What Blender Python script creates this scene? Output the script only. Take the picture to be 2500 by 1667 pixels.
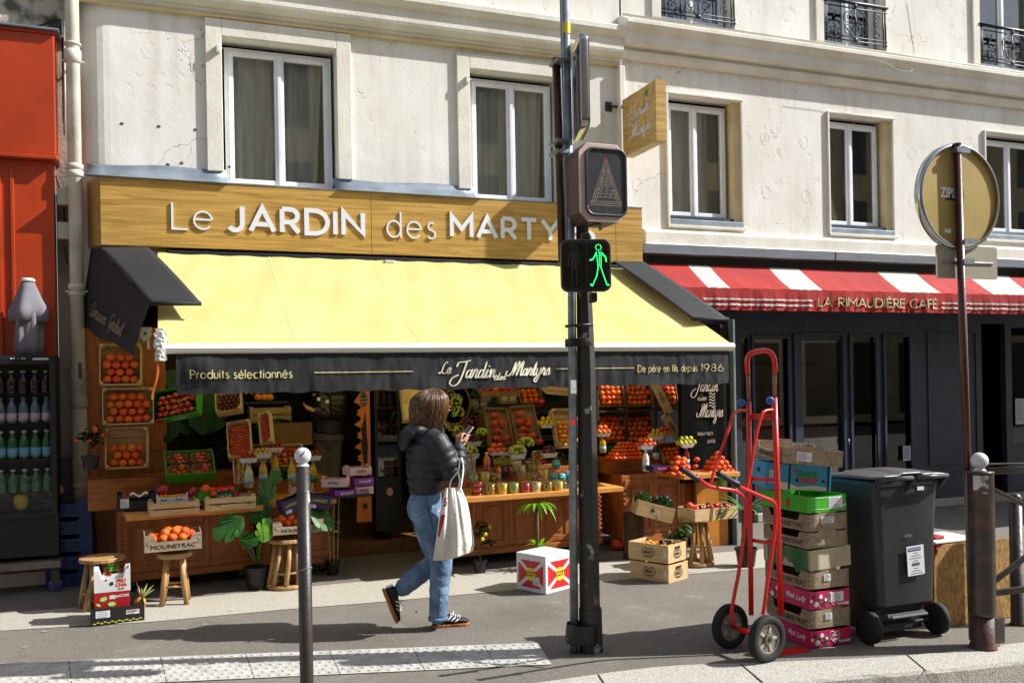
import bpy, bmesh, math, random
from mathutils import Matrix, Vector, Euler
random.seed(7)
R=math.radians; PI=math.pi
for o in list(bpy.data.objects): bpy.data.objects.remove(o)
SC=bpy.context.scene; COL=SC.collection
# ---------------- camera ----------------
FPX=2200.; XV=7000.; RHO=.0185; SH=102.5; EYE=1.70; DIST=9.0
TH=math.atan(FPX/(XV-1250))
cam=bpy.data.cameras.new('camera'); camo=bpy.data.objects.new('camera',cam); COL.objects.link(camo)
cam.sensor_width=36; cam.lens=36*FPX/2500; cam.shift_y=SH/2500; cam.clip_end=400
camo.matrix_world=Matrix.Translation((0,-DIST,EYE))@Matrix.Rotation(-TH,4,'Z')@Matrix.Rotation(R(90),4,'X')@Matrix.Rotation(-RHO,4,'Z')
SC.camera=camo
# ---------------- sky, sun, exposure ----------------
SUN=Vector((1.15,-.40,1.0)).normalized()
elev=math.asin(SUN.z); azi=math.atan2(SUN.x,SUN.y)
W=bpy.data.worlds.new('World'); SC.world=W; W.use_nodes=True
nt=W.node_tree; sky=nt.nodes.new('ShaderNodeTexSky'); sky.sky_type='NISHITA'; sky.sun_disc=False
sky.sun_elevation=elev; sky.sun_rotation=azi
hs_w=nt.nodes.new('ShaderNodeHueSaturation'); hs_w.inputs['Saturation'].default_value=.6; nt.links.new(sky.outputs[0],hs_w.inputs['Color']); nt.links.new(hs_w.outputs[0],nt.nodes['Background'].inputs[0]); nt.nodes['Background'].inputs[1].default_value=.11
sl=bpy.data.lights.new('sun','SUN'); sl.energy=5.0; sl.angle=R(.5); sl.color=(1,.98,.945)
so=bpy.data.objects.new('sun',sl); COL.objects.link(so); so.rotation_euler=SUN.to_track_quat('Z','Y').to_euler(); so.location=(6,-12,12)
SC.view_settings.view_transform='Standard'; SC.view_settings.look='None'; SC.view_settings.gamma=1; SC.view_settings.exposure=.72
SC.render.engine='CYCLES'; SC.render.resolution_x=1024; SC.render.resolution_y=682
# ---------------- pixel (2500x1667) -> world helpers ----------------
_cr,_sr,_ct,_st=math.cos(RHO),math.sin(RHO),math.cos(TH),math.sin(TH)
def ray(u,v):
    a=u-1250; b=v-833.5-SH; u0=a*_cr-b*_sr; v0=a*_sr+b*_cr; x=u0/FPX
    return Vector((x*_ct+_st,-x*_st+_ct,-v0/FPX))
def P(u,v,Y=0):
    r=ray(u,v); t=(Y+DIST)/r.y; return Vector((r.x*t,Y,EYE+r.z*t))
def PX(u,v,X):
    r=ray(u,v); t=X/r.x; return Vector((X,-DIST+r.y*t,EYE+r.z*t))
def G(u,v,z=0):
    r=ray(u,v); t=(z-EYE)/r.z; return Vector((r.x*t,-DIST+r.y*t,z))
# ---------------- materials ----------------
def hexc(h):
    h=h.lstrip('#'); o=[]
    for i in (0,2,4):
        s=int(h[i:i+2],16)/255; o.append(s/12.92 if s<=.04045 else ((s+.055)/1.055)**2.4)
    return (*o,1)
def C4(c): return hexc(c) if isinstance(c,str) else (*c[:3],1)
MATS={}
def mat(name,col,col2=None,scale=4,rough=.6,bump=0,bscale=60,metal=0,spec=.5,stretch=(1,1,1),detail=6,trans=0,emit=0,lo=.35,hi=.65,kind='noise',coat=0,sheen=0,bdist=.01,sss=0,rnd=0):
    if name in MATS: return MATS[name]
    m=bpy.data.materials.new(name); m.use_nodes=True; n=m.node_tree.nodes; l=m.node_tree.links
    b=n['Principled BSDF']; b.inputs['Base Color'].default_value=C4(col); b.inputs['Roughness'].default_value=rough
    b.inputs['Metallic'].default_value=metal; b.inputs['Specular IOR Level'].default_value=spec
    b.inputs['Coat Weight'].default_value=coat; b.inputs['Sheen Weight'].default_value=sheen
    if sss: b.inputs['Subsurface Weight'].default_value=sss; b.inputs['Subsurface Scale'].default_value=.01
    tc=n.new('ShaderNodeTexCoord'); mp=n.new('ShaderNodeMapping'); mp.inputs['Scale'].default_value=stretch; l.new(tc.outputs['Object'],mp.inputs[0])
    if col2 is not None:
        if kind=='voronoi':
            t=n.new('ShaderNodeTexVoronoi'); t.inputs['Scale'].default_value=scale; src=t.outputs['Color']
            s=n.new('ShaderNodeSeparateColor'); l.new(src,s.inputs[0]); src=s.outputs[0]
        else:
            t=n.new('ShaderNodeTexNoise'); t.inputs['Scale'].default_value=scale; t.inputs['Detail'].default_value=detail; src=t.outputs['Fac']
            if kind=='wood': t.inputs['Distortion'].default_value=1.2
        l.new(mp.outputs[0],t.inputs['Vector'])
        r=n.new('ShaderNodeValToRGB'); r.color_ramp.elements[0].position=lo; r.color_ramp.elements[1].position=hi
        r.color_ramp.elements[0].color=C4(col); r.color_ramp.elements[1].color=C4(col2); l.new(src,r.inputs[0]); l.new(r.outputs[0],b.inputs['Base Color'])
    if rnd:
        oi=n.new('ShaderNodeObjectInfo'); hv=n.new('ShaderNodeHueSaturation'); mr=n.new('ShaderNodeMapRange'); mr.inputs[3].default_value=.5-rnd*.03; mr.inputs[4].default_value=.5+rnd*.035; l.new(oi.outputs['Random'],mr.inputs[0]); l.new(mr.outputs[0],hv.inputs['Hue'])
        mv=n.new('ShaderNodeMath'); mv.operation='MULTIPLY'; mv.inputs[1].default_value=7.31; l.new(oi.outputs['Random'],mv.inputs[0]); fr_=n.new('ShaderNodeMath'); fr_.operation='FRACT'; l.new(mv.outputs[0],fr_.inputs[0]); mr2=n.new('ShaderNodeMapRange'); mr2.inputs[3].default_value=1-.28*rnd; mr2.inputs[4].default_value=1+.2*rnd; l.new(fr_.outputs[0],mr2.inputs[0]); l.new(mr2.outputs[0],hv.inputs['Value'])
        if col2 is not None: l.new(r.outputs[0],hv.inputs['Color'])
        else: hv.inputs['Color'].default_value=C4(col)
        l.new(hv.outputs[0],b.inputs['Base Color'])
    if bump:
        t2=n.new('ShaderNodeTexNoise'); t2.inputs['Scale'].default_value=bscale; t2.inputs['Detail'].default_value=5; l.new(mp.outputs[0],t2.inputs['Vector'])
        bp=n.new('ShaderNodeBump'); bp.inputs['Strength'].default_value=bump; bp.inputs['Distance'].default_value=bdist; l.new(t2.outputs['Fac'],bp.inputs['Height']); l.new(bp.outputs[0],b.inputs['Normal'])
    if trans:
        tr=n.new('ShaderNodeBsdfTranslucent'); mx=n.new('ShaderNodeMixShader'); mx.inputs[0].default_value=trans
        if col2 is not None: l.new(r.outputs[0],tr.inputs[0])
        else: tr.inputs[0].default_value=C4(col)
        l.new(b.outputs[0],mx.inputs[1]); l.new(tr.outputs[0],mx.inputs[2]); l.new(mx.outputs[0],n['Material Output'].inputs[0])
    if emit: b.inputs['Emission Color'].default_value=C4(col); b.inputs['Emission Strength'].default_value=emit
    MATS[name]=m; return m
def glassm(name,tint=(1,1,1),f0=.06,rough=.02,gain=.9):
    m=bpy.data.materials.new(name); m.use_nodes=True; n=m.node_tree.nodes; l=m.node_tree.links; n.remove(n['Principled BSDF'])
    tr=n.new('ShaderNodeBsdfTransparent'); tr.inputs[0].default_value=(*tint,1); g=n.new('ShaderNodeBsdfGlossy'); g.inputs['Roughness'].default_value=rough
    fr=n.new('ShaderNodeFresnel'); fr.inputs[0].default_value=1.5; ad=n.new('ShaderNodeMath'); ad.operation='MULTIPLY_ADD'; ad.inputs[1].default_value=gain; ad.inputs[2].default_value=f0
    ad.use_clamp=True; l.new(fr.outputs[0],ad.inputs[0]); mx=n.new('ShaderNodeMixShader'); l.new(ad.outputs[0],mx.inputs[0]); l.new(tr.outputs[0],mx.inputs[1]); l.new(g.outputs[0],mx.inputs[2])
    l.new(mx.outputs[0],n['Material Output'].inputs[0]); MATS[name]=m; return m
def plaster(name,c1,c2,peel=.5):
    m=bpy.data.materials.new(name); m.use_nodes=True; n=m.node_tree.nodes; l=m.node_tree.links; b=n['Principled BSDF']; b.inputs['Roughness'].default_value=.85; b.inputs['Specular IOR Level'].default_value=.25
    tc=n.new('ShaderNodeTexCoord')
    def noise(s,d=6,src=None,dist=0):
        t=n.new('ShaderNodeTexNoise'); t.inputs['Scale'].default_value=s; t.inputs['Detail'].default_value=d; t.inputs['Distortion'].default_value=dist; l.new(src or tc.outputs['Object'],t.inputs['Vector']); return t
    def mth(op,a,bb=None,clamp=False):
        q=n.new('ShaderNodeMath'); q.operation=op; q.use_clamp=clamp
        for i,x in enumerate((a,bb)):
            if x is None: continue
            if isinstance(x,(int,float)): q.inputs[i].default_value=x
            else: l.new(x,q.inputs[i])
        return q.outputs[0]
    def rng(src,a,bb,c=0,d=1):
        q=n.new('ShaderNodeMapRange'); l.new(src,q.inputs[0]); q.inputs[1].default_value=a; q.inputs[2].default_value=bb; q.inputs[3].default_value=c; q.inputs[4].default_value=d; return q.outputs[0]
    big=noise(1.1,5); r=n.new('ShaderNodeValToRGB'); r.color_ramp.elements[0].position=.35; r.color_ramp.elements[1].position=.65
    r.color_ramp.elements[0].color=C4(c1); r.color_ramp.elements[1].color=C4(c2); l.new(big.outputs['Fac'],r.inputs[0])
    # long cracks
    wob=noise(2.2,5); va=n.new('ShaderNodeVectorMath'); va.operation='ADD'; l.new(tc.outputs['Object'],va.inputs[0]); l.new(wob.outputs['Color'],va.inputs[1])
    vo=n.new('ShaderNodeTexVoronoi'); vo.feature='DISTANCE_TO_EDGE'; vo.inputs['Scale'].default_value=.75; l.new(va.outputs[0],vo.inputs['Vector'])
    crack=rng(vo.outputs['Distance'],0,.0045,1,0); cmask=rng(noise(.9,3).outputs['Fac'],.5,.56); crack=mth('MULTIPLY',crack,cmask)
    # peeling paint edges
    pn=noise(9,8,dist=.4); pk=rng(pn.outputs['Fac'],.60,.615); pm=rng(noise(.8,4).outputs['Fac'],.5,.62); peelv=mth('MULTIPLY',pk,mth('MULTIPLY',pm,peel))
    # damp streak dirt
    mp=n.new('ShaderNodeMapping'); mp.inputs['Scale'].default_value=(3,3,.35); l.new(tc.outputs['Object'],mp.inputs[0]); strk=noise(2.0,6,mp.outputs[0]); dirt=rng(strk.outputs['Fac'],.52,.8,0,.35)
    mx=n.new('ShaderNodeMix'); mx.data_type='RGBA'; l.new(r.outputs[0],mx.inputs[6]); mx.inputs[7].default_value=C4('#a08e72'); l.new(dirt,mx.inputs[0])
    mx2=n.new('ShaderNodeMix'); mx2.data_type='RGBA'; l.new(mx.outputs[2],mx2.inputs[6]); mx2.inputs[7].default_value=C4('#6f6558'); l.new(mth('MULTIPLY',crack,.75),mx2.inputs[0])
    mx3=n.new('ShaderNodeMix'); mx3.data_type='RGBA'; l.new(mx2.outputs[2],mx3.inputs[6]); mx3.inputs[7].default_value=C4('#c9bea8'); l.new(mth('MULTIPLY',peelv,.5),mx3.inputs[0])
    l.new(mx3.outputs[2],b.inputs['Base Color'])
    h=mth('ADD',mth('MULTIPLY',noise(26,6).outputs['Fac'],.16),mth('MULTIPLY',crack,-1.2)); h=mth('ADD',h,mth('MULTIPLY',noise(3.2,3).outputs['Fac'],.9)); h=mth('ADD',h,mth('MULTIPLY',peelv,-.55))
    bp=n.new('ShaderNodeBump'); bp.inputs['Strength'].default_value=.55; bp.inputs['Distance'].default_value=.012; l.new(h,bp.inputs['Height']); l.new(bp.outputs[0],b.inputs['Normal'])
    MATS[name]=m; return m
# ---------------- mesh building ----------------
class MB:
    def __init__(s): s.v=[]; s.f=[]; s.mi=[]; s.cur=0
    def add(s,vs,fs):
        o=len(s.v); s.v+= [Vector(x) for x in vs]
        for f in fs: s.f.append([i+o for i in f]); s.mi.append(s.cur)
        return s
    def box(s,a,b,M=None):
        x0,y0,z0=a; x1,y1,z1=b
        vs=[Vector(q) for q in ((x0,y0,z0),(x1,y0,z0),(x1,y1,z0),(x0,y1,z0),(x0,y0,z1),(x1,y0,z1),(x1,y1,z1),(x0,y1,z1))]
        if M: vs=[M@q for q in vs]
        return s.add(vs,[(3,2,1,0),(4,5,6,7),(0,1,5,4),(1,2,6,5),(2,3,7,6),(3,0,4,7)])
    def tube(s,pts,r,n=10,cap=True,flat=None):
        pts=[Vector(p) for p in pts]; rs=r if isinstance(r,(list,tuple)) else [r]*len(pts); rings=[]; ref=None
        for i,p in enumerate(pts):
            d=(pts[min(i+1,len(pts)-1)]-pts[max(i-1,0)]).normalized()
            if ref is None: ref=Vector((0,0,1)) if abs(d.z)<.9 else Vector((1,0,0))
            a=d.cross(ref).normalized(); ref=a.cross(d).normalized()
            rr=rs[i]; rx,ry=(rr if isinstance(rr,(list,tuple)) else (rr,rr))
            rings.append([p+a*math.cos(2*PI*k/n)*rx+ref*math.sin(2*PI*k/n)*ry for k in range(n)])
        vs=[q for g in rings for q in g]; fs=[]
        for i in range(len(rings)-1):
            for k in range(n): fs.append((i*n+k,i*n+(k+1)%n,(i+1)*n+(k+1)%n,(i+1)*n+k))
        if cap: fs.append(tuple(range(n-1,-1,-1))); fs.append(tuple((len(rings)-1)*n+k for k in range(n)))
        return s.add(vs,fs)
    def lathe(s,prof,c=(0,0,0),n=24,M=None,fold=None,cap=True):
        vs=[];fs=[]
        for j,(r,z) in enumerate(prof):
            for k in range(n):
                a=2*PI*k/n; rr=r*(fold(a,z) if fold else 1); q=Vector((c[0]+rr*math.cos(a),c[1]+rr*math.sin(a),c[2]+z)); vs.append(M@q if M else q)
        for j in range(len(prof)-1):
            for k in range(n): fs.append((j*n+k,j*n+(k+1)%n,(j+1)*n+(k+1)%n,(j+1)*n+k))
        if cap and prof[0][0]>1e-4: fs.append(tuple(range(n-1,-1,-1)))
        if cap and prof[-1][0]>1e-4: fs.append(tuple((len(prof)-1)*n+k for k in range(n)))
        return s.add(vs,fs)
    def sph(s,c,r,nu=14,nv=9,M=None):
        rr=r if isinstance(r,(list,tuple)) else (r,r,r)
        vs=[];fs=[]
        for j in range(nv+1):
            t=PI*j/nv
            for k in range(nu):
                a=2*PI*k/nu; q=Vector((c[0]+rr[0]*math.sin(t)*math.cos(a),c[1]+rr[1]*math.sin(t)*math.sin(a),c[2]-rr[2]*math.cos(t))); vs.append(M@q if M else q)
        for j in range(nv):
            for k in range(nu): fs.append((j*nu+k,j*nu+(k+1)%nu,(j+1)*nu+(k+1)%nu,(j+1)*nu+k))
        return s.add(vs,fs)
    def prism(s,poly,M,t):   # polygon in local xy, extruded to +z by t (M maps to world)
        n=len(poly); vs=[M@Vector((x,y,0)) for x,y in poly]+[M@Vector((x,y,t)) for x,y in poly]
        return s.add(vs,[tuple(range(n-1,-1,-1)),tuple(range(n,2*n))]+[(i,(i+1)%n,(i+1)%n+n,i+n) for i in range(n)])
    def quad(s,*p): return s.add(p,[tuple(range(len(p)))])
    def grid(s,fn,nu,nv,close=False):
        vs=[fn(i/nu,j/nv) for j in range(nv+1) for i in range(nu+1)]
        return s.add(vs,[(j*(nu+1)+i,j*(nu+1)+i+1,(j+1)*(nu+1)+i+1,(j+1)*(nu+1)+i) for j in range(nv) for i in range(nu)])
    def build(s,name,m,parent=None,smooth=False,bevel=0,local=False,solid=0,sub=0,auto=False,remesh=0,clean=False):
        me=bpy.data.meshes.new(name); vs=s.v
        if parent is not None and not local:
            iv=wmat(parent).inverted(); vs=[iv@q for q in vs]
        me.from_pydata([tuple(q) for q in vs],[],s.f); 
        for x in (m if isinstance(m,(list,tuple)) else [m]): me.materials.append(x)
        if isinstance(m,(list,tuple)): me.polygons.foreach_set('material_index',s.mi)
        bm=bmesh.new(); bm.from_mesh(me)
        if clean or smooth: bmesh.ops.remove_doubles(bm,verts=bm.verts,dist=1e-5)
        bmesh.ops.recalc_face_normals(bm,faces=bm.faces)
        bm.to_mesh(me); bm.free()
        if smooth or auto: me.shade_smooth()
        o=bpy.data.objects.new(name,me); COL.objects.link(o)
        if parent is not None: o.parent=parent
        if solid: q=o.modifiers.new('s','SOLIDIFY'); q.thickness=solid; q.offset=0
        if bevel: q=o.modifiers.new('b','BEVEL'); q.width=bevel; q.segments=2; q.limit_method='ANGLE'; q.angle_limit=R(40)
        if remesh:
            q=o.modifiers.new('r','REMESH'); q.mode='VOXEL'; q.voxel_size=remesh; q.use_smooth_shade=True
            q=o.modifiers.new('m','SMOOTH'); q.factor=.5; q.iterations=6
        if sub: q=o.modifiers.new('u','SUBSURF'); q.levels=sub; q.render_levels=sub
        return o
def wmat(o):
    M=o.matrix_basis.copy()
    while o.parent is not None: o=o.parent; M=o.matrix_basis@M
    return M
def tag(o,label=None,cat=None,group=None,kind=None):
    if label: o['label']=label
    if cat: o['category']=cat
    if group: o['group']=group
    if kind: o['kind']=kind
    return o
def thing(name,label,cat,loc=(0,0,0),rot=(0,0,0),group=None):
    o=bpy.data.objects.new(name,None); COL.objects.link(o); o.empty_display_size=.05
    o.location=loc; o.rotation_euler=rot; o.matrix_basis=Matrix.Translation(loc)@Euler(rot).to_matrix().to_4x4()
    return tag(o,label,cat,group)
KIDS={}
def tree_copy(o,parent=None):
    c=o.copy(); COL.objects.link(c)
    if parent is not None: c.parent=parent
    for ch in [x for x in bpy.data.objects if x.parent==o]: tree_copy(ch,c)
    return c
def dup(o,M,label,group=None):
    c=tree_copy(o); c.matrix_basis=M; tag(c,label,None,group); return c
def TR(loc,rot=(0,0,0),s=1): return Matrix.Translation(loc)@Euler([R(a) for a in rot]).to_matrix().to_4x4()@Matrix.Scale(s,4)
def frame(o,x=(1,0,0),up=(0,0,1)):
    x=Vector(x).normalized(); up=Vector(up); up=(up-x*up.dot(x)).normalized(); z=x.cross(up)
    return Matrix(((x.x,up.x,z.x,o[0]),(x.y,up.y,z.y,o[1]),(x.z,up.z,z.z,o[2]),(0,0,0,1)))
# ---------------- lettering ----------------
def arc(cx,cy,rx,ry,a0,a1,n=12): return [(cx+rx*math.cos(R(a0+(a1-a0)*i/n)),cy+ry*math.sin(R(a0+(a1-a0)*i/n))) for i in range(n+1)]
X_=.66
GL={'A':(.86,[[(0,0),(.43,1),(.86,0)],[(.16,.3),(.70,.3)]]),
'C':(.86,[arc(.5,.5,.5,.5,48,312,18)]),'D':(.8,[[(0,0),(0,1),(.28,1)]+arc(.3,.5,.5,.5,85,-85,14)+[(.28,0),(0,0)]]),
'E':(.56,[[(.56,1),(0,1),(0,0),(.56,0)],[(0,.52),(.5,.52)]]),'F':(.54,[[(.54,1),(0,1),(0,0)],[(0,.5),(.48,.5)]]),
'I':(.02,[[(0,0),(0,1)]]),'J':(.5,[[(.5,1),(.5,.3)]+arc(.25,.27,.25,.27,0,-150,10)]),'L':(.5,[[(0,1),(0,0),(.5,0)]]),
'M':(.9,[[(0,0),(0,1),(.45,.38),(.9,1),(.9,0)]]),'N':(.76,[[(0,0),(0,1),(.76,0),(.76,1)]]),'O':(.98,[arc(.49,.5,.49,.5,90,450,24)]),
'P':(.56,[[(0,0),(0,1)],[(0,1),(.28,1)]+arc(.28,.74,.27,.26,85,-85,10)+[(.28,.48),(0,.48)]]),
'R':(.62,[[(0,0),(0,1)],[(0,1),(.3,1)]+arc(.3,.72,.28,.28,85,-85,10)+[(.3,.44),(0,.44)],[(.3,.44),(.62,0)]]),
'S':(.56,[arc(.28,.74,.25,.26,35,260,12)+arc(.28,.25,.28,.25,80,-145,12)]),'T':(.7,[[(0,1),(.7,1)],[(.35,1),(.35,0)]]),
'U':(.7,[[(0,1),(0,.35)]+arc(.35,.35,.35,.35,180,360,12)+[(.7,1)]]),'Y':(.78,[[(0,1),(.39,.48),(.78,1)],[(.39,.48),(.39,0)]]),
'a':(.62,[arc(.31,.33,.31,.33,90,450,18),[(.62,.66),(.62,0)]]),'c':(.5,[arc(.33,.33,.33,.33,50,310,12)]),
'd':(.62,[arc(.31,.33,.31,.33,90,450,18),[(.62,1.03),(.62,0)]]),'e':(.64,[[(0.02,.36),(.62,.36)],arc(.32,.33,.32,.33,5,320,16)]),
'f':(.3,[[(.12,0),(.12,.82)]+arc(.3,.82,.18,.2,180,95,6),[(0,.64),(.3,.64)]]),'i':(.02,[[(0,0),(0,.66)],[(0,.84),(0,.94)]]),'l':(.02,[[(0,0),(0,1.03)]]),
'n':(.46,[[(0,0),(0,.66)],[(0,.36)]+arc(.23,.42,.23,.24,180,0,8)+[(.46,0)]]),'o':(.64,[arc(.32,.33,.32,.33,90,450,18)]),
'p':(.62,[arc(.31,.33,.31,.33,90,450,18),[(0,.66),(0,-.32)]]),'r':(.26,[[(0,0),(0,.66)],[(0,.36)]+arc(.2,.42,.2,.24,180,70,6)]),
's':(.36,[arc(.2,.5,.16,.16,50,250,8)+arc(.18,.17,.18,.17,75,-150,8)]),'t':(.3,[[(.14,0),(.14,.9)],[(0,.64),(.3,.64)]]),
'u':(.46,[[(0,.66),(0,.24)]+arc(.23,.24,.23,.24,180,360,8)+[(.46,.66)]]),
'1':(.14,[[(0,.86),(.14,1),(.14,0)]]),'9':(.58,[arc(.29,.7,.29,.3,0,360,16),[(.57,.6),(.2,0)]]),'8':(.54,[arc(.27,.77,.22,.23,-90,270,14),arc(.27,.27,.27,.27,90,450,14)]),'6':(.58,[arc(.29,.3,.29,.3,0,360,16),[(.02,.4),(.38,1)]])}
GL['É']=(.56,GL['E'][1]+[[(.2,1.12),(.38,1.26)]]); GL['È']=(.56,GL['E'][1]+[[(.38,1.12),(.2,1.26)]])
GL['é']=(.64,GL['e'][1]+[[(.26,.8),(.42,.96)]]); GL['è']=(.64,GL['e'][1]+[[(.42,.8),(.26,.96)]])
def crm(pts,n=5):
    o=[]; q=[pts[0]]+list(pts)+[pts[-1]]
    for i in range(1,len(q)-2):
        p0,p1,p2,p3=q[i-1:i+3]
        for k in range(n):
            t=k/n; o.append(tuple(.5*((2*p1[j])+(-p0[j]+p2[j])*t+(2*p0[j]-5*p1[j]+4*p2[j]-p3[j])*t*t+(-p0[j]+3*p1[j]-3*p2[j]+p3[j])*t**3) for j in (0,1)))
    o.append(tuple(pts[-1])); return o
CUR={'a':(.56,[[(.38,.42),(.2,.5),(.05,.3),(.08,.04),(.25,.05),(.38,.3),(.42,.5),(.38,.12),(.46,0),(.58,.14)]]),
'd':(.56,[[(.38,.42),(.2,.5),(.05,.3),(.08,.04),(.25,.05),(.38,.3),(.46,1.0),(.38,.12),(.46,0),(.58,.14)]]),
'e':(.4,[[(0,.12),(.25,.25),(.33,.42),(.22,.5),(.08,.35),(.08,.1),(.2,0),(.42,.15)]]),
'i':(.3,[[(0,.15),(.12,.5),(.08,.1),(.16,0),(.32,.15)],[(.16,.7),(.19,.76)]]),
'n':(.56,[[(0,.35),(.08,.5),(.08,.2),(.08,0)],[(.08,.15),(.25,.5),(.36,.42),(.34,.1),(.42,0),(.58,.15)]]),
'r':(.42,[[(0,.15),(.1,.55),(.14,.45),(.3,.5),(.26,.1),(.34,0),(.44,.12)]]),
's':(.42,[[(0,.1),(.2,.55),(.32,.25),(.25,.02),(.08,.05)],[(.25,.03),(.44,.15)]]),
't':(.34,[[(0,.15),(.2,.95),(.14,.1),(.22,0),(.36,.12)],[(.02,.6),(.34,.62)]]),
'y':(.54,[[(0,.45),(.08,.5),(.08,.15),(.18,0),(.34,.15),(.42,.5),(.36,-.2),(.2,-.5),(.02,-.35),(.2,-.1),(.56,.15)]]),
'v':(.42,[[(0,.4),(.1,.5),(.14,0),(.34,.5),(.46,.42)]]),'o':(.46,[[(.3,.48),(.1,.4),(.06,.1),(.22,0),(.36,.2),(.3,.48),(.5,.42)]]),
'u':(.54,[[(0,.3),(.1,.5),(.08,.1),(.18,0),(.36,.3),(.4,.5),(.38,.1),(.44,0),(.56,.14)]]),
'J':(.86,[[(.02,.72),(.12,.98),(.5,1.02),(.98,1.12)],[(.72,1.05),(.62,.3),(.45,-.3),(.1,-.5),(-.22,-.3),(-.1,.02),(.3,.2)]]),
'G':(.7,[[(.7,.85),(.5,1.0),(.15,.7),(.1,.15),(.4,0),(.6,.4),(.45,.45),(.62,.4),(.5,-.3),(.2,-.4)]]),
'M':(1.12,[[(-.35,.35),(-.42,.1),(-.1,.0),(.15,.4),(.32,1.0),(.28,.3),(.2,0)],[(.2,0),(.5,.8),(.64,1.0),(.6,.3),(.55,0)],[(.55,0),(.85,.85),(1.0,1.0),(.94,.3),(.97,0),(1.14,.12)]]),
'L':(.6,[[(.5,.85),(.42,1.0),(.25,.7),(.2,.2),(.05,0),(0,.1),(.2,.12),(.5,0),(.64,.15)]])}
def ribbon(mb,pts,wf,M,t,z0,ylim=None):
    n=len(pts); L=[];Rr=[]; closed=(abs(pts[0][0]-pts[-1][0])+abs(pts[0][1]-pts[-1][1]))<1e-6
    for i,(x,y) in enumerate(pts):
        if closed: a=pts[(i-1)%(n-1)]; b=pts[(i+1)%(n-1)] if i<n-1 else pts[1]
        else: a=pts[max(0,i-1)]; b=pts[min(n-1,i+1)]
        d1=Vector((x-a[0],y-a[1])); d2=Vector((b[0]-x,b[1]-y))
        if d1.length<1e-9: d1=d2
        if d2.length<1e-9: d2=d1
        n1=Vector((-d1.y,d1.x)).normalized(); n2=Vector((-d2.y,d2.x)).normalized(); m=(n1+n2)
        m=m.normalized() if m.length>1e-6 else n1
        w=wf((d1.normalized()+d2.normalized()))/2/max(.38,m.dot(n1)); cl=(lambda q:q) if ylim is None else (lambda q:(q[0],min(max(q[1],ylim[0]),ylim[1]))); L.append(cl((x+m.x*w,y+m.y*w))); Rr.append(cl((x-m.x*w,y-m.y*w)))
    for z in (z0,):
        vs=[M@Vector((q[0],q[1],z+t)) for q in L]+[M@Vector((q[0],q[1],z+t)) for q in Rr]+[M@Vector((q[0],q[1],z)) for q in L]+[M@Vector((q[0],q[1],z)) for q in Rr]
        fs=[]
        for i in range(n-1):
            fs+=[(i,i+1,n+i+1,n+i),(2*n+i,3*n+i,3*n+i+1,2*n+i+1),(i,2*n+i,2*n+i+1,i+1),(n+i,n+i+1,3*n+i+1,3*n+i)]
        fs+=[(0,n,3*n,2*n),(n-1,3*n-1,4*n-1,2*n-1)]
        mb.add(vs,fs)
def stroketext(mb,s,M,h,w,t=.001,track=.22,space=.42,fit=None):
    """geometric sans; h cap height, w stroke width, fit = total width"""
    adv=0; items=[]
    for ch in s:
        if ch==' ': adv+=space; continue
        wd,sts=GL[ch]; items.append((adv,sts)); adv+=wd+track
    tot=adv-track; sx=h if fit is None else fit/tot; k=0
    for a,sts in items:
        for stt in sts:
            k+=1; lo_=min(y for x,y in stt); ribbon(mb,[((a+x)*sx,y*(h-w)+w/2) for x,y in stt],lambda d:w,M,t,(k%3)*.0005,(0 if lo_>-.05 else -h,max(h,max(y for x,y in stt)*h+w)))
    return tot*sx
def scripttext(mb,s,M,h,w,t=.001,shear=.32,fit=None,sp=.35):
    adv=0; items=[]
    for ch in s:
        if ch==' ': adv+=sp; continue
        wd,sts=CUR[ch]; items.append((adv,sts)); adv+=wd
    sx=h if fit is None else fit/adv; k=0
    def wf(d):
        d=d.normalized() if d.length else Vector((1,0)); c=abs(d.y+.35*d.x*0); return w*(.42+.58*c)
    for a,sts in items:
        for stt in sts:
            k+=1; ribbon(mb,crm([((a+x+y*shear)*sx,y*h) for x,y in stt],4),wf,M,t,(k%4)*.0003)
def txt(s,size,m,M,parent,name='lettering',off=0,shear=0,depth=.0006,align='CENTER',sx=1):
    cu=bpy.data.curves.new(name,'FONT'); cu.body=s; cu.size=size; cu.extrude=depth; cu.offset=off; cu.shear=shear; cu.align_x=align; cu.align_y='CENTER'; cu.resolution_u=3
    o=bpy.data.objects.new(name,cu); COL.objects.link(o); bpy.context.view_layer.update()
    me=bpy.data.meshes.new_from_object(o.evaluated_get(bpy.context.evaluated_depsgraph_get())); bpy.data.objects.remove(o); me.name=name
    me.materials.clear(); me.materials.append(m); iv=wmat(parent).inverted() if parent else Matrix()
    me.transform(iv@M@Matrix.Diagonal((sx,1,1,1))@Matrix.Translation((0,0,depth)))
    o=bpy.data.objects.new(name,me); COL.objects.link(o); o.parent=parent; return o
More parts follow.
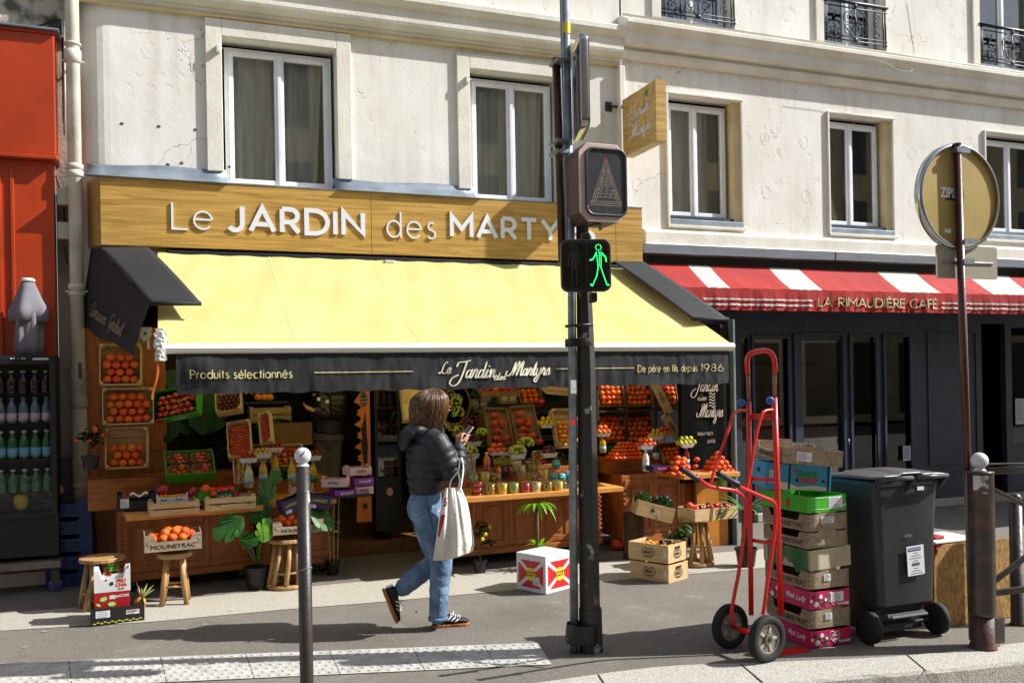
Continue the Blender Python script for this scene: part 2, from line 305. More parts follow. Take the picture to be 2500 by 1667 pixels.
# ---------------- shared materials ----------------
wallA=plaster('plaster_cream','#e6e4de','#d9d5cb',.35); wallB=plaster('plaster_peeling','#e7e5df','#dad6cc',1.0)
trim=mat('painted_stone','#e3dfd4','#d3cdbf',scale=3,rough=.85,bump=.5,bscale=30,bdist=.006)
trimy=mat('ochre_stone','#d8c69c','#c8b384',scale=3,rough=.85,bump=.4,bscale=30,bdist=.006)
white=mat('white_pvc','#eceef2','#e0e3e8',scale=6,rough=.35,bump=.05)
zinc=mat('zinc','#8f9aa3','#6e7a84',scale=4,rough=.5,metal=.5,bump=.35,bscale=7,bdist=.01)
black=mat('matte_black','#0d0d0d',rough=.6); black2=mat('satin_black','#101112','#1a1b1c',scale=9,rough=.42,bump=.1,bscale=90)
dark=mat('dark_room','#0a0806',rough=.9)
steel=mat('galvanised_steel','#6d757a','#8b9296',scale=14,rough=.45,metal=.7,bump=.1)
glass=glassm('window_glass',(.95,.96,.94),.05,.015); glassd=glassm('cafe_glass',(.9,.9,.88),.01,.01,1.2); clear=glassm('clear_plastic',(.97,.97,.97),.03,.06,.7)
def grit(name,c1,c2,cs,cd,amt=.5):
    m=mat(name,c1,c2,scale=1.1,rough=.93,bump=.7,bscale=230,detail=10,bdist=.005); n=m.node_tree.nodes; l=m.node_tree.links; b=n['Principled BSDF']; src=b.inputs['Base Color'].links[0].from_socket; tc=n.new('ShaderNodeTexCoord')
    def layer(src,tex,sc,lo,hi,col,fac):
        t=n.new('ShaderNodeTexVoronoi' if tex=='v' else 'ShaderNodeTexNoise'); t.inputs['Scale'].default_value=sc; l.new(tc.outputs['Object'],t.inputs['Vector']); o=t.outputs['Color'] if tex=='v' else t.outputs['Fac']
        if tex=='v': s_=n.new('ShaderNodeSeparateColor'); l.new(o,s_.inputs[0]); o=s_.outputs[0]
        else: t.inputs['Detail'].default_value=7
        r=n.new('ShaderNodeMapRange'); r.inputs[1].default_value=lo; r.inputs[2].default_value=hi; r.inputs[4].default_value=fac; l.new(o,r.inputs[0]); x=n.new('ShaderNodeMix'); x.data_type='RGBA'; l.new(r.outputs[0],x.inputs[0]); l.new(src,x.inputs[6]); x.inputs[7].default_value=C4(col); return x.outputs[2]
    src=layer(src,'v',150,.72,.95,cs,.7*amt); src=layer(src,'v',210,.75,.98,cd,.8*amt); src=layer(src,'n',.9,.52,.72,cd,.45); src=layer(src,'n',6,.60,.74,cd,.35); src=layer(src,'n',2.3,.62,.70,cs,.25)
    l.new(src,b.inputs['Base Color']); return m
asphalt=grit('asphalt','#676159','#716b62','#a59c8e','#4e473f')
granite=mat('granite','#8d8880','#b9b4aa',scale=140,rough=.85,bump=.6,bscale=90,lo=.42,hi=.58,bdist=.006)
granband=mat('granite_band','#928d82','#b0aa9d',scale=60,rough=.9,bump=.3,bscale=150,lo=.3,hi=.7,bdist=.004)
wood_o=mat('oiled_oak','#8a4a1c','#a86027',scale=2.6,rough=.45,stretch=(9,9,1.2),kind='wood',bump=.12,bscale=18)
wood_h=mat('oiled_oak_flat','#8a4c1e','#ab6529',scale=2.6,rough=.45,stretch=(1.2,9,9),kind='wood',bump=.12,bscale=18)
wood_lt=mat('pale_edge_wood','#b97a33','#cf9146',scale=3,rough=.5,stretch=(1,9,9),kind='wood')
pine=mat('pine_crate','#cdb184','#b8965f',scale=3,rough=.75,stretch=(1.2,7,12),kind='wood',bump=.2,bscale=30,lo=.35,hi=.7)
pinew=mat('weathered_crate','#a08f78','#77684f',scale=4,rough=.85,stretch=(1.5,7,10),kind='wood',bump=.35,bscale=30,lo=.35,hi=.72)
stoolw=mat('turned_beech','#b5905c','#8f6a3c',scale=4,rough=.6,stretch=(6,6,1.2),kind='wood',bump=.1)
# ---------------- ground ----------------
def surf(name,m,pts,z,kind='structure'):
    b=MB(); b.quad(*[Vector((p[0],p[1],z)) for p in pts]); return tag(b.build(name,m),kind=kind)
road=MB(); kz=-.12
road.quad((-40,-30,kz),(60,-30,kz),(60,-2,kz),(-40,-2,kz)); tag(road.build('road',mat('road_asphalt','#6f6a62','#837d74',scale=3,rough=.93,bump=.5,bscale=240,detail=12)),kind='structure')
# kerb follows the photographed curve
kerb_in=[G(-500,1800),G(780,1706),G(1200,1680),G(1600,1629),G(1900,1616),G(2240,1598),G(2600,1556),G(3400,1460)]
kerb_out=[G(-500,1850),G(780,1750),G(1200,1735),G(1720,1690),G(2006,1657),G(2252,1637),G(2500,1613),G(3400,1510)]
pav=[Vector((-30,6,0)),Vector((40,6,0)),Vector((40,kerb_in[-1].y,0))]+[Vector((p.x,p.y,0)) for p in reversed(kerb_in)]+[Vector((-30,kerb_in[0].y,0))]
b=MB(); b.quad(*pav); tag(b.build('pavement',asphalt),kind='structure')
b=MB()
def cr3(L,n=6):
    o=[]; q=[L[0]]+L+[L[-1]]
    for i in range(1,len(q)-2):
        for k in range(n):
            t=k/n; a,b_,c,d=q[i-1:i+3]; o.append(.5*((2*b_)+(-a+c)*t+(2*a-5*b_+4*c-d)*t*t+(-a+3*b_-3*c+d)*t**3))
    return o+[L[-1]]
ki=cr3(kerb_in); ko=cr3(kerb_out); ko2=[p+Vector((.004,-.02,0)) for p in ko]
n=len(ki)
def rim(L,z): return [Vector((p.x,p.y,z)) for p in L]
rows=[rim(ki,.0),rim(ki,.004),[Vector((p.x,p.y,.004+random.uniform(-.002,.002))) for p in ko],[Vector((p.x+random.uniform(-.004,.004),p.y-.012+random.uniform(-.004,.003),-.014)) for p in ko],rim(ko2,kz-.02)]
for a,c in zip(rows,rows[1:]):
    for i in range(n-1): b.quad(a[i],a[i+1],c[i+1],c[i])
tag(b.build('kerb',granite,smooth=False),kind='structure')
for (u,v,u2,v2) in ((1862,1667,1808,1622),(2262,1640,2215,1600),(1495,1700,1460,1648)):
    p=G(u,v);q=G(u2,v2); d=Vector((.006,0,0)); b=MB(); b.quad(*[Vector((w.x,w.y,.0062)) for w in (p-d,p+d,q+d,q-d)]); tag(b.build('kerb_joint',mat('joint_dark','#2a2622',rough=1)),kind='structure')
# cobbled gutter next to the kerb
g=MB(); x=1.6
while x<8:
    i=min(range(n),key=lambda k:abs(ko[k].x-x)); y0=ko[i].y-.04
    for r_ in range(2):
        w=random.uniform(.17,.24); g.box((x+.006,y0-.17*(r_+1)+.006,kz-.02),(x+w-.006,y0-.17*r_-.006,kz+.012+random.uniform(-.004,.006)))
    x+=.22
tag(g.build('gutter_setts',granite,bevel=.012),kind='structure')
g=MB(); p=[G(u,v,kz+.006) for u,v in ((2405,1668),(2440,1652),(2500,1628),(2640,1590),(2640,1612),(2500,1650),(2470,1668))]; g.quad(*p); tag(g.build('road_marking',mat('road_paint','#c9cccf','#a5a49f',scale=20,rough=.8)),kind='structure')
# pale granite band with joints
bl=[(0,1540),(371,1518),(719,1486),(900,1472),(1250,1441),(1560,1412),(2000,1375),(2330,1345)]; bu=[(0,1498),(371,1468),(719,1436),(900,1418),(1250,1390),(1560,1364),(2000,1330),(2330,1300)]
B0=[G(*q) for q in bl]; B1=[G(*q) for q in bu]; b=MB()
for i in range(len(bl)-1): b.quad(*[Vector((q.x,q.y,.004)) for q in (B0[i],B0[i+1],B1[i+1],B1[i])])
tag(b.build('stone_band',granband),kind='structure')
b=MB()
for u in (230,525,1000): 
    p=G(u,1495); q=G(u-22,1460); b.quad(Vector((p.x,p.y-.1,.0062)),Vector((p.x+.008,p.y-.1,.0062)),Vector((q.x+.008,q.y+.05,.0062)),Vector((q.x,q.y+.05,.0062)))
# tactile strip with studs
ta,tb,tc_,td=G(-60,1622),G(1313,1570),G(1347,1623),G(-60,1688); 
b=MB(); b.quad(*[Vector((q.x,q.y,.006)) for q in (ta,tb,tc_,td)])
ex=(tb-ta); ln=ex.length; ex.normalize(); ey=(td-ta); hh=ey.length; ey.normalize(); 
def tp(s_,t_): return ta.lerp(tb,s_).lerp(td.lerp(tc_,s_),t_)
nu=int(ln/.062)
for i in range(nu):
    for j in range(7):
        q=tp((i+.5+(j%2)*.5)/nu if (i+.5+(j%2)*.5)/nu<.995 else .99,(j+.6)/7.2)
        r_=.0165; ring=[[q+Vector((rr*math.cos(2*PI*k/10),rr*math.sin(2*PI*k/10),z)) for k in range(10)] for rr,z in ((r_,.0061),(r_*.82,.0105))]
        b.add(ring[0]+ring[1],[(k,(k+1)%10,10+(k+1)%10,10+k) for k in range(10)]+[tuple(range(10,20))])
tag(b.build('tactile_paving',mat('tactile_white','#b6b4ad','#9c9a93',scale=9,rough=.8,bump=.15)),kind='structure')
b=MB()
for f_ in (.47,.62,.77,.9,.32,.16): 
    p=tp(f_,0);q=tp(f_,1); b.quad(*[Vector((w.x+d,w.y,.0068)) for w,d in ((p,-.002),(p,.002),(q,.002),(q,-.002))])
tag(b.build('tactile_joints',MATS['joint_dark']),kind='structure')
# chewing gum spots and litter
b=MB()
for (u,v) in ((108,1542),(190,1540),(272,1530),(385,1582),(500,1524),(526,1516),(598,1534),(850,1470),(1120,1470),(1300,1537),(1360,1556),(1330,1490),(1645,1545),(1680,1430),(700,1575),(60,1580),(440,1536),(960,1560)):
    q=G(u,v); r_=random.uniform(.01,.022); b.add([q+Vector((r_*math.cos(a*.7854)*random.uniform(.8,1.2),r_*.7*math.sin(a*.7854),.0045)) for a in range(8)],[tuple(range(8))])
tag(b.build('gum_spots',mat('gum','#9a948a',rough=.9)),kind='structure')
b=MB(); q=G(1019,1492,.004); b.grid(lambda a,c:q+Vector(((a-.5)*.03,(c-.5)*.02*math.sin(PI*a),.006*math.sin(PI*c))),4,3)
tag(b.build('leaf_scrap',mat('leaf_scrap','#3d6b1c'),solid=.001),'small green leaf scrap on the asphalt behind the walking woman','leaf')
b=MB(); q=G(563,1489,.007); b.grid(lambda a,c:q+Vector(((a-.5)*.05,(c-.5)*.02,.006*math.sin(PI*a))),3,2)
tag(b.build('paper_scrap',mat('paper_scrap','#d8d6c8'),solid=.001),'small pale paper scrap on the stone band right of the light stool','paper')
# ---------------- buildings ----------------
def wall(mb,x0,x1,z0,z1,Y,ops,depth=.2,seg=.5):
    xs=sorted(set([x0,x1]+[a for o in ops for a in o[:2]])); zs=sorted(set([z0,z1]+[a for o in ops for a in o[2:4]]))
    for i in range(len(xs)-1):
        for j in range(len(zs)-1):
            cx=(xs[i]+xs[i+1])/2; cz=(zs[j]+zs[j+1])/2
            if any(o[0]<cx<o[1] and o[2]<cz<o[3] for o in ops): continue
            mb.quad((xs[i],Y,zs[j]),(xs[i+1],Y,zs[j]),(xs[i+1],Y,zs[j+1]),(xs[i],Y,zs[j+1]))
    for a,b_,c,d in [o[:4] for o in ops]:
        e=Y+depth; mb.quad((a,Y,c),(a,e,c),(a,e,d),(a,Y,d)); mb.quad((b_,Y,c),(b_,Y,d),(b_,e,d),(b_,e,c)); mb.quad((a,Y,d),(a,e,d),(b_,e,d),(b_,Y,d)); mb.quad((a,Y,c),(b_,Y,c),(b_,e,c),(a,e,c))
curt=mat('curtain_cloth','#eef0ec','#d2d3cc',scale=3,rough=.9,stretch=(8,1,.5)); curt_sky=mat('curtain_sky_reflection','#3d72b8','#2a559a',scale=4,rough=.8)  # the blue cloth colour stands in for sky reflected in the upper panes
blind=mat('roller_blind','#b5ad98','#a39b86',scale=5,rough=.9,stretch=(12,1,1))
def window(bld,x0,x1,z0,z1,Y,fr=.05,curtain=curt,gap=0,blindx=None,mull=.5,label=None):
    """two-leaf casement: outer frame, two sashes with glass, curtain behind"""
    m=MB(); w=x1-x0; Yf=Y
    def bars(a,b_,c,d,t,ya,yb): m.box((a,ya,c),(a+t,yb,d)); m.box((b_-t,ya,c),(b_,yb,d)); m.box((a+t,ya,d-t),(b_-t,yb,d)); m.box((a+t,ya,c),(b_-t,yb,c+t))
    bars(x0,x1,z0,z1,.035,Yf,Yf+.06); xm=x0+w*mull
    bars(x0+.036,xm-.001,z0+.036,z1-.036,.045,Yf-.018,Yf+.04); bars(xm+.001,x1-.036,z0+.036,z1-.036,.045,Yf-.018,Yf+.04)
    m.box((xm-.018,Yf-.034,z0+.036),(xm+.018,Yf-.019,z1-.036))
    wd=m.build('window',white,bld,bevel=.004)
    if label: wd['label']=label
    for a,b_ in ((x0+.08,xm-.045),(xm+.045,x1-.08)):
        g_=MB(); g_.box((a,Yf+.006,z0+.08),(b_,Yf+.010,z1-.08)); g_.build('pane',glass,wd)
    c=MB(); c.grid(lambda u,v:Vector((x0+.03+(w-.06)*u*(1-gap*(.4+.6*(1-v))),Yf+.095+.022*math.sin(u*34)+.01*math.sin(u*71+2),z0+.02+(z1-z0-.04)*v)),60,4)
    c.build('curtain',curtain,wd,smooth=True)
    if blindx:
        c=MB(); c.box((x0+w*blindx[0],Yf+.05,z0+.05),(x0+w*blindx[1],Yf+.055,z1-.05)); c.build('blind',blind,wd)
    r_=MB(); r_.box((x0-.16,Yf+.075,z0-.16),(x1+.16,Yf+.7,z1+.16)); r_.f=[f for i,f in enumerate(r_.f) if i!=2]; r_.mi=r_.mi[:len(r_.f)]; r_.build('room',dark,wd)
    return wd
A=thing('apartment_building','cream plaster building with two white windows above the long wooden shop sign','building',(2,0,0))
a0,a1=P(540,89).x,P(819,126).x; wz0=P(690,460).z; wz1=P(690,108).z; w1=(a0,a1,wz0,wz1)
b0,b1=P(1144,169).x,P(1359,195).x; w2=(b0,b1,P(1260,495).z,P(1260,182).z)
xAB=P(1517,300).x; xL=P(268,200).x; ZT=9.5; CZ=P(850,45).z
shop_x0,shop_x1=P(232,900).x,P(1560,700).x+.1
m=MB(); wall(m,xL,xAB,0,ZT,0,[w1,w2,(xL+.001,xAB-.001,0.0,2.95)],.22)
for i in range(8):   # rounded left corner
    t0=i/8;t1=(i+1)/8; f=lambda t:(xL-.42*t,.30*t**2.2)
    (xa,ya),(xb,yb)=f(t0),f(t1); m.quad((xa,ya,0),(xb,yb,0),(xb,yb,ZT),(xa,ya,ZT))
m.build('wall',wallA,A)
for (x0,x1,z0,z1),(ol,orr,ot,ob) in ((w1,(P(499,41).x,P(854,90).x,P(680,66).z,P(690,430).z)),(w2,(P(1112,127).x,P(1392,165).x,P(1240,146).z,P(1250,470).z))):
    s=MB(); s.box((ol,-.035,ob),(x0,0,ot)); s.box((x1,-.035,ob),(orr,0,ot)); s.box((x0,-.035,z1),(x1,0,ot)); s.build('window_surround',trim,A,bevel=.006)
    for k in range(1): 
        h=MB(); h.box((x0-.05,-.075,z1-.17),(x0-.015,-.035,z1-.10)); h.box((x0-.045,-.06,z1-.13),(x0+.01,-.045,z1-.12)); h.build('shutter_hinge',trim,A,bevel=.003)
window(A,w1[0]+.03,w1[1]-.03,w1[2]+.01,w1[3]-.05,.12,gap=.12); window(A,w2[0]+.03,w2[1]-.03,w2[2]+.01,w2[3]-.05,.12,gap=.1)
def cornice(bld,x0,x1,z,name='cornice',m_=None,prof=None):
    s=MB(); n=len(prof); vs=[(x0,-d,z+h) for d,h in prof]+[(x1,-d,z+h) for d,h in prof]
    s.add(vs,[(i,i+1,n+i+1,n+i) for i in range(n-1)]+[tuple(range(n)),tuple(range(2*n-1,n-1,-1))]); return s.build(name,m_ or trim,bld)
zc=P(850,33).z; print('cornice bottom',zc)
prA=[(0,0),(.03,0),(.05,.03),(.05,.05),(.09,.06),(.12,.09),(.13,.12),(.13,.25),(.17,.27),(.19,.31),(.19,.36),(.16,.38),(0,.40)]
zcA=P(1200,118,-.03).z; cornice(A,xL-.35,xAB-.02,zcA,prof=prA,m_=trim)
s=MB(); s.box((xL-.3,-.052,zcA-.03),(xAB-.02,0,zcA-.001)); s.build('cornice_fillet',trimy,A,bevel=.01)
# corner rib between the two buildings
s=MB(); s.box((xAB-.055,-.075,3.45),(xAB+.02,.02,zcA-.031)); s.build('corner_rib',trim,A,bevel=.01)
# zinc flashing above the sign
def flash(u0,u1,vt,vb,vt2,vb2,Yb=-.30):
    s=MB()
    p,q=P(u0,vt,-.012),P(u1,vt2,-.012); z0,z1=p.z,q.z; zb=3.605
    nn=10
    s.grid(lambda a,c:Vector((p.x+(q.x-p.x)*a,-.012-(.27*c**2.2),(z0*(1-a)+z1*a)+.01*math.sin(a*9+p.x*5)*(1-c)-((z0*(1-a)+z1*a)-zb)*min(1,c*1.15))),nn,8); s.build('zinc_flashing',zinc,A,smooth=True,solid=.003)
flash(212,553,398,430,414,452); flash(812,1155,437,470,456,488); flash(1372,1392,492,500,492,500)
# drill holes with exposed render
for (u,v) in ((298,302),(388,309),(477,317),(410,402),(444,398),(560,408)):
    q=P(u,v); s=MB(); s.sph((q.x,-.001,q.z),(.017,.006,.014),8,5); s.build('wall_hole',mat('raw_render','#4e4a44','#6f6a60',scale=60,rough=1,bump=.8),A)

# ---- right-hand building ----
Bd=thing('apartment_building','peeling cream building above the red café awning with iron window railings','building',(7,0,0))
def rect(l,t,r_,b_): return (P(*l).x,P(*r_).x,P(*b_).z,P(*t).z)
w3=(P(1628,233).x,P(1810,249).x,P(1720,553).z,P(1720,240).z); w4=(P(2021,274).x,P(2180,298).x,P(2100,573).z,P(2100,286).z)
w5=(P(2403,321).x,P(2560,350).x,P(2430,585).z,P(2430,326).z); w6=(w5[1]+.9,w5[1]+1.7,w5[2],w5[3])
u1=(P(1611,30).x,P(1791,60).x,P(1700,50).z,7.6); u2=(P(2009,102).x,P(2161,128).x,P(2085,115).z,7.6); u3=(P(2390,165).x,P(2545,190).x,P(2450,178).z,7.6)
zu=(u1[2]+u2[2]+u3[2])/3; print('upper sill z',zu,[round(u[2],2) for u in (u1,u2,u3)]); ups=[(u[0],u[1],zu,u[3]) for u in (u1,u2,u3)]
x3=[ups[0][0]-k*(ups[1][0]-ups[0][0]) for k in (1,2,3)]
m=MB(); zS=P(1700,560).z; wall(m,xAB+.02,14,zS-.02,ZT,0,[w3,w4,w5,w6]+ups,.22); m.build('wall',wallB,Bd)
for i,(x0,x1,z0,z1) in enumerate((w3,w4,w5,w6)):
    window(Bd,x0+.04,x1-.02-(.12 if i in(0,1) else 0),z0+.1,z1-.05,.14,blindx=(.7,.95) if i<2 else (.05,.95),gap=.15,mull=.46)
    s=MB(); s.box((x0-.03,-.03,z1),(x1+.01,0,z1+.025)); s.box((x0-.03,-.03,z0-.03),(x0,0,z1)); s.box((x0-.03,-.04,z0-.035),(x1+.02,0,z0)); s.build('window_surround',trim,Bd,bevel=.006)
    s=MB(); s.box((x0+.002,-.002,z0+.002),(x1-.002,.14,z0+.07)); 
    s.build('window_sill',zinc,Bd,bevel=.004); 
    s=MB(); s.box((x1-.10,.04,z0+.071),(x1-.002,.2,z1-.002)); s.build('reveal',trimy,Bd)
# roundels of old anchor plates on the wall
for (u,v) in ((1867,338),(1963,347),(1871,470),(1968,480),(2227,375),(2228,492),(1556,450)):
    q=P(u,v); s=MB(); s.tube([(q.x+.062*math.cos(a*PI/9),.0005,q.z+.075*math.sin(a*PI/9)) for a in range(19)],.0028,5); s.build('plaster_ring',wallB,Bd,smooth=True)
for (x0,x1,z0,z1) in ups:
    wd=window(Bd,x0+.03,x1-.03,z0+.02,z1,.16,curtain=curt_sky,mull=.5)
    s=MB(); s.box((x0-.12,-.03,z0),(x0,0,z1)); s.build('window_surround',trim,Bd,bevel=.006); s=MB(); s.box((x1,-.02,z0),(x1+.02,0,z1)); s.build('window_edge',trim,Bd,bevel=.004)
# profile on right building: roll, groove, cyma, ledge with netting slope
zB=P(2000,198,-.05).z
prB=[(0,-.02),(.05,-.02),(.08,.02),(.085,.06),(.05,.08),(.05,.10),(.14,.115),(.155,.15),(.155,.24),(.19,.27),(.20,.30),(.23,.32),(.23,.36),(.20,.37),(.07,zu-zB-.06),(.0,zu-zB-.05)]
cornice(Bd,xAB-.02,14,zB,prof=prB)
s=MB()   # bird net and pipe above the ledge
s.tube([(xAB,-.075,zu-.045),(14,-.075,zu-.045)],.014,8)
s.build('ledge_pipe',trim,Bd,smooth=True)
s=MB(); x=xAB
while x<11: s.tube([(x,-.085,zu-.06),(x+.06,-.19,zB+.385)],.0012,3); x+=.07
s.build('bird_net',mat('net_wire','#9a948a'),Bd)
# sill course and café fascia
s=MB(); zc0=P(1700,560,-.1).z; zc1=P(1700,612,-.1).z
prS=[(0,0),(.10,0),(.12,.02),(.12,.06),(.09,.09),(.09,zc0-zc1-.03),(.06,zc0-zc1),(0,zc0-zc1+.02)]
cornice(Bd,P(1567,560).x,14,zc1-.02,'sill_course',MATS['painted_stone'],prS)
# wrought iron railings
iron=mat('wrought_iron','#16171a',rough=.45,metal=.3)
def spiral(mb,cx,cz,Y,r,turns=1.4,a0=0,sgn=1,w=.006):
    pts=[]
    for k in range(22):
        t=k/21; a=a0+sgn*turns*2*PI*t; rr=r*(1-.78*t); pts.append((cx+rr*math.cos(a),Y,cz+rr*math.sin(a)))
    mb.tube(pts,w,5)
for i,(x0,x1,z0,z1) in enumerate(ups):
    rl=MB(); Y=-.02; H=.50; zb=z0+.03; w=x1-x0
    rl.box((x0-.02,Y-.02,zb+H),(x1+.03,Y+.02,zb+H+.025)); rl.box((x0,Y-.006,zb+.03),(x1+.02,Y+.006,zb+.042)); rl.box((x0,Y-.006,zb+H-.06),(x1+.02,Y+.006,zb+H-.048)); rl.box((x0,Y-.006,zb+.08),(x1+.02,Y+.006,zb+.089))
    for xx in (x0+.01,x0+.04,x1-.05,x1-.01): rl.box((xx,Y-.006,zb),(xx+.012,Y+.006,zb+H))
    cx=(x0+x1)/2; cz=zb+.27
    for sg in (-1,1):
        spiral(rl,cx+sg*.10,cz+.05,Y,.085,1.4,PI/2 if sg>0 else PI/2,-sg); spiral(rl,cx+sg*.10,cz-.09,Y,.075,1.4,-PI/2,sg); spiral(rl,cx+sg*.055,cz,Y,.05,1.2,0 if sg<0 else PI,sg,.005)
        spiral(rl,cx+sg*w*.36,cz+.1,Y,.06,1.3,-PI/2,-sg); spiral(rl,cx+sg*w*.36,cz-.1,Y,.06,1.3,PI/2,sg)
        rl.tube([(cx+sg*.02,Y,zb+.06),(cx+sg*.17,Y,cz-.06),(cx+sg*.19,Y,cz+.06),(cx+sg*.03,Y,zb+H-.04)],.006,5)
    rl.tube([(cx,Y,zb+.03),(cx,Y,zb+H+.0)],.007,5); rl.sph((cx,Y-.01,zb+H-.02),(.03,.012,.04),8,5); rl.sph((cx,Y-.01,zb+.05),(.035,.012,.03),8,5); rl.sph((cx,Y-.01,cz+.02),(.018,.012,.05),8,5)
    rl.build('railing',iron,Bd,smooth=True)
s=MB(); s.tube([P(2224,0,-.02),P(2233,60,-.02),P(2243,120,-.02),P(2244,145,-.1),P(2225,175,-.22),P(2195,172,-.25),P(2150,148,-.25),P(2060,134,-.25)],.0025,5); tag(s.build('loose_cable',trim,smooth=True),'thin loose cable looping over the cornice left of the topmost right window','cable')
# ---------------- orange shop and grey wall at far left ----------------
orange=mat('orange_lacquer','#b23c14','#9c3210',scale=2,rough=.38,bump=.05)
O=thing('corner_shop','glossy orange shopfront with panelled fascia at the far left','building',(-1,0,0))
def PB(mb,u0,v0,u1,v1,Y,d,M=None):
    a=P(u0,v1,Y); b_=P(u1,v0,Y); mb.box((a.x,Y,a.z),(b_.x,Y+d,b_.z)); return a,b_
m=MB(); oz=P(60,78,-.14).z; oz2=P(60,376,-.14).z; ox=P(136,300,-.14).x
m.box((-4,-.14,oz2),(ox,.1,oz)); m.build('fascia',orange,O,bevel=.01)
m=MB(); m.box((-4,-.17,oz2-.04),(ox+.012,.1,oz2)); m.box((-4,-.155,oz),(ox+.006,.1,oz+.025)); m.build('moulding',orange,O,bevel=.008)
m=MB(); m.box((-4,-.19,oz+.026),(ox+.04,.1,oz+.045)); m.build('zinc_cap',zinc,O,bevel=.004)
m=MB(); lx=P(133,600,-.08).x; m.box((-4,-.08,.12),(lx,.1,oz2-.041)); x1=P(35,500,-.08).x; m.build('panel',orange,O,bevel=.006)
m=MB(); 
for dx in (0,.05): m.box((x1-.03-dx*2,-.1,.3),(x1-dx*2,-.081,oz2-.12))
m.box((-4,-.1,oz2-.14),(x1-.14,-.081,oz2-.1)); m.build('panel_moulding',orange,O,bevel=.005)
m=MB(); m.box((-4,-.05,0),(lx-.02,.1,.119)); m.build('plinth',MATS['painted_stone'],O)
m=MB(); m.box((-5,.02,oz+.046),(P(178,50,.1).x,.3,ZT)); m.build('upper_wall',mat('mossy_render','#b3aa9a','#56524a',scale=5,rough=.95,bump=1,bscale=22,lo=.48,hi=.62,bdist=.02,detail=10),O)
m=MB(); m.box((lx+.001,.1,0),(-.30,.34,oz+.04)); m.build('side_wall',mat('grey_render','#a49c90','#7d766c',scale=3,rough=.95,bump=.6,bscale=30,bdist=.01),O)
m=MB(); m.box((lx+.002,.0,0),(P(182,1100,.04).x,.099,1.1)); m.build('wall_base',mat('grey_base','#5c5a58','#474543',scale=6,rough=.9,bump=.5),O)
# drainpipe
D=thing('drainpipe','tall off-white drainpipe with collars between orange shop and cream building','drainpipe',(P(187,1000,-.1).x,-.1,0))
px=P(186,600,-.1).x; pw=.058; pipem=mat('pipe_paint','#d6d1c4','#b9b2a2',scale=4,rough=.5,bump=.25,bscale=14)
m=MB(); m.tube([(px,-.1,1.9),(px,-.1,ZT)],pw,20); m.build('pipe',pipem,D,smooth=True)
m=MB(); m.tube([(px,-.1,.0),(px,-.1,.9),(px,-.1,1.0),(px,-.1,1.9)],[pw*1.08]*2+[pw*1.12]*2,20); m.build('lower_pipe',mat('pipe_dirty','#a79c88','#7c7262',scale=5,rough=.7,bump=.4,bscale=12),D,smooth=True)
for v,h in ((110,.03),(140,.12),(152,.02),(408,.05),(425,.06),(700,.05),(718,.03),(985,.09),(1130,.04),(1185,.05)):
    z=P(186,v,-.1).z; m=MB(); m.lathe([(pw*1.0,-h/2),(pw*1.22,-h/2+.006),(pw*1.22,h/2-.006),(pw*1.0,h/2)],(px,-.1,z),20); m.build('collar',pipem if v<900 else MATS['pipe_dirty'],D,smooth=True)
for v in (152,432,712):
    z=P(186,v,-.1).z; m=MB(); m.box((px-pw-.035,-.11,z-.006),(px+pw+.035,-.09,z+.01)); m.box((px-.01,-.05,z-.006),(px+.01,.2,z+.01)); m.build('bracket',pipem,D,bevel=.003)
m=MB(); q0=P(196,905,-.162); m.box((q0.x-.016,-.1645,q0.z-.07),(q0.x+.012,-.158,q0.z+.07)); tag(m.build('sticker',mat('sticker_purple','#2b2345','#7a2f3d',scale=30,rough=.5)),'small dark purple sticker low on the drainpipe','sticker')
for k,v in enumerate((482,565)):
    q=P(157,v,-.02); e=thing('junction_box',('upper' if k==0 else 'lower')+' grey cable junction box left of the drainpipe','junction box',q,group='junction boxes by the drainpipe')
    m=MB(); m.box((q.x-.055,-.05,q.z-.075),(q.x+.05,.0,q.z+.08)); m.build('case',mat('box_grey','#b5b0a2',rough=.5),e,bevel=.006)
    m=MB(); m.box((q.x-.04,-.056,q.z-.09),(q.x+.03,-.02,q.z-.0755)); m.build('connector',mat('connector_red','#6b2a1c'),e)
for k_,(pts_c,r_c,lab_c) in enumerate((([P(0,55,0),P(50,68,0),P(95,65,0),P(130,50,0),P(150,50,0)],.008,'sagging dark cable above the orange fascia'),([P(150,50,0),P(153,120,.05),P(155,300,.05)],.009,'dark cable running straight down beside the upper drainpipe'),([P(143,520,0),P(160,540,0),P(150,480,.02),P(136,430,.02)],.006,'dark cable looping between the two junction boxes'),([P(158,600,-.03),P(163,640,-.03),P(178,655,-.03)],.008,'dark cable bending behind the drainpipe below the junction boxes'))):
    m=MB(); m.tube(pts_c,r_c,6); tag(m.build('wall_cable',mat('cable_black','#191817',rough=.6),smooth=True),lab_c,'cable')
m=MB(); m.tube([P(158,45,.03),P(158,330,.03)],.012,8); tag(m.build('conduit',pipem,smooth=True),'thin pale conduit in the gap left of the drainpipe','conduit')
# ---------------- opposite side of the street (seen in reflections) ----------------
Op=thing('stone_building','sunless beige stone block across the street, seen mirrored in café glass','building',(5,-18,0)); m=MB(); m.box((-30,-24,0),(40,-18,12)); m.build('wall',mat('opposite_stone','#e0caa0','#c8b088',scale=1.2,rough=.9,bump=.3,bscale=8),Op)
m=MB()
for i in range(-9,13):
    for j in range(1,4): m.box((i*3,-18.02,j*3+.4),(i*3+1.1,-17.98,j*3+2.4))
m.build('windows',mat('opposite_glass','#1c2430',rough=.1),Op)
m=MB()
for i in range(-6,9): m.box((i*4.4,-18.03,.3),(i*4.4+3.2,-17.97,3.0))
m.build('shopfronts',mat('opposite_shops','#17130f','#3b2a1c',scale=.6,rough=.3),Op)
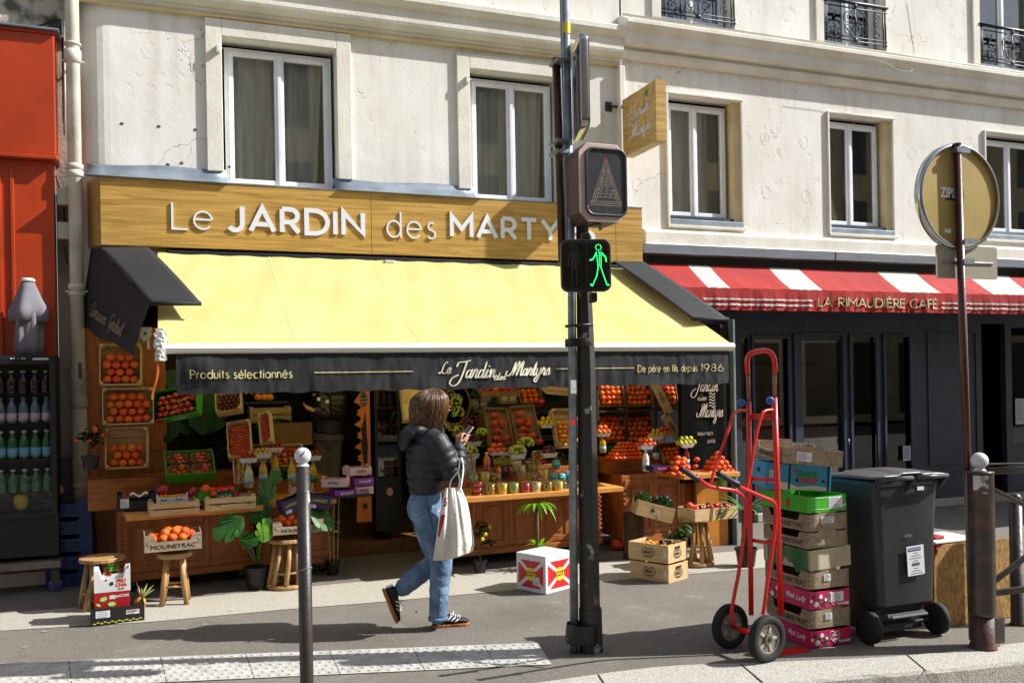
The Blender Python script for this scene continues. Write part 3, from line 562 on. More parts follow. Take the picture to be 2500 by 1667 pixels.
# ---------------- shop sign ----------------
oakl=mat('sign_oak','#c49c52','#8d6a2e',scale=3.2,rough=.38,stretch=(.45,3,9),kind='wood',lo=.38,hi=.74,detail=12)
oakw=mat('sign_oak_pale','#b98f4c','#9a7134',scale=2.4,rough=.4,stretch=(.7,3,7),kind='wood',lo=.38,hi=.74,detail=12)
signw=mat('sign_white','#dfe2ea',rough=.3)
S=thing('shop_sign','long wood-grain shop fascia with raised white letters above the yellow awning','sign',(2.2,-.25,3.28))
sx0,sx1=P(245,520,-.25).x,P(1568,560,-.25).x; sz1=3.60; sz0=P(900,620,-.25).z; se=P(906,530,-.25).x; sf=P(1503,560,-.25).x
for i,(a,b_) in enumerate(((sx0,se-.002),(se+.002,sf-.002),(sf+.002,sx1))):
    m=MB(); m.box((a,-.25,sz0),(b_,-.02,sz1)); m.build('board',oakl,S,bevel=.002)
m=MB(); e0_=P(214,520,-.0).x; m.add([(sx0-.002,-.248,sz0),(e0_,.0,sz0),(e0_,.0,sz1),(sx0-.002,-.248,sz1),(sx0-.002,-.2,sz0),(e0_+.05,.0,sz0),(e0_+.05,.0,sz1),(sx0-.002,-.2,sz1)],[(0,1,2,3),(4,7,6,5),(0,4,5,1),(3,2,6,7),(0,3,7,4),(1,5,6,2)]); m.build('end_board',oakw,S)
m=MB(); m.box((sx0-.006,-.255,sz1),(sx1+.006,-.02,sz1+.012)); m.build('cap_strip',zinc,S)
def word(s,u0,u1,v_top,v_base,uc,w,light=False,par=None,Y=-.252,t=.012):
    a=P(u0,v_base,Y); b_=P(u1,v_base,Y); zt=P(uc,v_top,Y).z; zb=P(uc,v_base,Y).z
    m=MB(); h=zt-zb; w=w*.84; stroketext(m,s,frame((a.x,Y,zb)),h,w,t,track=.24 if light else .30,fit=b_.x-a.x); return m.build('letters',signw,par or S)
word('L',421,459,494,562,440,.021); word('e',474,518,493+0,562.5,496,.019)
word('JARDIN',558,886,507,574,720,.052); word('des',945,1062,520,583,1005,.019); word('MARTYRS',1103,1448,531,589,1270,.05)
# ---------------- awning ----------------
from mathutils import noise as mnoise
def fabric(name,c1,c2,tr,**k): return mat(name,c1,c2,scale=2.2,rough=.8,bump=.25,bscale=380,trans=tr,bdist=.002,**k)
yel=fabric('yellow_canvas','#f1e89e','#eade8e',.42); blk=fabric('black_canvas','#17181a','#202124',.0)
AW=thing('awning','pale yellow awning with white front bar and black lettered valance, open over the stalls','awning',(2.5,0,2.9))
PJ=1.70; bz1=P(900,838,-PJ).z; bz0=P(900,861,-PJ).z; bx0=P(398,850,-PJ).x; bx1=P(1789,850,-PJ).x; tz=2.95
m=MB(); m.grid(lambda u,v:Vector((-.06+(bx1+.0-(-.06)-.25*(1-v))*u+.0,-.22-(PJ-.22)*v,tz+(bz1-.012-tz)*v-.035*math.sin(PI*v)+.006*math.sin(u*37)*math.sin(PI*v)+.004*math.sin(u*90+v*9)+.022*mnoise.noise(Vector((u*7,v*1.4,3)))*math.sin(PI*v)+.010*mnoise.noise(Vector((u*22+v*4,v*3.5,8)))*math.sin(PI*v)**.5)),140,30)
m.build('canvas',yel,AW,smooth=True)
for k in range(1,5):
    u=k/5; m=MB(); m.grid(lambda a,v,u=u:Vector((-.06+(bx1+.06-.25*(1-v))*u+a*.012,-.22-(PJ-.22)*v,tz+(bz1-.012-tz)*v-.035*math.sin(PI*v)+.006*math.sin(u*37)*math.sin(PI*v)+.004*math.sin(u*90+v*9)+.003+.022*mnoise.noise(Vector((u*7,v*1.4,3)))*math.sin(PI*v)+.010*mnoise.noise(Vector((u*22+v*4,v*3.5,8)))*math.sin(PI*v)**.5)),1,30); m.build('seam',mat('seam','#e9dd86',rough=.8),AW)
m=MB(); 
def barprof(x): return [(x,-PJ-.035,bz0+.012),(x,-PJ-.045,(bz0+bz1)/2),(x,-PJ-.035,bz1-.01),(x,-PJ-.01,bz1),(x,-PJ+.03,bz1-.004),(x,-PJ+.035,bz0),(x,-PJ-.02,bz0)]
a=barprof(bx0); c=barprof(bx1); m.add(a+c,[(i,(i+1)%7,7+(i+1)%7,7+i) for i in range(7)]+[tuple(range(7)),tuple(range(13,6,-1))]); m.build('front_bar',mat('white_bar','#e2e0d6',rough=.35),AW,smooth=False)
vz=P(900,952,-PJ).z; vx0=P(430,900,-PJ).x
from mathutils import noise as mnoise
def vwave(x,z): 
    k=(bz0-z)/(bz0-vz); return .022*mnoise.noise(Vector((x*3.1,k*.6,1.7)))*k+.016*mnoise.noise(Vector((x*8.5+k*1.2,k*1.1,4.2)))*(.2+k)+.006*mnoise.noise(Vector((x*26,k*2.2,9.1)))+.018*math.exp(-((x-.25)/.10)**2)*math.sin(k*5)
VY=-PJ-.012
m=MB(); m.grid(lambda u,v:Vector((vx0+(bx1-.06-vx0)*u,VY-vwave(vx0+(bx1-.06-vx0)*u,bz0-(bz0-vz)*v),bz0-(bz0-vz)*v-(.012*math.sin(u*60)**2 if v>.95 else 0))),260,10); m.build('valance',blk,AW,smooth=True)
m=MB(); m.grid(lambda u,v:Vector((bx1-.06+.02*u,VY+.25*u+.1*v*u,bz0-(bz0-vz-.02)*v-.04*u*v)),8,6); m.build('valance_return',blk,AW,smooth=True)
gold=mat('pale_gold_print','#cdbf86',rough=.6); cream=mat('cream_print','#e6e0c8',rough=.6)
def onval(mb):
    for q in mb.v: q.y=VY-vwave(q.x,q.z)-.007-(-q.y)
    return mb
def vtext(s,u0,u1,vt,vb,w,fn=stroketext,m_=gold,**k):
    z1=P((u0+u1)/2,vt,-PJ).z; z0=P((u0+u1)/2,vb,-PJ).z; x0=P(u0,vb,-PJ).x; x1=P(u1,vb,-PJ).x
    mb=MB(); fn(mb,s,frame((x0,0,z0)),z1-z0,w,.0008,fit=x1-x0,**k); onval(mb).build('lettering',m_,AW)
vtext('Produits',465,558,902,925,.0085,track=.24); vtext('sélectionnés',571,712,901,924,.0085,track=.22)
vtext('De père en fils depuis',1556,1699,890,908,.007,track=.2,space=.5); vtext('1986',1709,1762,888,907,.007)
for (ua,ub,vv) in ((766,1007,908),(1357,1546,899)):
    mb=MB(); x0=P(ua,vv,-PJ).x; x1=P(ub,vv,-PJ).x; z=P((ua+ub)/2,vv,-PJ).z; n_=40
    for i in range(n_): mb.box((x0+(x1-x0)*i/n_,-.001,z-.0035),(x0+(x1-x0)*(i+1)/n_,0,z+.0035))
    onval(mb).build('rule',gold,AW)
vtext('Le',1070,1098,883,912,.009,scripttext,cream); vtext('Jardin',1106,1208,884,922,.015,scripttext,cream); vtext('des',1203,1232,910,927,.009,scripttext,cream); vtext('Martyrs',1243,1340,884,916,.015,scripttext,cream)
# arms and roller under the canvas
m=MB(); m.box((.02,-.24,2.86),(4.75,-.03,2.975)); m.build('roller_case',black,AW,bevel=.01)
for s_,xa in ((1,.35),(-1,4.55)):
    m=MB(); m.tube([(xa,-.2,2.82),(xa+s_*.55,-.95,2.42),(xa+s_*.05,-PJ+.03,bz0+.05)],.02,8); m.build('folding_arm',mat('arm_white','#c9c6bb',rough=.4),AW,smooth=True)
q=P(952,641,-.3); m=MB(); m.box((q.x-.05,-.30,q.z-.01),(q.x+.05,-.24,q.z+.025)); m.build('hinge',MATS['arm_white'],AW,bevel=.008)
# side hoods
def hood(label,top,bot,side=None,Yb=-1.35):
    H=thing('awning_hood',label,'awning hood',P(*top[0],-.28)); a,b_=P(*top[0],-.28),P(*top[1],-.28); c,d=P(*bot[0],Yb),P(*bot[1],Yb)
    m=MB(); m.grid(lambda u,v:a.lerp(b_,u).lerp(d.lerp(c,u) if 0 else c.lerp(d,u),v)+Vector((0,0,.012*math.sin(PI*v))),8,10); m.build('canvas',blk,H,smooth=True,solid=.006)
    m=MB(); m.tube([c,d],.018,10); m.build('hem_bar',blk,H,smooth=True)
    return H,a,b_,c,d
H1,a,b_,c,d=hood('black canvas hood at the left end of the yellow awning',((244,605),(361,603)),((367,741),(492,741)))
s0=P(222,606,-.1); s1=P(198,798,.0); s2=P(322,862,-1.28); s3=P(348,815,-1.3)
def topline(u): return s0.lerp(a,u/.25) if u<.25 else a.lerp(c,(u-.25)/.75)
def botline(u): return s1.lerp(s2,u)+Vector((.0,0,.012*math.sin(u*11)))
m=MB(); m.grid(lambda u,v:topline(u).lerp(botline(u),v)+Vector((-.012*math.sin(u*14+v*3)*v,0,0)),28,14); side=m.build('side_cloth',blk,H1,smooth=True)
# lettering on side cloth
def onside(s,u0,u1,h,par):
    A0=topline(u0).lerp(botline(u0),.80); A1=topline(u1).lerp(botline(u1),.80); dx=(A1-A0); mb=MB(); up=(s0.lerp(c,.5)-s1.lerp(s2,.5))
    F=frame(A0+Vector((-.035,-.035,0)),dx,up); scripttext(mb,s,F,h,.006,.001,fit=dx.length*.9); mb.build('lettering',mat('dull_gold','#a08a68',rough=.6),par)
onside('Livraison',.25,.58,.13,H1); onside('Gratuit',.60,.86,.13,H1)
H2,a2,b2,c2,d2=hood('black canvas hood at the right end of the yellow awning',((1496,638),(1571,639)),((1690,779),(1778,779)))
m=MB(); m.quad(b2,d2,d2+Vector((0,0,-.08)),b2+Vector((.0,.1,-.35))); m.build('side_cloth',blk,H2,solid=.004)
# bracket and torn plastic at the left end of the bar
m=MB(); q=P(355,815,-1.0); m.prism([(-.05,.055),(.05,.055),(.045,-.01),(.025,-.05),(-.015,-.06),(-.04,-.02)],frame(q),.006); m.prism([(.012,-.05),(.03,-.05),(.032,-.12),(.022,-.13),(.012,-.12)],frame(q+Vector((0,-.01,0))),.004); br=m.build('arm_bracket',mat('bracket_white','#c8c6bd',rough=.5),AW,bevel=.002)
m=MB(); m.lathe([(.012,0),(.014,.004),(.004,.005)],(0,0,0),12,M=frame(q+Vector((.0,-.012,0)))); m.build('bolt',steel,br)
cr_=MB(); q=P(392,835,-1.72)
cr_.grid(lambda u,v:q+Vector((.045*math.cos(6.28*u)*(1-.5*abs(v-.5))+random.uniform(-.012,.012),.03*math.sin(6.28*u)+random.uniform(-.01,.01),.10-.24*v)),12,14)
tag(cr_.build('plastic_wrap',mat('crumpled_plastic','#d9d8d2',rough=.25,bump=.6,bscale=40,trans=.2)),'crumpled white plastic wrapped round the left end of the awning bar','plastic wrap')
m=MB(); p0,p1=P(384,880,-1.72),P(376,975,-1.72); m.grid(lambda u,v:p0.lerp(p1,v)+Vector((.016*(u-.5)+.012*math.sin(v*5),0.004*math.sin(v*9),0)),2,12); tag(m.build('orange_strap',mat('orange_strap','#d8762e',rough=.5,trans=.3),solid=.001),'thin orange strap hanging from the left end of the awning bar','strap')
# ---------------- hanging sign ----------------
HS=thing('hanging_sign','square wooden box sign hung at right angles to the wall on a black arm','sign',P(1480,260,0))
hx=P(1520,262,-.12).x; e0=PX(1519,233,hx); e1=PX(1600,208,hx); eb0=PX(1519,362,hx); print('hang',hx,e0,e1,eb0,PX(1600,370,hx))
yn=e1.y; yf=e0.y; zt=(e0.z+e1.z)/2; zb=(eb0.z+PX(1600,370,hx).z)/2; hw=P(1627,300,yn).x-hx
m=MB(); m.box((hx,yn,zb),(hx+hw,yf,zt)); m.build('board',oakl,HS,bevel=.002)
m=MB(); pl=P(1487,261,0); m.box((pl.x-.05,-.012,pl.z-.055),(pl.x+.03,0,pl.z+.05)); m.box((pl.x-.01,-.03,pl.z-.01),(hx+.03,-.012,pl.z+.012)); m.box((hx+.02,yf-.05,pl.z-.008),(hx+.05,-.012,pl.z+.014)); m.build('bracket',black2,HS,bevel=.002)
F=frame((hx-.002,yf,zb),(0,-1,0),(0,0,1)); sW=yf-yn; sHt=zt-zb; print('hang size',sW,sHt,hw)
def hs(s,x,y,h,w,fit,m_=signw):
    mb=MB(); scripttext(mb,s,F@Matrix.Translation((x*sW,y*sHt,0)),h,w,.002,fit=fit*sW); mb.build('lettering',m_,HS)
hs('Le',.12,.66,.07,.006,.16); hs('Jardin',.24,.58,.12,.010,.56); hs('des',.30,.44,.055,.005,.16); hs('Martyrs',.27,.25,.11,.010,.58)
mb=MB()
for k in range(4): mb.prism([(x,y+.012*math.sin(x*90)) for x,y in [(i*.01,0) for i in range(9)]]+[(x,y+.012*math.sin(x*90)) for x,y in [(i*.01,-.014) for i in range(8,-1,-1)]],F@Matrix.Translation((.60*sW,(.50-.055*k)*sHt,.0002*k)),.002)
mb.build('pineapple_body',mat('sign_yellow','#d3a514',rough=.5),HS)
mb=MB()
for k in range(5): 
    a_=R(55+k*18); mb.prism([(0,0),(.05*math.cos(a_)-.006,.05*math.sin(a_)),(.085*math.cos(a_),.085*math.sin(a_)),(.05*math.cos(a_)+.008,.05*math.sin(a_))],F@Matrix.Translation((.74*sW,.80*sHt,.0003*k)),.002)
mb.build('pineapple_leaves',mat('sign_green','#3f8a3a',rough=.5),HS)
# ---------------- shop interior ----------------
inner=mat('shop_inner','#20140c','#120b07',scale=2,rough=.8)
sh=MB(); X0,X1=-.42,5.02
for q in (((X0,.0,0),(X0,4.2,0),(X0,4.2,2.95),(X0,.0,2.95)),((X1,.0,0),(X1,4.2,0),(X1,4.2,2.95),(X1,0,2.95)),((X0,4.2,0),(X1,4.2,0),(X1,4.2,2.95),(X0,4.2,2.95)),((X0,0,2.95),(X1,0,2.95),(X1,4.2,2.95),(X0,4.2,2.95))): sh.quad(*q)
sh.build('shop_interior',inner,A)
m=MB(); fa,fb_=P(700,1200,.25).x,5.0; m.box((fa,.02,-.01),(fb_,4.1,.12)); m.build('shop_floor',mat('shop_floor_wood','#7d5532','#5e3c20',scale=4,rough=.6,stretch=(1,8,1),kind='wood'),A)
mtq=[G(735,1372,.01),G(1042,1328,.01),G(985,1268,.01),G(800,1290,.01)]
m=MB(); 
_p=[Vector((q.x,q.y,0)) for q in mtq]; m.add([p+Vector((0,0,.006)) for p in _p]+[p+Vector((0,0,.02)) for p in _p],[(4,5,6,7),(0,1,5,4),(1,2,6,5),(2,3,7,6),(3,0,4,7)])
tag(m.build('doormat',mat('coir','#9a7448','#6e4f2d',scale=60,rough=1,bump=1,bscale=160)),'wide brown coir doormat on the ramp in the shop doorway','doormat')
# wood panels either side of the opening
def panelbox(name,par,u0,u1,v0,v1,Y,d,m_,bev=.004): 
    m=MB(); PB(m,u0,v0,u1,v1,Y,d); return m.build(name,m_,par,bevel=bev)
SF=thing('shopfront','brown oak shopfront panelling behind the fruit crates left of the doorway','shopfront',(0,0,0))
panelbox('panel',SF,216,402,800,1400,-.04,.08,wood_o)
for (u0,u1,v0,v1) in ((250,312,830,1100),(330,392,830,1100)): panelbox('panel_moulding',SF,u0,u1,v0,v1,-.05,.012,wood_o)
mb=MB(); q=P(318,840,-.02); scripttext(mb,'Martyrs',frame((q.x,-.056,q.z)),.07,.007,.001,fit=.36); mb.build('lettering',MATS['dull_gold'],SF)
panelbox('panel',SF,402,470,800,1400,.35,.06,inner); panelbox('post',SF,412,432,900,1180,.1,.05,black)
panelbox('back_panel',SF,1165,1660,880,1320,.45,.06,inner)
for v in (1000,1062,1118): panelbox('shelf',SF,1180,1660,v,v+8,.2,.24,mat('dark_shelf','#2a1a10',rough=.6))
# orange display board with scalloped edge and map silhouette
OB=thing('display_board','tall orange display board with scalloped left edge in the doorway','display board',P(890,1270,.1)); p=P(870,952,.1); q=P(908,1272,.1); w_=q.x-p.x; h_=p.z-q.z
sc=[(w_,0),(w_,h_),(w_*.55,h_),(w_*.25,h_-.04)]
nsc=7
for i in range(nsc):
    z1=h_*(.92-.60*i/nsc); z0=h_*(.92-.60*(i+1)/nsc); sc+= [(-.02,z1-.005),(-.02,z1-.02)] if i%2==0 else [(.02,z1)]
    sc+=[(.0+.045*math.sin(PI*k/6),z1-.025-(z1-z0-.03)*k/6) for k in range(7)]
sc+=[(.0,h_*.3),(-.02,0)]
m=MB(); m.prism(sc,frame((p.x,.13,q.z)),.03); m.build('board',mat('orange_board','#d9782a','#c96a20',scale=3,rough=.5),OB)
m=MB(); bl_=[(.62,.83),(.70,.74),(.74,.62),(.80,.56),(.74,.45),(.68,.37),(.5,.39),(.42,.47),(.30,.56),(.36,.62),(.32,.7),(.5,.75)]; m.prism([(x*w_,y*h_) for x,y in bl_],frame((p.x,.098,q.z+.02)),.002); m.build('silhouette',black,OB)
for (fx,fy,rx,ry) in ((.55,.93,.04,.075),(.5,.12,.03,.035)):
    m=MB(); m.lathe([(rx,0),(rx,.002)],(0,0,0),20,M=frame((p.x+fx*w_,.098,q.z+fy*h_))@Matrix.Diagonal((1,ry/rx,1,1))); m.build('badge',black,OB)
    m=MB(); m.tube([(p.x+fx*w_+rx*.75*math.cos(a*PI/8),.095,q.z+fy*h_+ry*.75*math.sin(a*PI/8)) for a in range(17)],.0012,4); m.build('badge_ring',cream,OB)
txt('Pierre',.02,cream,frame((p.x+.55*w_,.094,q.z+.935*h_),(.9,0,.25)),OB); txt('Oteiza',.02,cream,frame((p.x+.57*w_,.094,q.z+.912*h_),(.9,0,.25)),OB)
# black cold cabinet beside it
CB=thing('cold_cabinet','tall black glazed cold cabinet with round cream sticker beside the orange board','cabinet',P(945,1290,.1))
m=MB(); p=P(912,900,.1); q=P(982,1292,.1); m.box((p.x,.1,q.z),(p.x+.03,.6,p.z)); m.box((q.x-.03,.1,q.z),(q.x,.6,p.z)); m.box((p.x+.031,.1,q.z),(q.x-.031,.6,q.z+.55)); m.box((p.x+.031,.5,q.z+.551),(q.x-.031,.6,p.z)); m.build('body',black2,CB)
m=MB(); m.box((p.x+.031,.11,q.z+.56),(q.x-.031,.116,p.z)); m.build('door_glass',glass,CB)
for k in range(3):
    m=MB(); m.box((p.x+.032,.15,q.z+.65+k*.3),(q.x-.032,.45,q.z+.66+k*.3)); m.build('shelf',wood_h,CB)
    for j in range(3): 
        m=MB(); m.lathe([(.025,0),(.025,.1),(.01,.14),(.01,.17)],(p.x+.07+j*.07,.28,q.z+.661+k*.3),10); m.build('jar',mat('jar_amber','#5c4a1a' if 1 else '','#31280e',scale=5,rough=.2),CB,smooth=True)
sq=P(952,1200,.098); m=MB(); m.lathe([(.033,0),(.033,.002)],(0,0,0),22,M=frame(sq)@Matrix.Diagonal((1,1.25,1,1))); m.build('sticker',mat('sticker_cream','#d9bfa6',rough=.5),CB)
m=MB()
for rr in (.026,.018,.010): m.tube([(sq.x+rr*math.cos(a*PI/8),.095,sq.z+rr*1.25*math.sin(a*PI/8)) for a in range(17)],.0016,4)
m.build('sticker_print',mat('sticker_red','#9c2a22',rough=.5),CB)
# ---------------- black banner and post on the right ----------------
BN=thing('banner','black fabric banner with pale script lettering at the right end of the stalls','banner',P(1720,1170,-1.2))
YB=-1.15
m=MB(); p=P(1655,905,YB); q=P(1776,1172,YB); m.grid(lambda u,v:Vector((p.x+(q.x+.0-p.x)*u,YB+.006*math.sin(u*9+v*3),q.z+(p.z+.05-q.z)*v)),14,10); m.build('cloth',mat('banner_black','#060606','#0a0909',scale=3,rough=.85,spec=.1),BN,smooth=True,solid=.004)
pb_=mat('banner_print','#b9a896',rough=.7)
def bt(s,u,v,h,fit,w=.012):
    mb=MB(); o=P(u,v,YB-.01); scripttext(mb,s,frame(o+Vector((0,-.004,0)),(1,0,-.02)),h,w,.001,fit=fit); mb.build('lettering',pb_,BN)
bt('Jardin',1692,955,.13,.29,.010); bt('des',1702,977,.06,.10,.007); bt('Martyrs',1706,1018,.13,.28,.010)
mb=MB()
for k in range(5):
    o=P(1731,960+k*7.5,YB-.013); mb.prism([(i*.009-.0,.01*math.sin(i*.9)) for i in range(9)]+[(i*.009,.01*math.sin(i*.9)-.011) for i in range(8,-1,-1)],frame(o+Vector((0,-.0003*k,0))),.001)
mb.build('wave_mark',pb_,BN)
txt('FRESH TASTY',.045,pb_,frame(P(1722,1059,YB-.014)),BN,sx=.7); txt('JUICES',.045,pb_,frame(P(1737,1077,YB-.014)),BN,sx=.7)
PW=thing('metal_post','slim grey metal post standing beside the black banner','post',P(1795,1285,-1.2)); m=MB(); p=P(1789,780,-1.18); q=P(1803,1285,-1.18); m.box((p.x,-1.18,0),(q.x,-1.10,p.z)); m.build('post',mat('grey_post','#7c8a8c','#6d7a7c',scale=5,rough=.5),PW,bevel=.003)
m=MB(); m.box((p.x-.1,-1.10,0),(p.x+.01,-.5,p.z-.03)); m.build('side_screen',black,PW)
m=MB(); p=P(1700,1165,-1.12); q=P(1780,1400,-1.12); m.box((p.x,-1.12,.0),(q.x,-1.08,p.z)); tag(m.build('end_board',mat('yellow_board','#b9771c','#a4650f',scale=2,rough=.5,stretch=(4,4,1),kind='wood'),bevel=.003),'yellow-brown wooden end board under the black banner','board')
# ---------------- café ----------------
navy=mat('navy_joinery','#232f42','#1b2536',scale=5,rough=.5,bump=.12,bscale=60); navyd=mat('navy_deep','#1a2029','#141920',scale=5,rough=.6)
redc=fabric('red_canvas','#b0221d','#9c1b18',.12); whc=fabric('white_canvas','#cfccc4','#bdb9b0',.12)
CF=thing('cafe_building','dark navy café shopfront with tall glazed doors below the red awning','shopfront',(7.5,.25,0)); YF=.05
zt_=P(2000,768,YF).z+.3; cx0=P(1805,900,YF).x
holes=[(1810,1828,826),(1842,1926,827),(1960,2056,832),(2077,2146,822),(2159,2224,822),(2471,2560,800)]
ops=[]
for (ua,ub,vt) in holes: ops.append((P(ua,950,YF).x,P(ub,950,YF).x,.16 if ua!=2471 else .75,P((ua+ub)/2,vt,YF).z))
dz=P(2427,790,YF).z; ops.append((P(2398,950,YF).x,P(2456,950,YF).x,.02,dz))
m=MB(); wall(m,5.08,14,0,3.6,YF,ops,.09); m.build('joinery',navy,CF)
for i,o in enumerate(ops[:-1]):
    m=MB(); m.box((o[0],YF+.03,o[2]),(o[1],YF+.04,o[3])); m.build('pane',glassd,CF)
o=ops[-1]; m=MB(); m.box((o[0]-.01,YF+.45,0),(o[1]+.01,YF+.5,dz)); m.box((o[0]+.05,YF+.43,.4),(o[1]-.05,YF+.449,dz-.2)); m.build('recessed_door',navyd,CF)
for (ua,ub,va,vb) in ((1935,2069,812,1300),(2071,2150,815,1300),(2153,2232,815,1300),(1832,1936,818,1300)):
    p=P(ua,va,YF); q=P(ub,vb,YF); z0=.03; t=.04; m=MB(); Yy=YF-.025
    m.box((p.x,Yy,z0),(p.x+t,YF-.001,p.z)); m.box((q.x-t,Yy,z0),(q.x,YF-.001,p.z)); m.box((p.x+t+.001,Yy,p.z-t),(q.x-t-.001,YF-.001,p.z)); m.box((p.x+t+.001,Yy,z0),(q.x-t-.001,YF-.001,.14)); m.build('door_leaf',navy,CF,bevel=.004)
for (ua,ub,va,vb) in ((2262,2388,808,1130),(2262,2388,1155,1240)):
    p=P(ua,va,YF); q=P(ub,max(vb,va),YF); z0=max(q.z,.1); m=MB(); Yy=YF-.014; t=.02
    m.box((p.x,Yy,z0),(p.x+t,YF-.001,p.z)); m.box((q.x-t,Yy,z0),(q.x,YF-.001,p.z)); m.box((p.x+t+.001,Yy,p.z-t),(q.x-t-.001,YF-.001,p.z)); m.box((p.x+t+.001,Yy,z0),(q.x-t-.001,YF-.001,z0+t)); m.build('panel_moulding',navy,CF,bevel=.003)
m=MB(); m.box((5.08,YF-.06,zt_-.22),(14,YF-.001,zt_-.17)); m.build('transom_moulding',navy,CF,bevel=.01)
m=MB(); p=P(2068,1082,YF-.03); m.tube([(p.x,YF-.06,p.z+.06),(p.x,YF-.07,p.z-.02)],.008,8); m.build('door_handle',steel,CF,smooth=True)
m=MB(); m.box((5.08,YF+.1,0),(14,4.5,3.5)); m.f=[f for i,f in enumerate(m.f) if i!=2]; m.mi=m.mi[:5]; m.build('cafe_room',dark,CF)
m=MB(); m.box((6.5,YF-.12,0),(12,YF-.03,.1)); m.build('step',granite,CF,bevel=.01)
m=MB(); zf=P(1900,617,-.16); m.box((P(1572,600,-.16).x,-.16,P(1900,630,-.16).z),(P(2038,620,-.16).x,-.01,P(1900,608,-.16).z)); m.build('metal_fascia',mat('grey_fascia','#7e848a','#73797f',scale=3,rough=.4,metal=.3,stretch=(1,1,8)),CF,bevel=.003)
m=MB(); m.box((P(2041,620,-.16).x,-.16,P(1900,630,-.16).z),(14,-.01,P(1900,608,-.16).z)); m.build('metal_fascia',MATS['grey_fascia'],CF,bevel=.003)
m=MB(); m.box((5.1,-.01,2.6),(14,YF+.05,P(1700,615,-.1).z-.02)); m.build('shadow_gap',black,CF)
CA=thing('cafe_awning','red and white striped café awning with lettered red valance','awning',(7.5,0,2.8)); YC=-.50
z_t=P(2000,658,-.08).z; z_m=P(2000,709,YC).z; z_b=P(2000,760,YC).z; xl=5.02
wh=[(1730,1784),(1934,2008),(2204,2301),(2427,2530)]; ed=[(P(a_,712,YC).x,P(b_,712,YC).x) for a_,b_ in wh]
m=MB(); xs=[]; xx=xl
for a_,b_ in ed: xs+=[(xx,a_,0),(a_,b_,1)]; xx=b_
for k in range(4): xs+=[(xx,xx+1.0,0),(xx+1.0,xx+1.38,1)]; xx+=1.38
for a_,b_,k in xs:
    m.cur=k; ns=max(2,int((b_-a_)/.06))
    m.grid(lambda u,v:Vector((a_+(b_-a_)*u,-.08-(-YC-.08)*v,z_t+(z_m-z_t)*v-.03*math.sin(PI*v)*(.6+.4*math.sin((a_+(b_-a_)*u)*4.2))+.006*math.sin((a_+(b_-a_)*u)*23)*v)),ns,10)
m.build('canvas',[redc,whc],CA,smooth=True)
def cw(x,z): 
    k=(z_m-z)/(z_m-z_b); return .014*math.sin(x*11)*k+.008*math.sin(x*31+1)*k+.005*math.sin(x*71)*k
m=MB(); m.grid(lambda u,v:Vector((xl+7*u,YC-.005-cw(xl+7*u,z_m-(z_m-z_b)*v),z_m-(z_m-z_b)*v)),300,10); m.build('valance',redc,CA,smooth=True)
m=MB(); m.tube([(xl,YC+.02,z_m-.01),(xl+7,YC+.02,z_m-.01)],.02,8); m.build('front_bar',redc,CA)
def oncv(mb):
    for q in mb.v: q.y=YC-.005-cw(q.x,q.z)-.013+q.y
    return mb
def crule(ua,ub,v0,v1):
    x0=P(ua,735,YC).x; x1=P(ub,735,YC).x; n_=max(8,int((x1-x0)/.03)); mb=MB(); z0=z_m-(z_m-z_b)*v1; z1=z_m-(z_m-z_b)*v0
    for i in range(n_): mb.box((x0+(x1-x0)*i/n_,-.001,z0),(x0+(x1-x0)*(i+1)/n_,0,z1))
    oncv(mb).build('rule',whc,CA)
for ua,ub in ((1716,1981),(2297,2700)): crule(ua,ub,.46,.54); crule(ua,ub,.70,.79)
for s_,ua,ub in (('LA',1995,2029),('RIMAUDIÈRE',2045,2207),('CAFÉ',2221,2285)):
    x0=P(ua,740,YC).x; x1=P(ub,740,YC).x
    for w_,t_,mm in ((.026,.0005,mat('letter_shadow','#4a2018',rough=.6)),(.016,.002,mat('letter_gold','#c2b080',rough=.5))):
        mb=MB(); stroketext(mb,s_,frame((x0,0,z_b+.050)),.115,w_,t_,track=.2,fit=x1-x0); 
        if t_==.002:
            for q in mb.v: q.y-=.0022
        oncv(mb).build('lettering',mm,CA)
# interior of the café and an unseen awning added at right for shade
m=MB(); m.box((5.2,2.6,0),(12,2.65,3)); m.build('back_wall',mat('cafe_wall','#b08a5c','#94704a',scale=1.5,rough=.8),CF)
CT=thing('cafe_counter','brown wooden counter with bottle shelf deep inside the café','counter',(7.5,2.2,0)); m=MB(); m.box((6.2,1.9,0),(9.6,2.3,1.1)); m.build('counter',wood_o,CT); m=MB(); m.box((6.4,2.4,1.5),(9.4,2.59,1.53)); m.box((6.4,2.4,1.9),(9.4,2.59,1.93)); m.build('bottle_shelf',wood_h,CT)
NA=thing('added_shade_awning','deep plain grey awning added unseen beyond the right edge to cast shade','awning',(12.5,0,3.0)); m=MB(); m.quad((11.0,-.05,3.1),(16,-.05,3.1),(16,-2.5,2.6),(11.0,-2.5,2.6)); m.build('canvas',mat('grey_awning','#4a4c50',rough=.8),NA,solid=.01); m=MB(); m.box((11.0,-2.52,2.38),(16,-2.5,2.6)); m.build('valance',MATS['grey_awning'],NA)
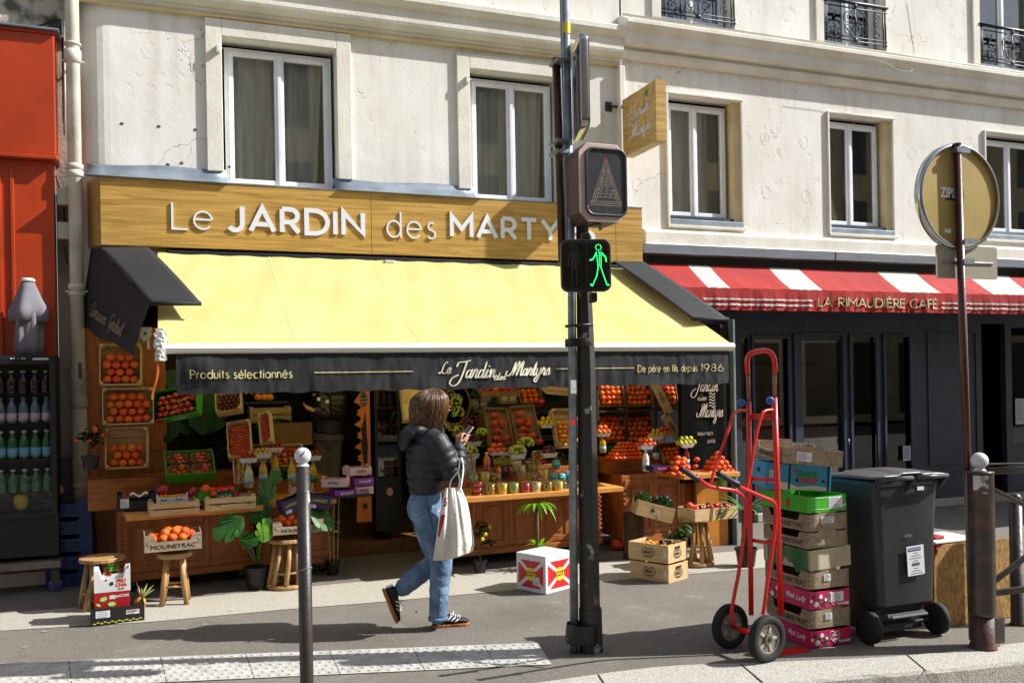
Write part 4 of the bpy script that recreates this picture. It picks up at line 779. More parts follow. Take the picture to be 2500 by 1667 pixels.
# café furniture seen through the glass
def bentchair(label,loc,rz):
    t=thing('bentwood_chair',label,'chair',loc,(0,0,rz)); w=mat('bentwood_red','#a8452a','#8a3420',scale=4,rough=.4)
    m=MB(); m.lathe([(.0,.44),(.2,.44),(.21,.455),(.2,.47),(0,.475)],(0,0,0),20); m.build('seat',w,t,smooth=True,local=True)
    for sx_,sy_ in ((1,1),(-1,1),(1,-1),(-1,-1)): 
        m=MB(); m.tube([(sx_*.13,sy_*.13,.44),(sx_*.18,sy_*.18,0)],[.016,.011],8); m.build('leg',w,t,local=True,smooth=True)
    m=MB(); m.tube([(-.17,.15,.45),(-.19,.2,.7),(-.14,.23,.9),(0,.24,.96),(.14,.23,.9),(.19,.2,.7),(.17,.15,.45)],.013,8); m.tube([(-.08,.17,.46),(-.09,.21,.7),(0,.23,.82),(.09,.21,.7),(.08,.17,.46)],.01,8); m.build('backrest',w,t,local=True,smooth=True)
bentchair('reddish bentwood chair inside the café facing left, left one',(P(2120,1000,.9).x,.9,.0),R(80)); bentchair('reddish bentwood chair inside the café by the right pane',(P(2215,1000,.8).x,.8,0),R(-70))
st=thing('stanchion','slim grey stanchion with a brass ball behind the café door glass','stanchion',(P(2046,1100,.6).x,.6,0)); m=MB(); m.lathe([(.12,0),(.12,.015),(.014,.03),(.014,1.55)],(0,0,0),14); m.build('pole',steel,st,local=True,smooth=True); m=MB(); m.sph((0,0,1.57),.025,12,8); m.build('knob',mat('brass','#a8864a',rough=.3,metal=1),st,local=True,smooth=True)
for (l,u,v,w_,h_,Y) in (('white printed notice taped low on the café door glass',2214,1106,.13,.19,YF-.01),('cream notice sheet taped high on the café window',2184,882,.13,.27,YF+.05),('pale menu sheet on the far right café window',2490,1004,.17,.35,YF-.01)):
    q=P(u,v,Y); e=thing('notice_sheet',l,'notice',q); m=MB(); m.box((-w_/2,-.002,-h_/2),(w_/2,0,h_/2)); m.build('paper',mat('paper_'+str(int(u)),'#b7c0cc' if u!=2184 else '#8f8368',rough=.7),e,local=True)
    m=MB()
    for k in range(9): m.box((-w_*.4,-.0034,h_*(.38-.09*k)),(w_*(.2+.2*random.random()),-.0024,h_*(.38-.09*k)+.006))
    m.build('print_lines',mat('print_ink','#33405a',rough=.7),e,local=True)
# ---------------- produce prototypes ----------------
def proto(mb,m,**k):
    o=mb.build('p',m,**k); me=o.data; bpy.data.objects.remove(o); return me
def fruit(prof_r,sx=1,sy=1,sz=1,dimple=0,nu=16,nv=10,seed=1,lump=0,tip=0):
    mb=MB(); vs=[];fs=[]
    for j in range(nv+1):
        t=PI*j/nv
        for k in range(nu):
            a=2*PI*k/nu; r=1+lump*math.sin(5*a+seed)*math.sin(t)**2; z=-math.cos(t); rr=math.sin(t)
            if dimple and j>nv*.75: z-=dimple*(1-rr)
            if dimple and j<nv*.25: z+=dimple*.5*(1-rr)
            if tip: z+=tip*(abs(z)**8)*(1 if z>0 else -1)
            vs.append((sx*rr*r*math.cos(a),sy*rr*r*math.sin(a),sz*z))
    for j in range(nv):
        for k in range(nu): fs.append((j*nu+k,j*nu+(k+1)%nu,(j+1)*nu+(k+1)%nu,(j+1)*nu+k))
    return mb.add(vs,fs)
om=mat('orange_peel','#e0620a','#d45206',scale=2,rough=.42,bump=.35,bscale=26,bdist=.04,rnd=.4); mm=mat('mandarin_peel','#e85c08','#d84e06',scale=2,rough=.35,bump=.3,bscale=18,bdist=.05,rnd=.4)
am=mat('apple_skin','#a8160c','#d9a83a',scale=1.6,rough=.3,lo=.5,hi=.72,rnd=.4); pm_=mat('plum_skin','#3a0d16','#6b1420',scale=2,rough=.3,rnd=.4); tm=mat('tomato_skin','#b81c10','#c93016',scale=1.5,rough=.2,rnd=.4)
lm=mat('lemon_peel','#d8b312','#c9a50c',scale=2,rough=.4,bump=.3,bscale=18,bdist=.04,rnd=.4); lim=mat('lime_peel','#a8b52a','#c4bc3a',scale=2,rough=.4,rnd=.4); apm=mat('apricot_skin','#dd8a1c','#cf7a14',scale=2,rough=.5,rnd=.4)
stm=mat('strawberry_skin','#b80f12','#a00b0e',scale=30,rough=.35,bump=.5,bscale=30,bdist=.05,rnd=.4); potm=mat('yellow_potato','#d0a850','#b98d3a',scale=3,rough=.7,rnd=.4); mgm=mat('dragonfruit_skin','#a8203a','#c04a3c',scale=3,rough=.5)
PM={'orange':proto(fruit(1,1,1,.96,.06),om,smooth=True),'mandarin':proto(fruit(1,1,1,.78,.12,lump=.015),mm,smooth=True),'apple':proto(fruit(1,1,1,.9,.25),am,smooth=True),
'plum':proto(fruit(1,1,1,1,.1),pm_,smooth=True),'tomato':proto(fruit(1,1,1,.82,.15,lump=.03),tm,smooth=True),'lemon':proto(fruit(1,.8,.8,1.05,tip=.22),lm,smooth=True),
'lime':proto(fruit(1,.85,.85,1.0,tip=.15),lim,smooth=True),'apricot':proto(fruit(1,1,1,.95,.1,nu=12,nv=8),apm,smooth=True),'strawberry':proto(fruit(1,.75,.75,1.1,tip=.15,nu=10,nv=7),stm,smooth=True),
'cherry_tomato':proto(fruit(1,.8,.8,1.05,nu=10,nv=7),tm,smooth=True),'potato':proto(fruit(1,.85,.8,1.1,lump=.05,nu=10,nv=7),potm,smooth=True),'radish':proto(fruit(1,.7,.7,1.3,nu=10,nv=7),mat('radish_skin','#b0123a',rough=.4),smooth=True)}
CNT={}
def put(kind,loc,r,label,group,name=None):
    o=bpy.data.objects.new(name or kind,PM[kind]); COL.objects.link(o); o.location=loc; o.scale=(r,r,r)
    o.rotation_euler=(random.uniform(-.5,.5),random.uniform(-.5,.5),random.uniform(0,6.28)); tag(o,label,kind.replace('_',' '),group); CNT[kind]=CNT.get(kind,0)+1; return o
def fillM(M,w,d,z,r,kind,label,group,frac=1,lift=.15,stag=True,y0=None,skip=0):
    """one loose layer of fruit on the local plane z of a crate placed by matrix M"""
    sx_=2*r*1.0; ny=max(1,int((d-2*r)/(sx_*.9))+1); k=0
    for j in range(ny):
        if j+1>ny*frac+.001: break
        nx=int((w-2*r)/sx_)+1 - (1 if stag and j%2 and (w-2*r)%sx_<r else 0); off=r if (stag and j%2) else 0
        for i in range(max(nx,1)):
            x=-w/2+r+i*sx_+off*.9+(w-2*r-(nx-1)*sx_-(off*.9 if off else 0))*.5*(0 if off else 1)
            if x>w/2-r*.6: continue
            y=-d/2+r+j*sx_*.9
            if skip and random.random()<skip: continue
            k+=1; put(kind,M@Vector((x+random.uniform(-.1,.1)*r,y+random.uniform(-.1,.1)*r,z+random.uniform(-lift,lift)*r)),r*random.uniform(.94,1.05),label,group)
    return k
film=glassm('thin_film',(.98,.98,.98),.0,.12,.35)
# ---------------- containers ----------------
cardin=mat('cardboard','#9a6f45','#86603a',scale=5,rough=.85,bump=.1,bscale=80)
stick=mat('paper_label','#ccd0d4','#b4b8be',scale=30,rough=.6,kind='noise',lo=.45,hi=.5); stickp=mat('paper_plain','#d4d6d8',rough=.6); ink=mat('print_dark','#25252b',rough=.6); inkb=mat('stamp_brown','#3a2a1c',rough=.8)
def crate(name,label,cat,M,w,d,h,m_,style='slat',group=None,inside=None):
    e=thing(name,label,cat,group=group); e.matrix_basis=M; e.location=M.to_translation(); e.rotation_euler=M.to_euler(); t=.006; L=dict(local=True)
    bb=.0008
    if style=='slat':
        a=MB(); 
        for k in range(5): a.box((-w/2+t,-d/2+d*k/5+.004,.0),(w/2-t,-d/2+d*(k+1)/5-.004,.004))
        a.build('base',m_,e,**L)
        for s_ in (-1,1):
            a=MB(); hs=h*.40
            for z0 in (.004,h*.54): a.box((-w/2,s_*d/2-t/2,z0),(w/2,s_*d/2+t/2,z0+hs))
            a.build('side_panel',m_,e,**L)
            a=MB(); 
            for z0 in (.004,h*.5): a.box((s_*w/2-t/2-.001,-d/2+t/2+.0006,z0),(s_*w/2+t/2-.001,d/2-t/2-.0006,z0+h*.46))
            a.build('end_panel',m_,e,**L)
            for s2 in (-1,1):
                a=MB(); a.prism([(0,0),(.028,0),(0,.028)],Matrix.Translation((s_*(w/2-t),s2*(d/2-t),.004))@Matrix.Diagonal((-s_,-s2,1,1)),h+.004); a.build('corner_post',m_,e,**L)
    else:
        im=inside or m_
        a=MB(); a.box((-w/2+t,-d/2+t,0),(w/2-t,d/2-t,.004)); a.build('base',im,e,**L)
        nd=h*.42; nw=w*.30; s_c=.02
        for s_ in (-1,1):
            a=MB()
            if style=='cut': poly=[(-w/2,0),(w/2,0),(w/2,h),(nw+s_c,h),(nw,h-nd),(-nw,h-nd),(-nw-s_c,h),(-w/2,h)]
            elif style=='tab': poly=[(-w/2,0),(w/2,0),(w/2,h*.96),(nw,h*.9),(-nw,h*.9),(-w/2,h*.96)]
            else: poly=[(-w/2,0),(w/2,0),(w/2,h),(-w/2,h)]
            a.prism(poly,frame((0,s_*d/2+t/2,0)),t); a.build('side_panel',m_,e,**L)
            a=MB(); tw=min(.06,d*.2)
            if style in('cut','tab'): poly=[(-d/2+t,0),(d/2-t,0),(d/2-t,h*.97),(tw+.01,h*.97),(tw,h*.97+.018),(-tw,h*.97+.018),(-tw-.01,h*.97),(-d/2+t,h*.97)]
            else: poly=[(-d/2+t,0),(d/2-t,0),(d/2-t,h),(-d/2+t,h)]
            a.prism(poly,frame((s_*(w/2-t/2)-t/2,0,0),(0,1,0)),t); a.build('end_panel',m_,e,**L)
        if inside and inside is not m_:
            for s_ in (-1,1):
                a=MB(); a.box((-w/2+.008,s_*(d/2-.006)-.001,.005),(w/2-.008,s_*(d/2-.006)+.001,h-nd-.003)); a.build('liner',im,e,**L)
                a=MB(); a.box((s_*(w/2-.010)-.001,-d/2+.009,.005),(s_*(w/2-.010)+.001,d/2-.009,h*.93)); a.build('liner',im,e,**L)
    return e
def face(M,w,d,side='f',x=0,z=0,off=.0042):
    """frame on an outer face of a crate: f = -y side, l = -x side, r = +x"""
    if side=='f': return M@frame((x,-d/2-off,z),(1,0,0),(0,0,1))
    if side=='l': return M@frame((-w/2-off,x,z),(0,-1,0),(0,0,1))
    return M@frame((w/2+off,x,z),(0,1,0),(0,0,1))
def ctext(e,s,size,m_,F,**k): return txt(s,size,m_,F,e,**k)
def sticker(e,F,w,h,m_=None,lines=4,name='label_sticker'):
    a=MB(); a.box((-w/2,-h/2,0),(w/2,h/2,.0006),F); o=a.build(name,m_ or stickp,e)
    if lines:
        a=MB()
        for k in range(lines): a.box((-w*.42,h*(.34-.75*k/max(1,lines-1))-.0012,.001),(w*(.05+.35*random.random()),h*(.34-.75*k/max(1,lines-1))+.0012,.0013),F)
        a.build('print_lines',ink,o)
    return o
cw_=lambda u,v,Y: P(u,v,Y)
# ---------------- stalls ----------------
cast_m=mat('caster_grey','#55585a',rough=.5,metal=.5); tyre=mat('rubber','#151515',rough=.8,bump=.2,bscale=60)
def caster(par,x,y,r=.045,mw=None,zt=.12):
    m=MB(); m.lathe([(r*.95,-.012),(r,-.008),(r,.008),(r*.95,.012)],(0,0,0),20,M=Matrix.Translation((x,y,r))@Matrix.Rotation(R(90),4,'X')@Matrix.Rotation(0,4,'Z')); w=m.build('caster_wheel',mw or tyre,par,smooth=True)
    m=MB(); m.box((x-.03,y-.018,r),(x+.03,y-.014,zt)); m.box((x-.03,y+.014,r),(x+.03,y+.018,zt)); m.box((x-.04,y-.03,zt-.006),(x+.04,y+.03,zt)); m.build('caster_fork',cast_m,par)
def stall(label,x0,x1,yf,yb,zb,z_up,ang=0,board=None,piv=None):
    """wheeled oak counter: panelled body, rear tier, lower front board"""
    piv=piv or (x0,yf); e=thing('market_stall',label,'market stall',(piv[0],piv[1],0),(0,0,R(ang))); M=wmat(e)@Matrix.Translation((-piv[0],-piv[1],0))
    m=MB(); m.box((x0,yf,.12),(x1,yb,zb-.03),M); m.build('body',wood_o,e,bevel=.006)
    n_=max(2,round((x1-x0)/.34)); t=.012
    for i in range(n_):
        a=x0+.03+(x1-x0-.06)*i/n_; b_=x0+.03+(x1-x0-.06)*(i+1)/n_; m=MB(); z0=.17; z1=zb-.08
        for (p,q) in (((a+.0,z0),(b_,z0+.05)),((a,z1-.05),(b_,z1)),((a,z0+.051),(a+.045,z1-.051)),((b_-.045,z0+.051),(b_,z1-.051))): m.box((p[0]+.001,yf-t,p[1]),(q[0]-.001,yf-.0005,q[1]),M)
        m.box((a+.075,yf-t*.7,z0+.085),(b_-.075,yf-.0005,z1-.085),M); m.build('door_panel',wood_o,e,bevel=.003)
    m=MB(); m.box((x0-.01,yf-.02,.10),(x1+.01,yf-.0005,.155),M); m.build('plinth_rail',wood_h,e,bevel=.004)
    for xx in (x0+.002,x1-.03):     # carved corner strips
        m=MB()
        for k in range(9): m.box((xx,yf-.028,.2+(zb-.32)*k/9),(xx+.03,yf-.014,.2+(zb-.32)*(k+.55)/9),M)
        m.build('corner_carving',wood_o,e,bevel=.004)
    if z_up:
        m=MB(); m.box((x0-(.22 if x0<0 else .06),yf+.22,zb-.029),(x1+.02,yb+.1,z_up),M); m.build('rear_tier',wood_h,e,bevel=.006)
    if board:
        bx0_,bx1_,byf=board; m=MB(); m.box((bx0_,byf,zb-.045),(bx1_,yf+.24,zb),M); m.build('top_board',wood_lt,e,bevel=.004)
    for xx in (x0+.09,x1-.09): 
        q=M@Vector((xx,yf+.06,0)); caster(e,q.x,q.y)
    return e
stall('low wheeled oak stall under the left fruit crates, with a front board',-.40,.70,-.78,-.35,.71,.95,6,board=(-.37,.70,-1.24))
stall('short oak stall half hidden by the bollard, carrying juice bottles',.74,1.40,-.72,-.2,.72,.86,3,board=(.74,1.36,-1.05))
stall('long oak stall behind the walking woman with fruit cups on its board',2.33,4.0,-1.0,-.3,.71,.86,2,board=(2.36,3.98,-1.50))
stall('dark oak stall at the right end carrying pyramids of mandarins',4.22,5.25,-.98,-.3,.79,.92,0,board=(4.62,5.26,-1.50))
def stool(name,label,x,y,h,r=.15,n=4,style='turned',group=None,sc=1,spin=45):
    e=thing(name,label,'stool',(x,y,0),(0,0,R(spin)),group); L=dict(local=True)
    m=MB(); m.lathe([(0,h-.04),(r*.96,h-.04),(r,h-.03),(r*1.02,h-.012),(r,h),(0,h)],(0,0,0),24); m.build('seat',stoolw,e,smooth=False,bevel=.004,**L)
    for k in range(n):
        a=2*PI*k/n; ca,sa=math.cos(a),math.sin(a); m=MB(); m.tube([(r*.6*ca,r*.6*sa,h-.04),(r*.8*ca,r*.8*sa,h*.45),(r*1.02*ca,r*1.02*sa,0)],[.02*sc,.024*sc,.02*sc],9); m.build('leg',stoolw,e,smooth=True,**L)
    m=MB()
    for k in range(n):
        a=2*PI*k/n; b_=2*PI*(k+1)/n; rr=r*.86; zz=h*.36; m=MB(); m.tube([(rr*math.cos(a),rr*math.sin(a),zz),(rr*math.cos(b_),rr*math.sin(b_),zz)],.010,7); m.build('stretcher',stoolw,e,smooth=True,**L)
    return e
stool('round_stool','pale round wooden stool under the orange crate, its feet in the sun',.03,-1.32,.41,.13,spin=40)
def branchstool(label,x,y,h,r,base=True,n=9):
    e=thing('branch_stool',label,'stool',(x,y,0)); L=dict(local=True); m=MB(); m.lathe([(0,h-.03),(r,h-.03),(r,h),(0,h)],(0,0,0),20); m.build('seat',stoolw,e,bevel=.005,**L)
    for k in range(n):
        a=2*PI*k/n+.3; b_=a+.35; m=MB(); m.tube([(r*.62*math.cos(b_),r*.62*math.sin(b_),h-.03),(r*.8*math.cos((a+b_)/2)+random.uniform(-.01,.01),r*.8*math.sin((a+b_)/2),h*.5),(r*1.0*math.cos(a),r*1.0*math.sin(a),.0)],[.016,.021,.02],8); m.build('branch_leg',stoolw,e,smooth=True,**L)
    if base: m=MB(); m.tube([(r*math.cos(k*PI/10),r*math.sin(k*PI/10),.022) for k in range(21)],.02,8,cap=False); m.build('base_ring',stoolw,e,smooth=True,**L)
    m=MB(); m.tube([(r*.85*math.cos(k*PI/10),r*.85*math.sin(k*PI/10),h*.33) for k in range(21)],.010,6,cap=False); m.build('hoop',stoolw,e,smooth=True,**L)
    return e
branchstool('rustic branch stool in shade beside the monstera pot',.93,-1.12,.42,.16); branchstool('rustic branch stool with base ring under the right fruit crate',4.52,-1.84,.44,.155)
branchstool('rough branch stool standing behind the white fruit carton',-.50,-1.22,.40,.17,False,7)
e=thing('log','short rough log standing under the tilted crate of greens','log',(4.16,-1.32,0)); m=MB(); m.lathe([(0,0),(.10,0),(.095,.1),(.10,.25),(.097,.44),(0,.44)],(0,0,0),16,fold=lambda a,z:1+.05*math.sin(a*3+z*9)); m.build('trunk',mat('bark','#5a3c22','#33200f',scale=9,rough=.95,bump=1,bscale=30,stretch=(1,1,.3)),e,local=True,smooth=True)
# ---------------- crates of oranges, left tower ----------------
inkg=mat('stamp_green','#1d8a4a',rough=.6)
for i,(u0,u1,v0,v1,rz,n_,lab) in enumerate(((247,345,845,948,-3,1.0,'top'),(250,372,952,1045,2,1.0,'middle'),(262,362,1048,1152,-4,.8,'bottom'))):
    Yc=-.62; a=P(u0,v1,Yc); b_=P(u1,v0,Yc); w=b_.x-a.x; hh=b_.z-a.z; dep=.17
    M=Matrix.Translation(((a.x+b_.x)/2,Yc+dep,(a.z+b_.z)/2))@Matrix.Rotation(R(rz),4,'Z')@Matrix.Rotation(R(80),4,'X')
    crate('fruit_crate',f'{lab} crate of the three pine crates of big oranges standing on end at the left',"crate",M,w,hh*.98,dep,pine,'slat','upright pine crates of oranges')
    r=.036; fillM(M,w-.03,hh-.03,.10 if i else .12,r,'orange',f'big orange in the {lab} pine crate of the left tower','oranges in the left tower',frac=n_,skip=0)
    fillM(M,w-.05,hh-.06,.045,r,'orange',f'big orange in the {lab} pine crate of the left tower','oranges in the left tower',frac=n_-.1)
# ---------------- goods on the left stall ----------------
green=mat('box_green','#3f9a20','#37901c',scale=3,rough=.55); dgreen=mat('box_dark_green','#134a1a',rough=.55); pink=mat('box_pink','#d6b4b8','#caa5aa',scale=4,rough=.6); purple=mat('box_purple','#7a2a8a',rough=.5); navyb=mat('box_violet','#2a1c48',rough=.5); whitec=mat('box_white','#d8d8d6','#c8c8c6',scale=4,rough=.6); blackc=mat('box_black','#131416','#1c1d1f',scale=4,rough=.5); redc2=mat('box_red','#b5141c','#a00f18',scale=3,rough=.5)
redp=mat('print_red','#c4161c',rough=.5); whp=mat('print_white','#e2e2e0',rough=.5); yelp=mat('print_yellow','#c9c32a',rough=.5); blup=mat('print_blue','#1d3d8a',rough=.5)
def at_(u,v,Y,rz=0,rx=0,ry=0): return Matrix.Translation(P(u,v,Y))@Matrix.Rotation(R(rz),4,'Z')@Matrix.Rotation(R(rx),4,'X')@Matrix.Rotation(R(ry),4,'Y')
M=at_(462,1148,-.62,4,38); w,d,h=.40,.30,.11
e=crate('apple_box','open green cardboard box of small apples in four punnets, tilted on the left stall','box',M,w,d,h,green,'tab',inside=cardin); ctext(e,'rockit',.05,ink,face(M,w,d,'l',0,.055)@Matrix.Rotation(0,4,'Z')); sticker(e,face(M,w,d,'l',.10,.05),.07,.05)
for ix in (-1,1):
    for iy in (-1,1):
        Mp=M@Matrix.Translation((ix*.095,iy*.072,.03)); p_=thing('punnet','brown card punnet of small apples in the '+('upper' if iy>0 else 'lower')+(' right' if ix>0 else ' left')+' quarter of the green box','punnet',group='punnets in the green apple box'); p_.matrix_basis=Mp; m=MB()
        rim=[(.085*math.copysign(abs(math.cos(a))**.5,math.cos(a)),.062*math.copysign(abs(math.sin(a))**.5,math.sin(a))) for a in [k*PI/12 for k in range(24)]]
        m.add([(x*.8,y*.8,0) for x,y in rim]+[(x,y,.055) for x,y in rim],[(k,(k+1)%24,24+(k+1)%24,24+k) for k in range(24)]+[tuple(range(24))]); m.build('tray',cardin,p_,local=True,solid=.002)
        for k in range(8): put('apple',Mp@Vector((random.uniform(-.055,.055),-.04+.08*((k*.37)%1),.045+.012*(k%3))),.021,'small red and yellow apple in a punnet of the green box','apples in punnets')
# green box hanging above the left stall with a red heart
M=at_(440,990,-.55,-8,62,-22); w,d,h=.42,.28,.09
e=crate('apple_box','upper green box with a red heart, steeply tilted behind the left stall','box',M,w,d,h,green,'tab',inside=dgreen); ctext(e,'rockit',.06,ink,face(M,w,d,'l',0,.045)); 
hp=[(0,-.05),(.045,-.005),(.045,.03),(.02,.045),(0,.03),(-.02,.045),(-.045,.03),(-.045,-.005)]
m=MB(); m.prism(hp,face(M,w,d,'f',-.16,.05),.002); m.build('heart_print',redp,e); ctext(e,'rockit',.055,whp,face(M,w,d,'f',.02,.04)); fillM(M,w-.04,d-.04,.06,.03,'apple','small apple in the tilted heart-marked box','apples in the heart box')
# black carton with label
M=at_(333,1240,-.88,3); w,d,h=.30,.26,.13; e=crate('carton','black open carton with a white label at the left of the stall board','box',M,w,d,h,blackc,'cut'); sticker(e,face(M,w,d,'f',-.09,.06),.065,.075,lines=7); m=MB(); m.lathe([(.022,0),(.022,.001)],(0,0,0),16,M=face(M,w,d,'f',-.09,.118)); m.build('badge_print',mat('print_brown','#7a3a1c',rough=.6),e)
m=MB(); m.grid(lambda u,v:M@Vector((-.05+.14*u,-.06+.1*v,.11+.015*math.sin(u*9)+.01*math.sin(v*7))),8,6); tag(m.build('tissue_sheet',whp,smooth=True),'crumpled white tissue in the black carton on the stall','tissue')
# dragon fruit, mangoes
for (u,v,Y,r_,kk,lab,cc) in ((395,1200,-.75,.055,'dragonfruit','red scaly dragon fruit above the black carton','dragon fruit'),(470,1205,-.78,.05,'mango','dark red mango left of the green boxes','mango')):
    q=P(u,v,Y); f=fruit(1,.85,.8,1.25,lump=.05); 
    o=f.build(kk,mgm,smooth=True); o.location=q; o.scale=(r_,)*3; o.rotation_euler=(.3,.7 if kk=='dragonfruit' else .2,.4); tag(o,lab,cc)
M=at_(420,1232,-1.02,3); w,d,h=.24,.16,.08; e=crate('carton','low white carton with blue print and small orange fruit on the stall board','box',M,w,d,h,whitec,'tab'); 
for xx in (-.07,.05): ctext(e,'Terra',.022,inkg,face(M,w,d,'f',xx,.025)); 
for xx in (-.07,.05):
    m=MB(); 
    for k in (-1,0,1): m.prism([(-.01,0),(.01,0),(.014,.008),(-.006,.008)],face(M,w,d,'f',xx+k*.018,.045+.004*abs(k)),.001)
    m.build('logo_print',blup,e)
fillM(M,w-.02,d-.02,.07,.016,'apricot','kumquat in the white carton on the left stall','kumquats in the white carton')
M=at_(530,1222,-.98,2); w,d,h=.34,.22,.10; e=crate('tomato_box','dark green box of vine tomatoes behind the pale wooden crates','box',M,w,d,h,dgreen,'tab',inside=cardin); ctext(e,'rockit',.05,whp,face(M,w,d,'f',.05,.05)); m=MB(); m.box((-.16,-d/2-.0052,.02),(-.06,-d/2-.0042,.095),M); m.build('green_panel',green,e)
m=MB(); m.prism([(x*.5,y*.5) for x,y in hp],face(M,w,d,'f',.14,.06),.002); m.build('heart_print',redp,e); fillM(M,w-.03,d-.03,.095,.03,'tomato','red tomato in the dark green box','tomatoes in the dark green box')
for (u,v,Y,k_,r_,lab) in ((480,1200,-.72,'lemon',.03,'lone lemon between mango and green box'),(502,1192,-1.12,'orange',.034,'larger loose orange in the right pale crate'),(521,1205,-1.12,'orange',.027,'smaller loose orange in the right pale crate')): put(k_,P(u,v,Y),r_,lab,None)
for (u,v,w,lab,Y) in ((424,1258,.38,'left one of two pale slatted crates on the front board',-1.10),(560,1245,.40,'right one of two pale slatted crates on the front board',-1.08)):
    M=at_(u,v-4,Y,4); d,h=.22,.115; e=crate('slatted_crate',lab,'crate',M,w,d,h,pine,'slat',group='pale slatted crates on the front board')
    if u>500:
        for xx in (-.10,.15): m=MB(); m.prism([(-.02,-.01),(.02,-.01),(.008,.004),(0,.018),(-.008,.004)],face(M,w,d,'f',xx,.05),.0012); m.build('tree_print',inkg,e)
    else: sticker(e,face(M,w,d,'l',.05,.06),.06,.06)
# MOUNEYRAC crates on stools
def mouney(label,M,w,d,h,group=None,tsx=1,sidetext=True,stk=None,m_=None,name='wooden_crate'):
    e=crate(name,label,'crate',M,w,d,h,m_ or pinew,'cut',group=group); 
    if sidetext: ctext(e,'MOUNEYRAC',h*.36,inkb,face(M,w,d,'f',.0,h*.27),sx=1.15)
    for s_ in (-1,1): 
        m=MB(); F=face(M,w,d,'f',s_*w*.43,h*.5); m.tube([F@Vector((0,.03,0)),F@Vector((.012*s_,.01,.001)),F@Vector((.0,-.015,.0)),F@Vector((-.014*s_,-.012,0))],.0014,4); m.build('wire_staple',steel,e)
    return e
M=at_(421,1336,-1.33,3); mouney('weathered crate of oranges on the pale round stool',M,.42,.30,.13); fillM(M,.38,.26,.09,.037,'orange','orange in the crate on the round stool','oranges in the stool crate'); fillM(M@Matrix.Translation((.02,0,0)),.24,.2,.135,.037,'orange','orange in the crate on the round stool','oranges in the stool crate')
M=at_(722,1296,-1.14,2); mouney('weathered crate of oranges on a branch stool right behind the bollard',M,.42,.28,.11); fillM(M,.38,.24,.085,.038,'orange','orange in the crate behind the bollard','oranges in the bollard crate'); fillM(M@Matrix.Translation((-.05,0,0)),.24,.2,.125,.037,'orange','orange in the crate behind the bollard','oranges in the bollard crate')
# violet boxes leaning
for (u,v,rz,ry,lab) in ((714,1247,14,-16,'violet carton with yellow print leaning left of the bollard'),(776,1240,-4,10,'violet carton with yellow print leaning right of the bollard')):
    M=at_(u,v,-1.18,rz,0,ry); e=crate('violet_carton',lab,'box',M,.19,.12,.13,navyb,'tab'); ctext(e,'LARGEST',.034,yelp,face(M,.19,.12,'f',0,.07)); sticker(e,face(M,.19,.12,'f',-.05,.02),.05,.03)
# BORJA pink/purple cartons
for (u,v,Y,rz,w,c_,lab) in ((735,1206,-.78,0,.20,pink,'low pink carton left of the bollard on the short stall'),(838,1212,-.95,6,.20,purple,'lower purple carton in the stack right of the bollard'),(880,1204,-.86,12,.18,pink,'lower pink carton at the right of the carton stack'),(880,1183,-.86,12,.19,purple,'upper purple carton in the stack right of the bollard'),(820,1186,-.95,-22,.22,pink,'opened pink carton at the left of the carton stack'),(872,1158,-.82,14,.21,pink,'topmost pink carton at the right of the stack')):
    M=at_(u,v,Y,rz); e=crate('fruit_carton',lab,'box',M,w,.17,.075,c_,'tab',inside=cardin,group='pink and purple fruit cartons'); ctext(e,'BORJA',.032,ink if c_ is pink else whp,face(M,w,.17,'f',0,.035)); 
    if c_ is purple: sticker(e,face(M,w,.17,'f',.05,.04),.03,.02)
m=MB(); a,b_=P(745,1214,-1.0),P(905,1214,-1.0); m.box((a.x,-1.05,a.z-.02),(b_.x,-.7,a.z)); tag(m.build('glass_shelf_board',black2),'thin dark board under the pink and purple cartons','board')
# ---- mid-left tilted crates with small fruit ----
def tilt(label,u,v,Y,w,d,h,rz,rx,ry,m_,kind,r,flabel,style='slat',**k):
    M=at_(u,v,Y,rz,rx,ry); e=crate('display_crate',label,'crate',M,w,d,h,m_,style); fillM(M,w-.02,d-.02,h*.62,r,kind,flabel,flabel+'s',**k); return e,M
tilt('pine crate full of small red tomatoes tilted left of the bollard',588,1080,-.50,.20,.36,.09,0,58,-14,pine,'cherry_tomato',.0145,'small red tomato in the tilted crate')
tilt('pine crate of dark plums above the tomato crate',562,978,-.42,.22,.30,.10,0,60,-16,pine,'plum',.02,'dark plum in the upper tilted crate',frac=.8)
tilt('narrow pine crate of red radishes tilted right of the tomato crate',655,1052,-.42,.11,.34,.07,0,52,-34,pine,'radish',.012,'red radish in the narrow crate')
tilt('pink upright carton of small yellow potatoes below the tomato crate',590,1150,-.62,.12,.26,.08,0,62,-12,pink,'potato',.019,'small yellow potato in the pink carton','tab')
for (u,v,Y,kind,r_,n_,lab) in ((600,955,.1,'lemon',.03,4,'persimmon on the high back shelf'),(630,970,.1,'apricot',.04,5,'yellow persimmon piled on the high back shelf')):
    for k in range(n_): put(kind,P(u+(k%3)*14,v-(k//3)*18,Y),r_,lab,lab+'s')
m=MB(); a=P(575,982,.0); m.box((a.x,-.05,a.z-.02),(a.x+.5,.3,a.z)); tag(m.build('back_shelf',black2),'high black shelf board at the back left of the doorway','shelf')
M=at_(658,1030,.9,0,0); crate('slatted_crate','pale slatted crate high at the dark back of the shop','crate',M,.42,.3,.16,pine,'slat'); 
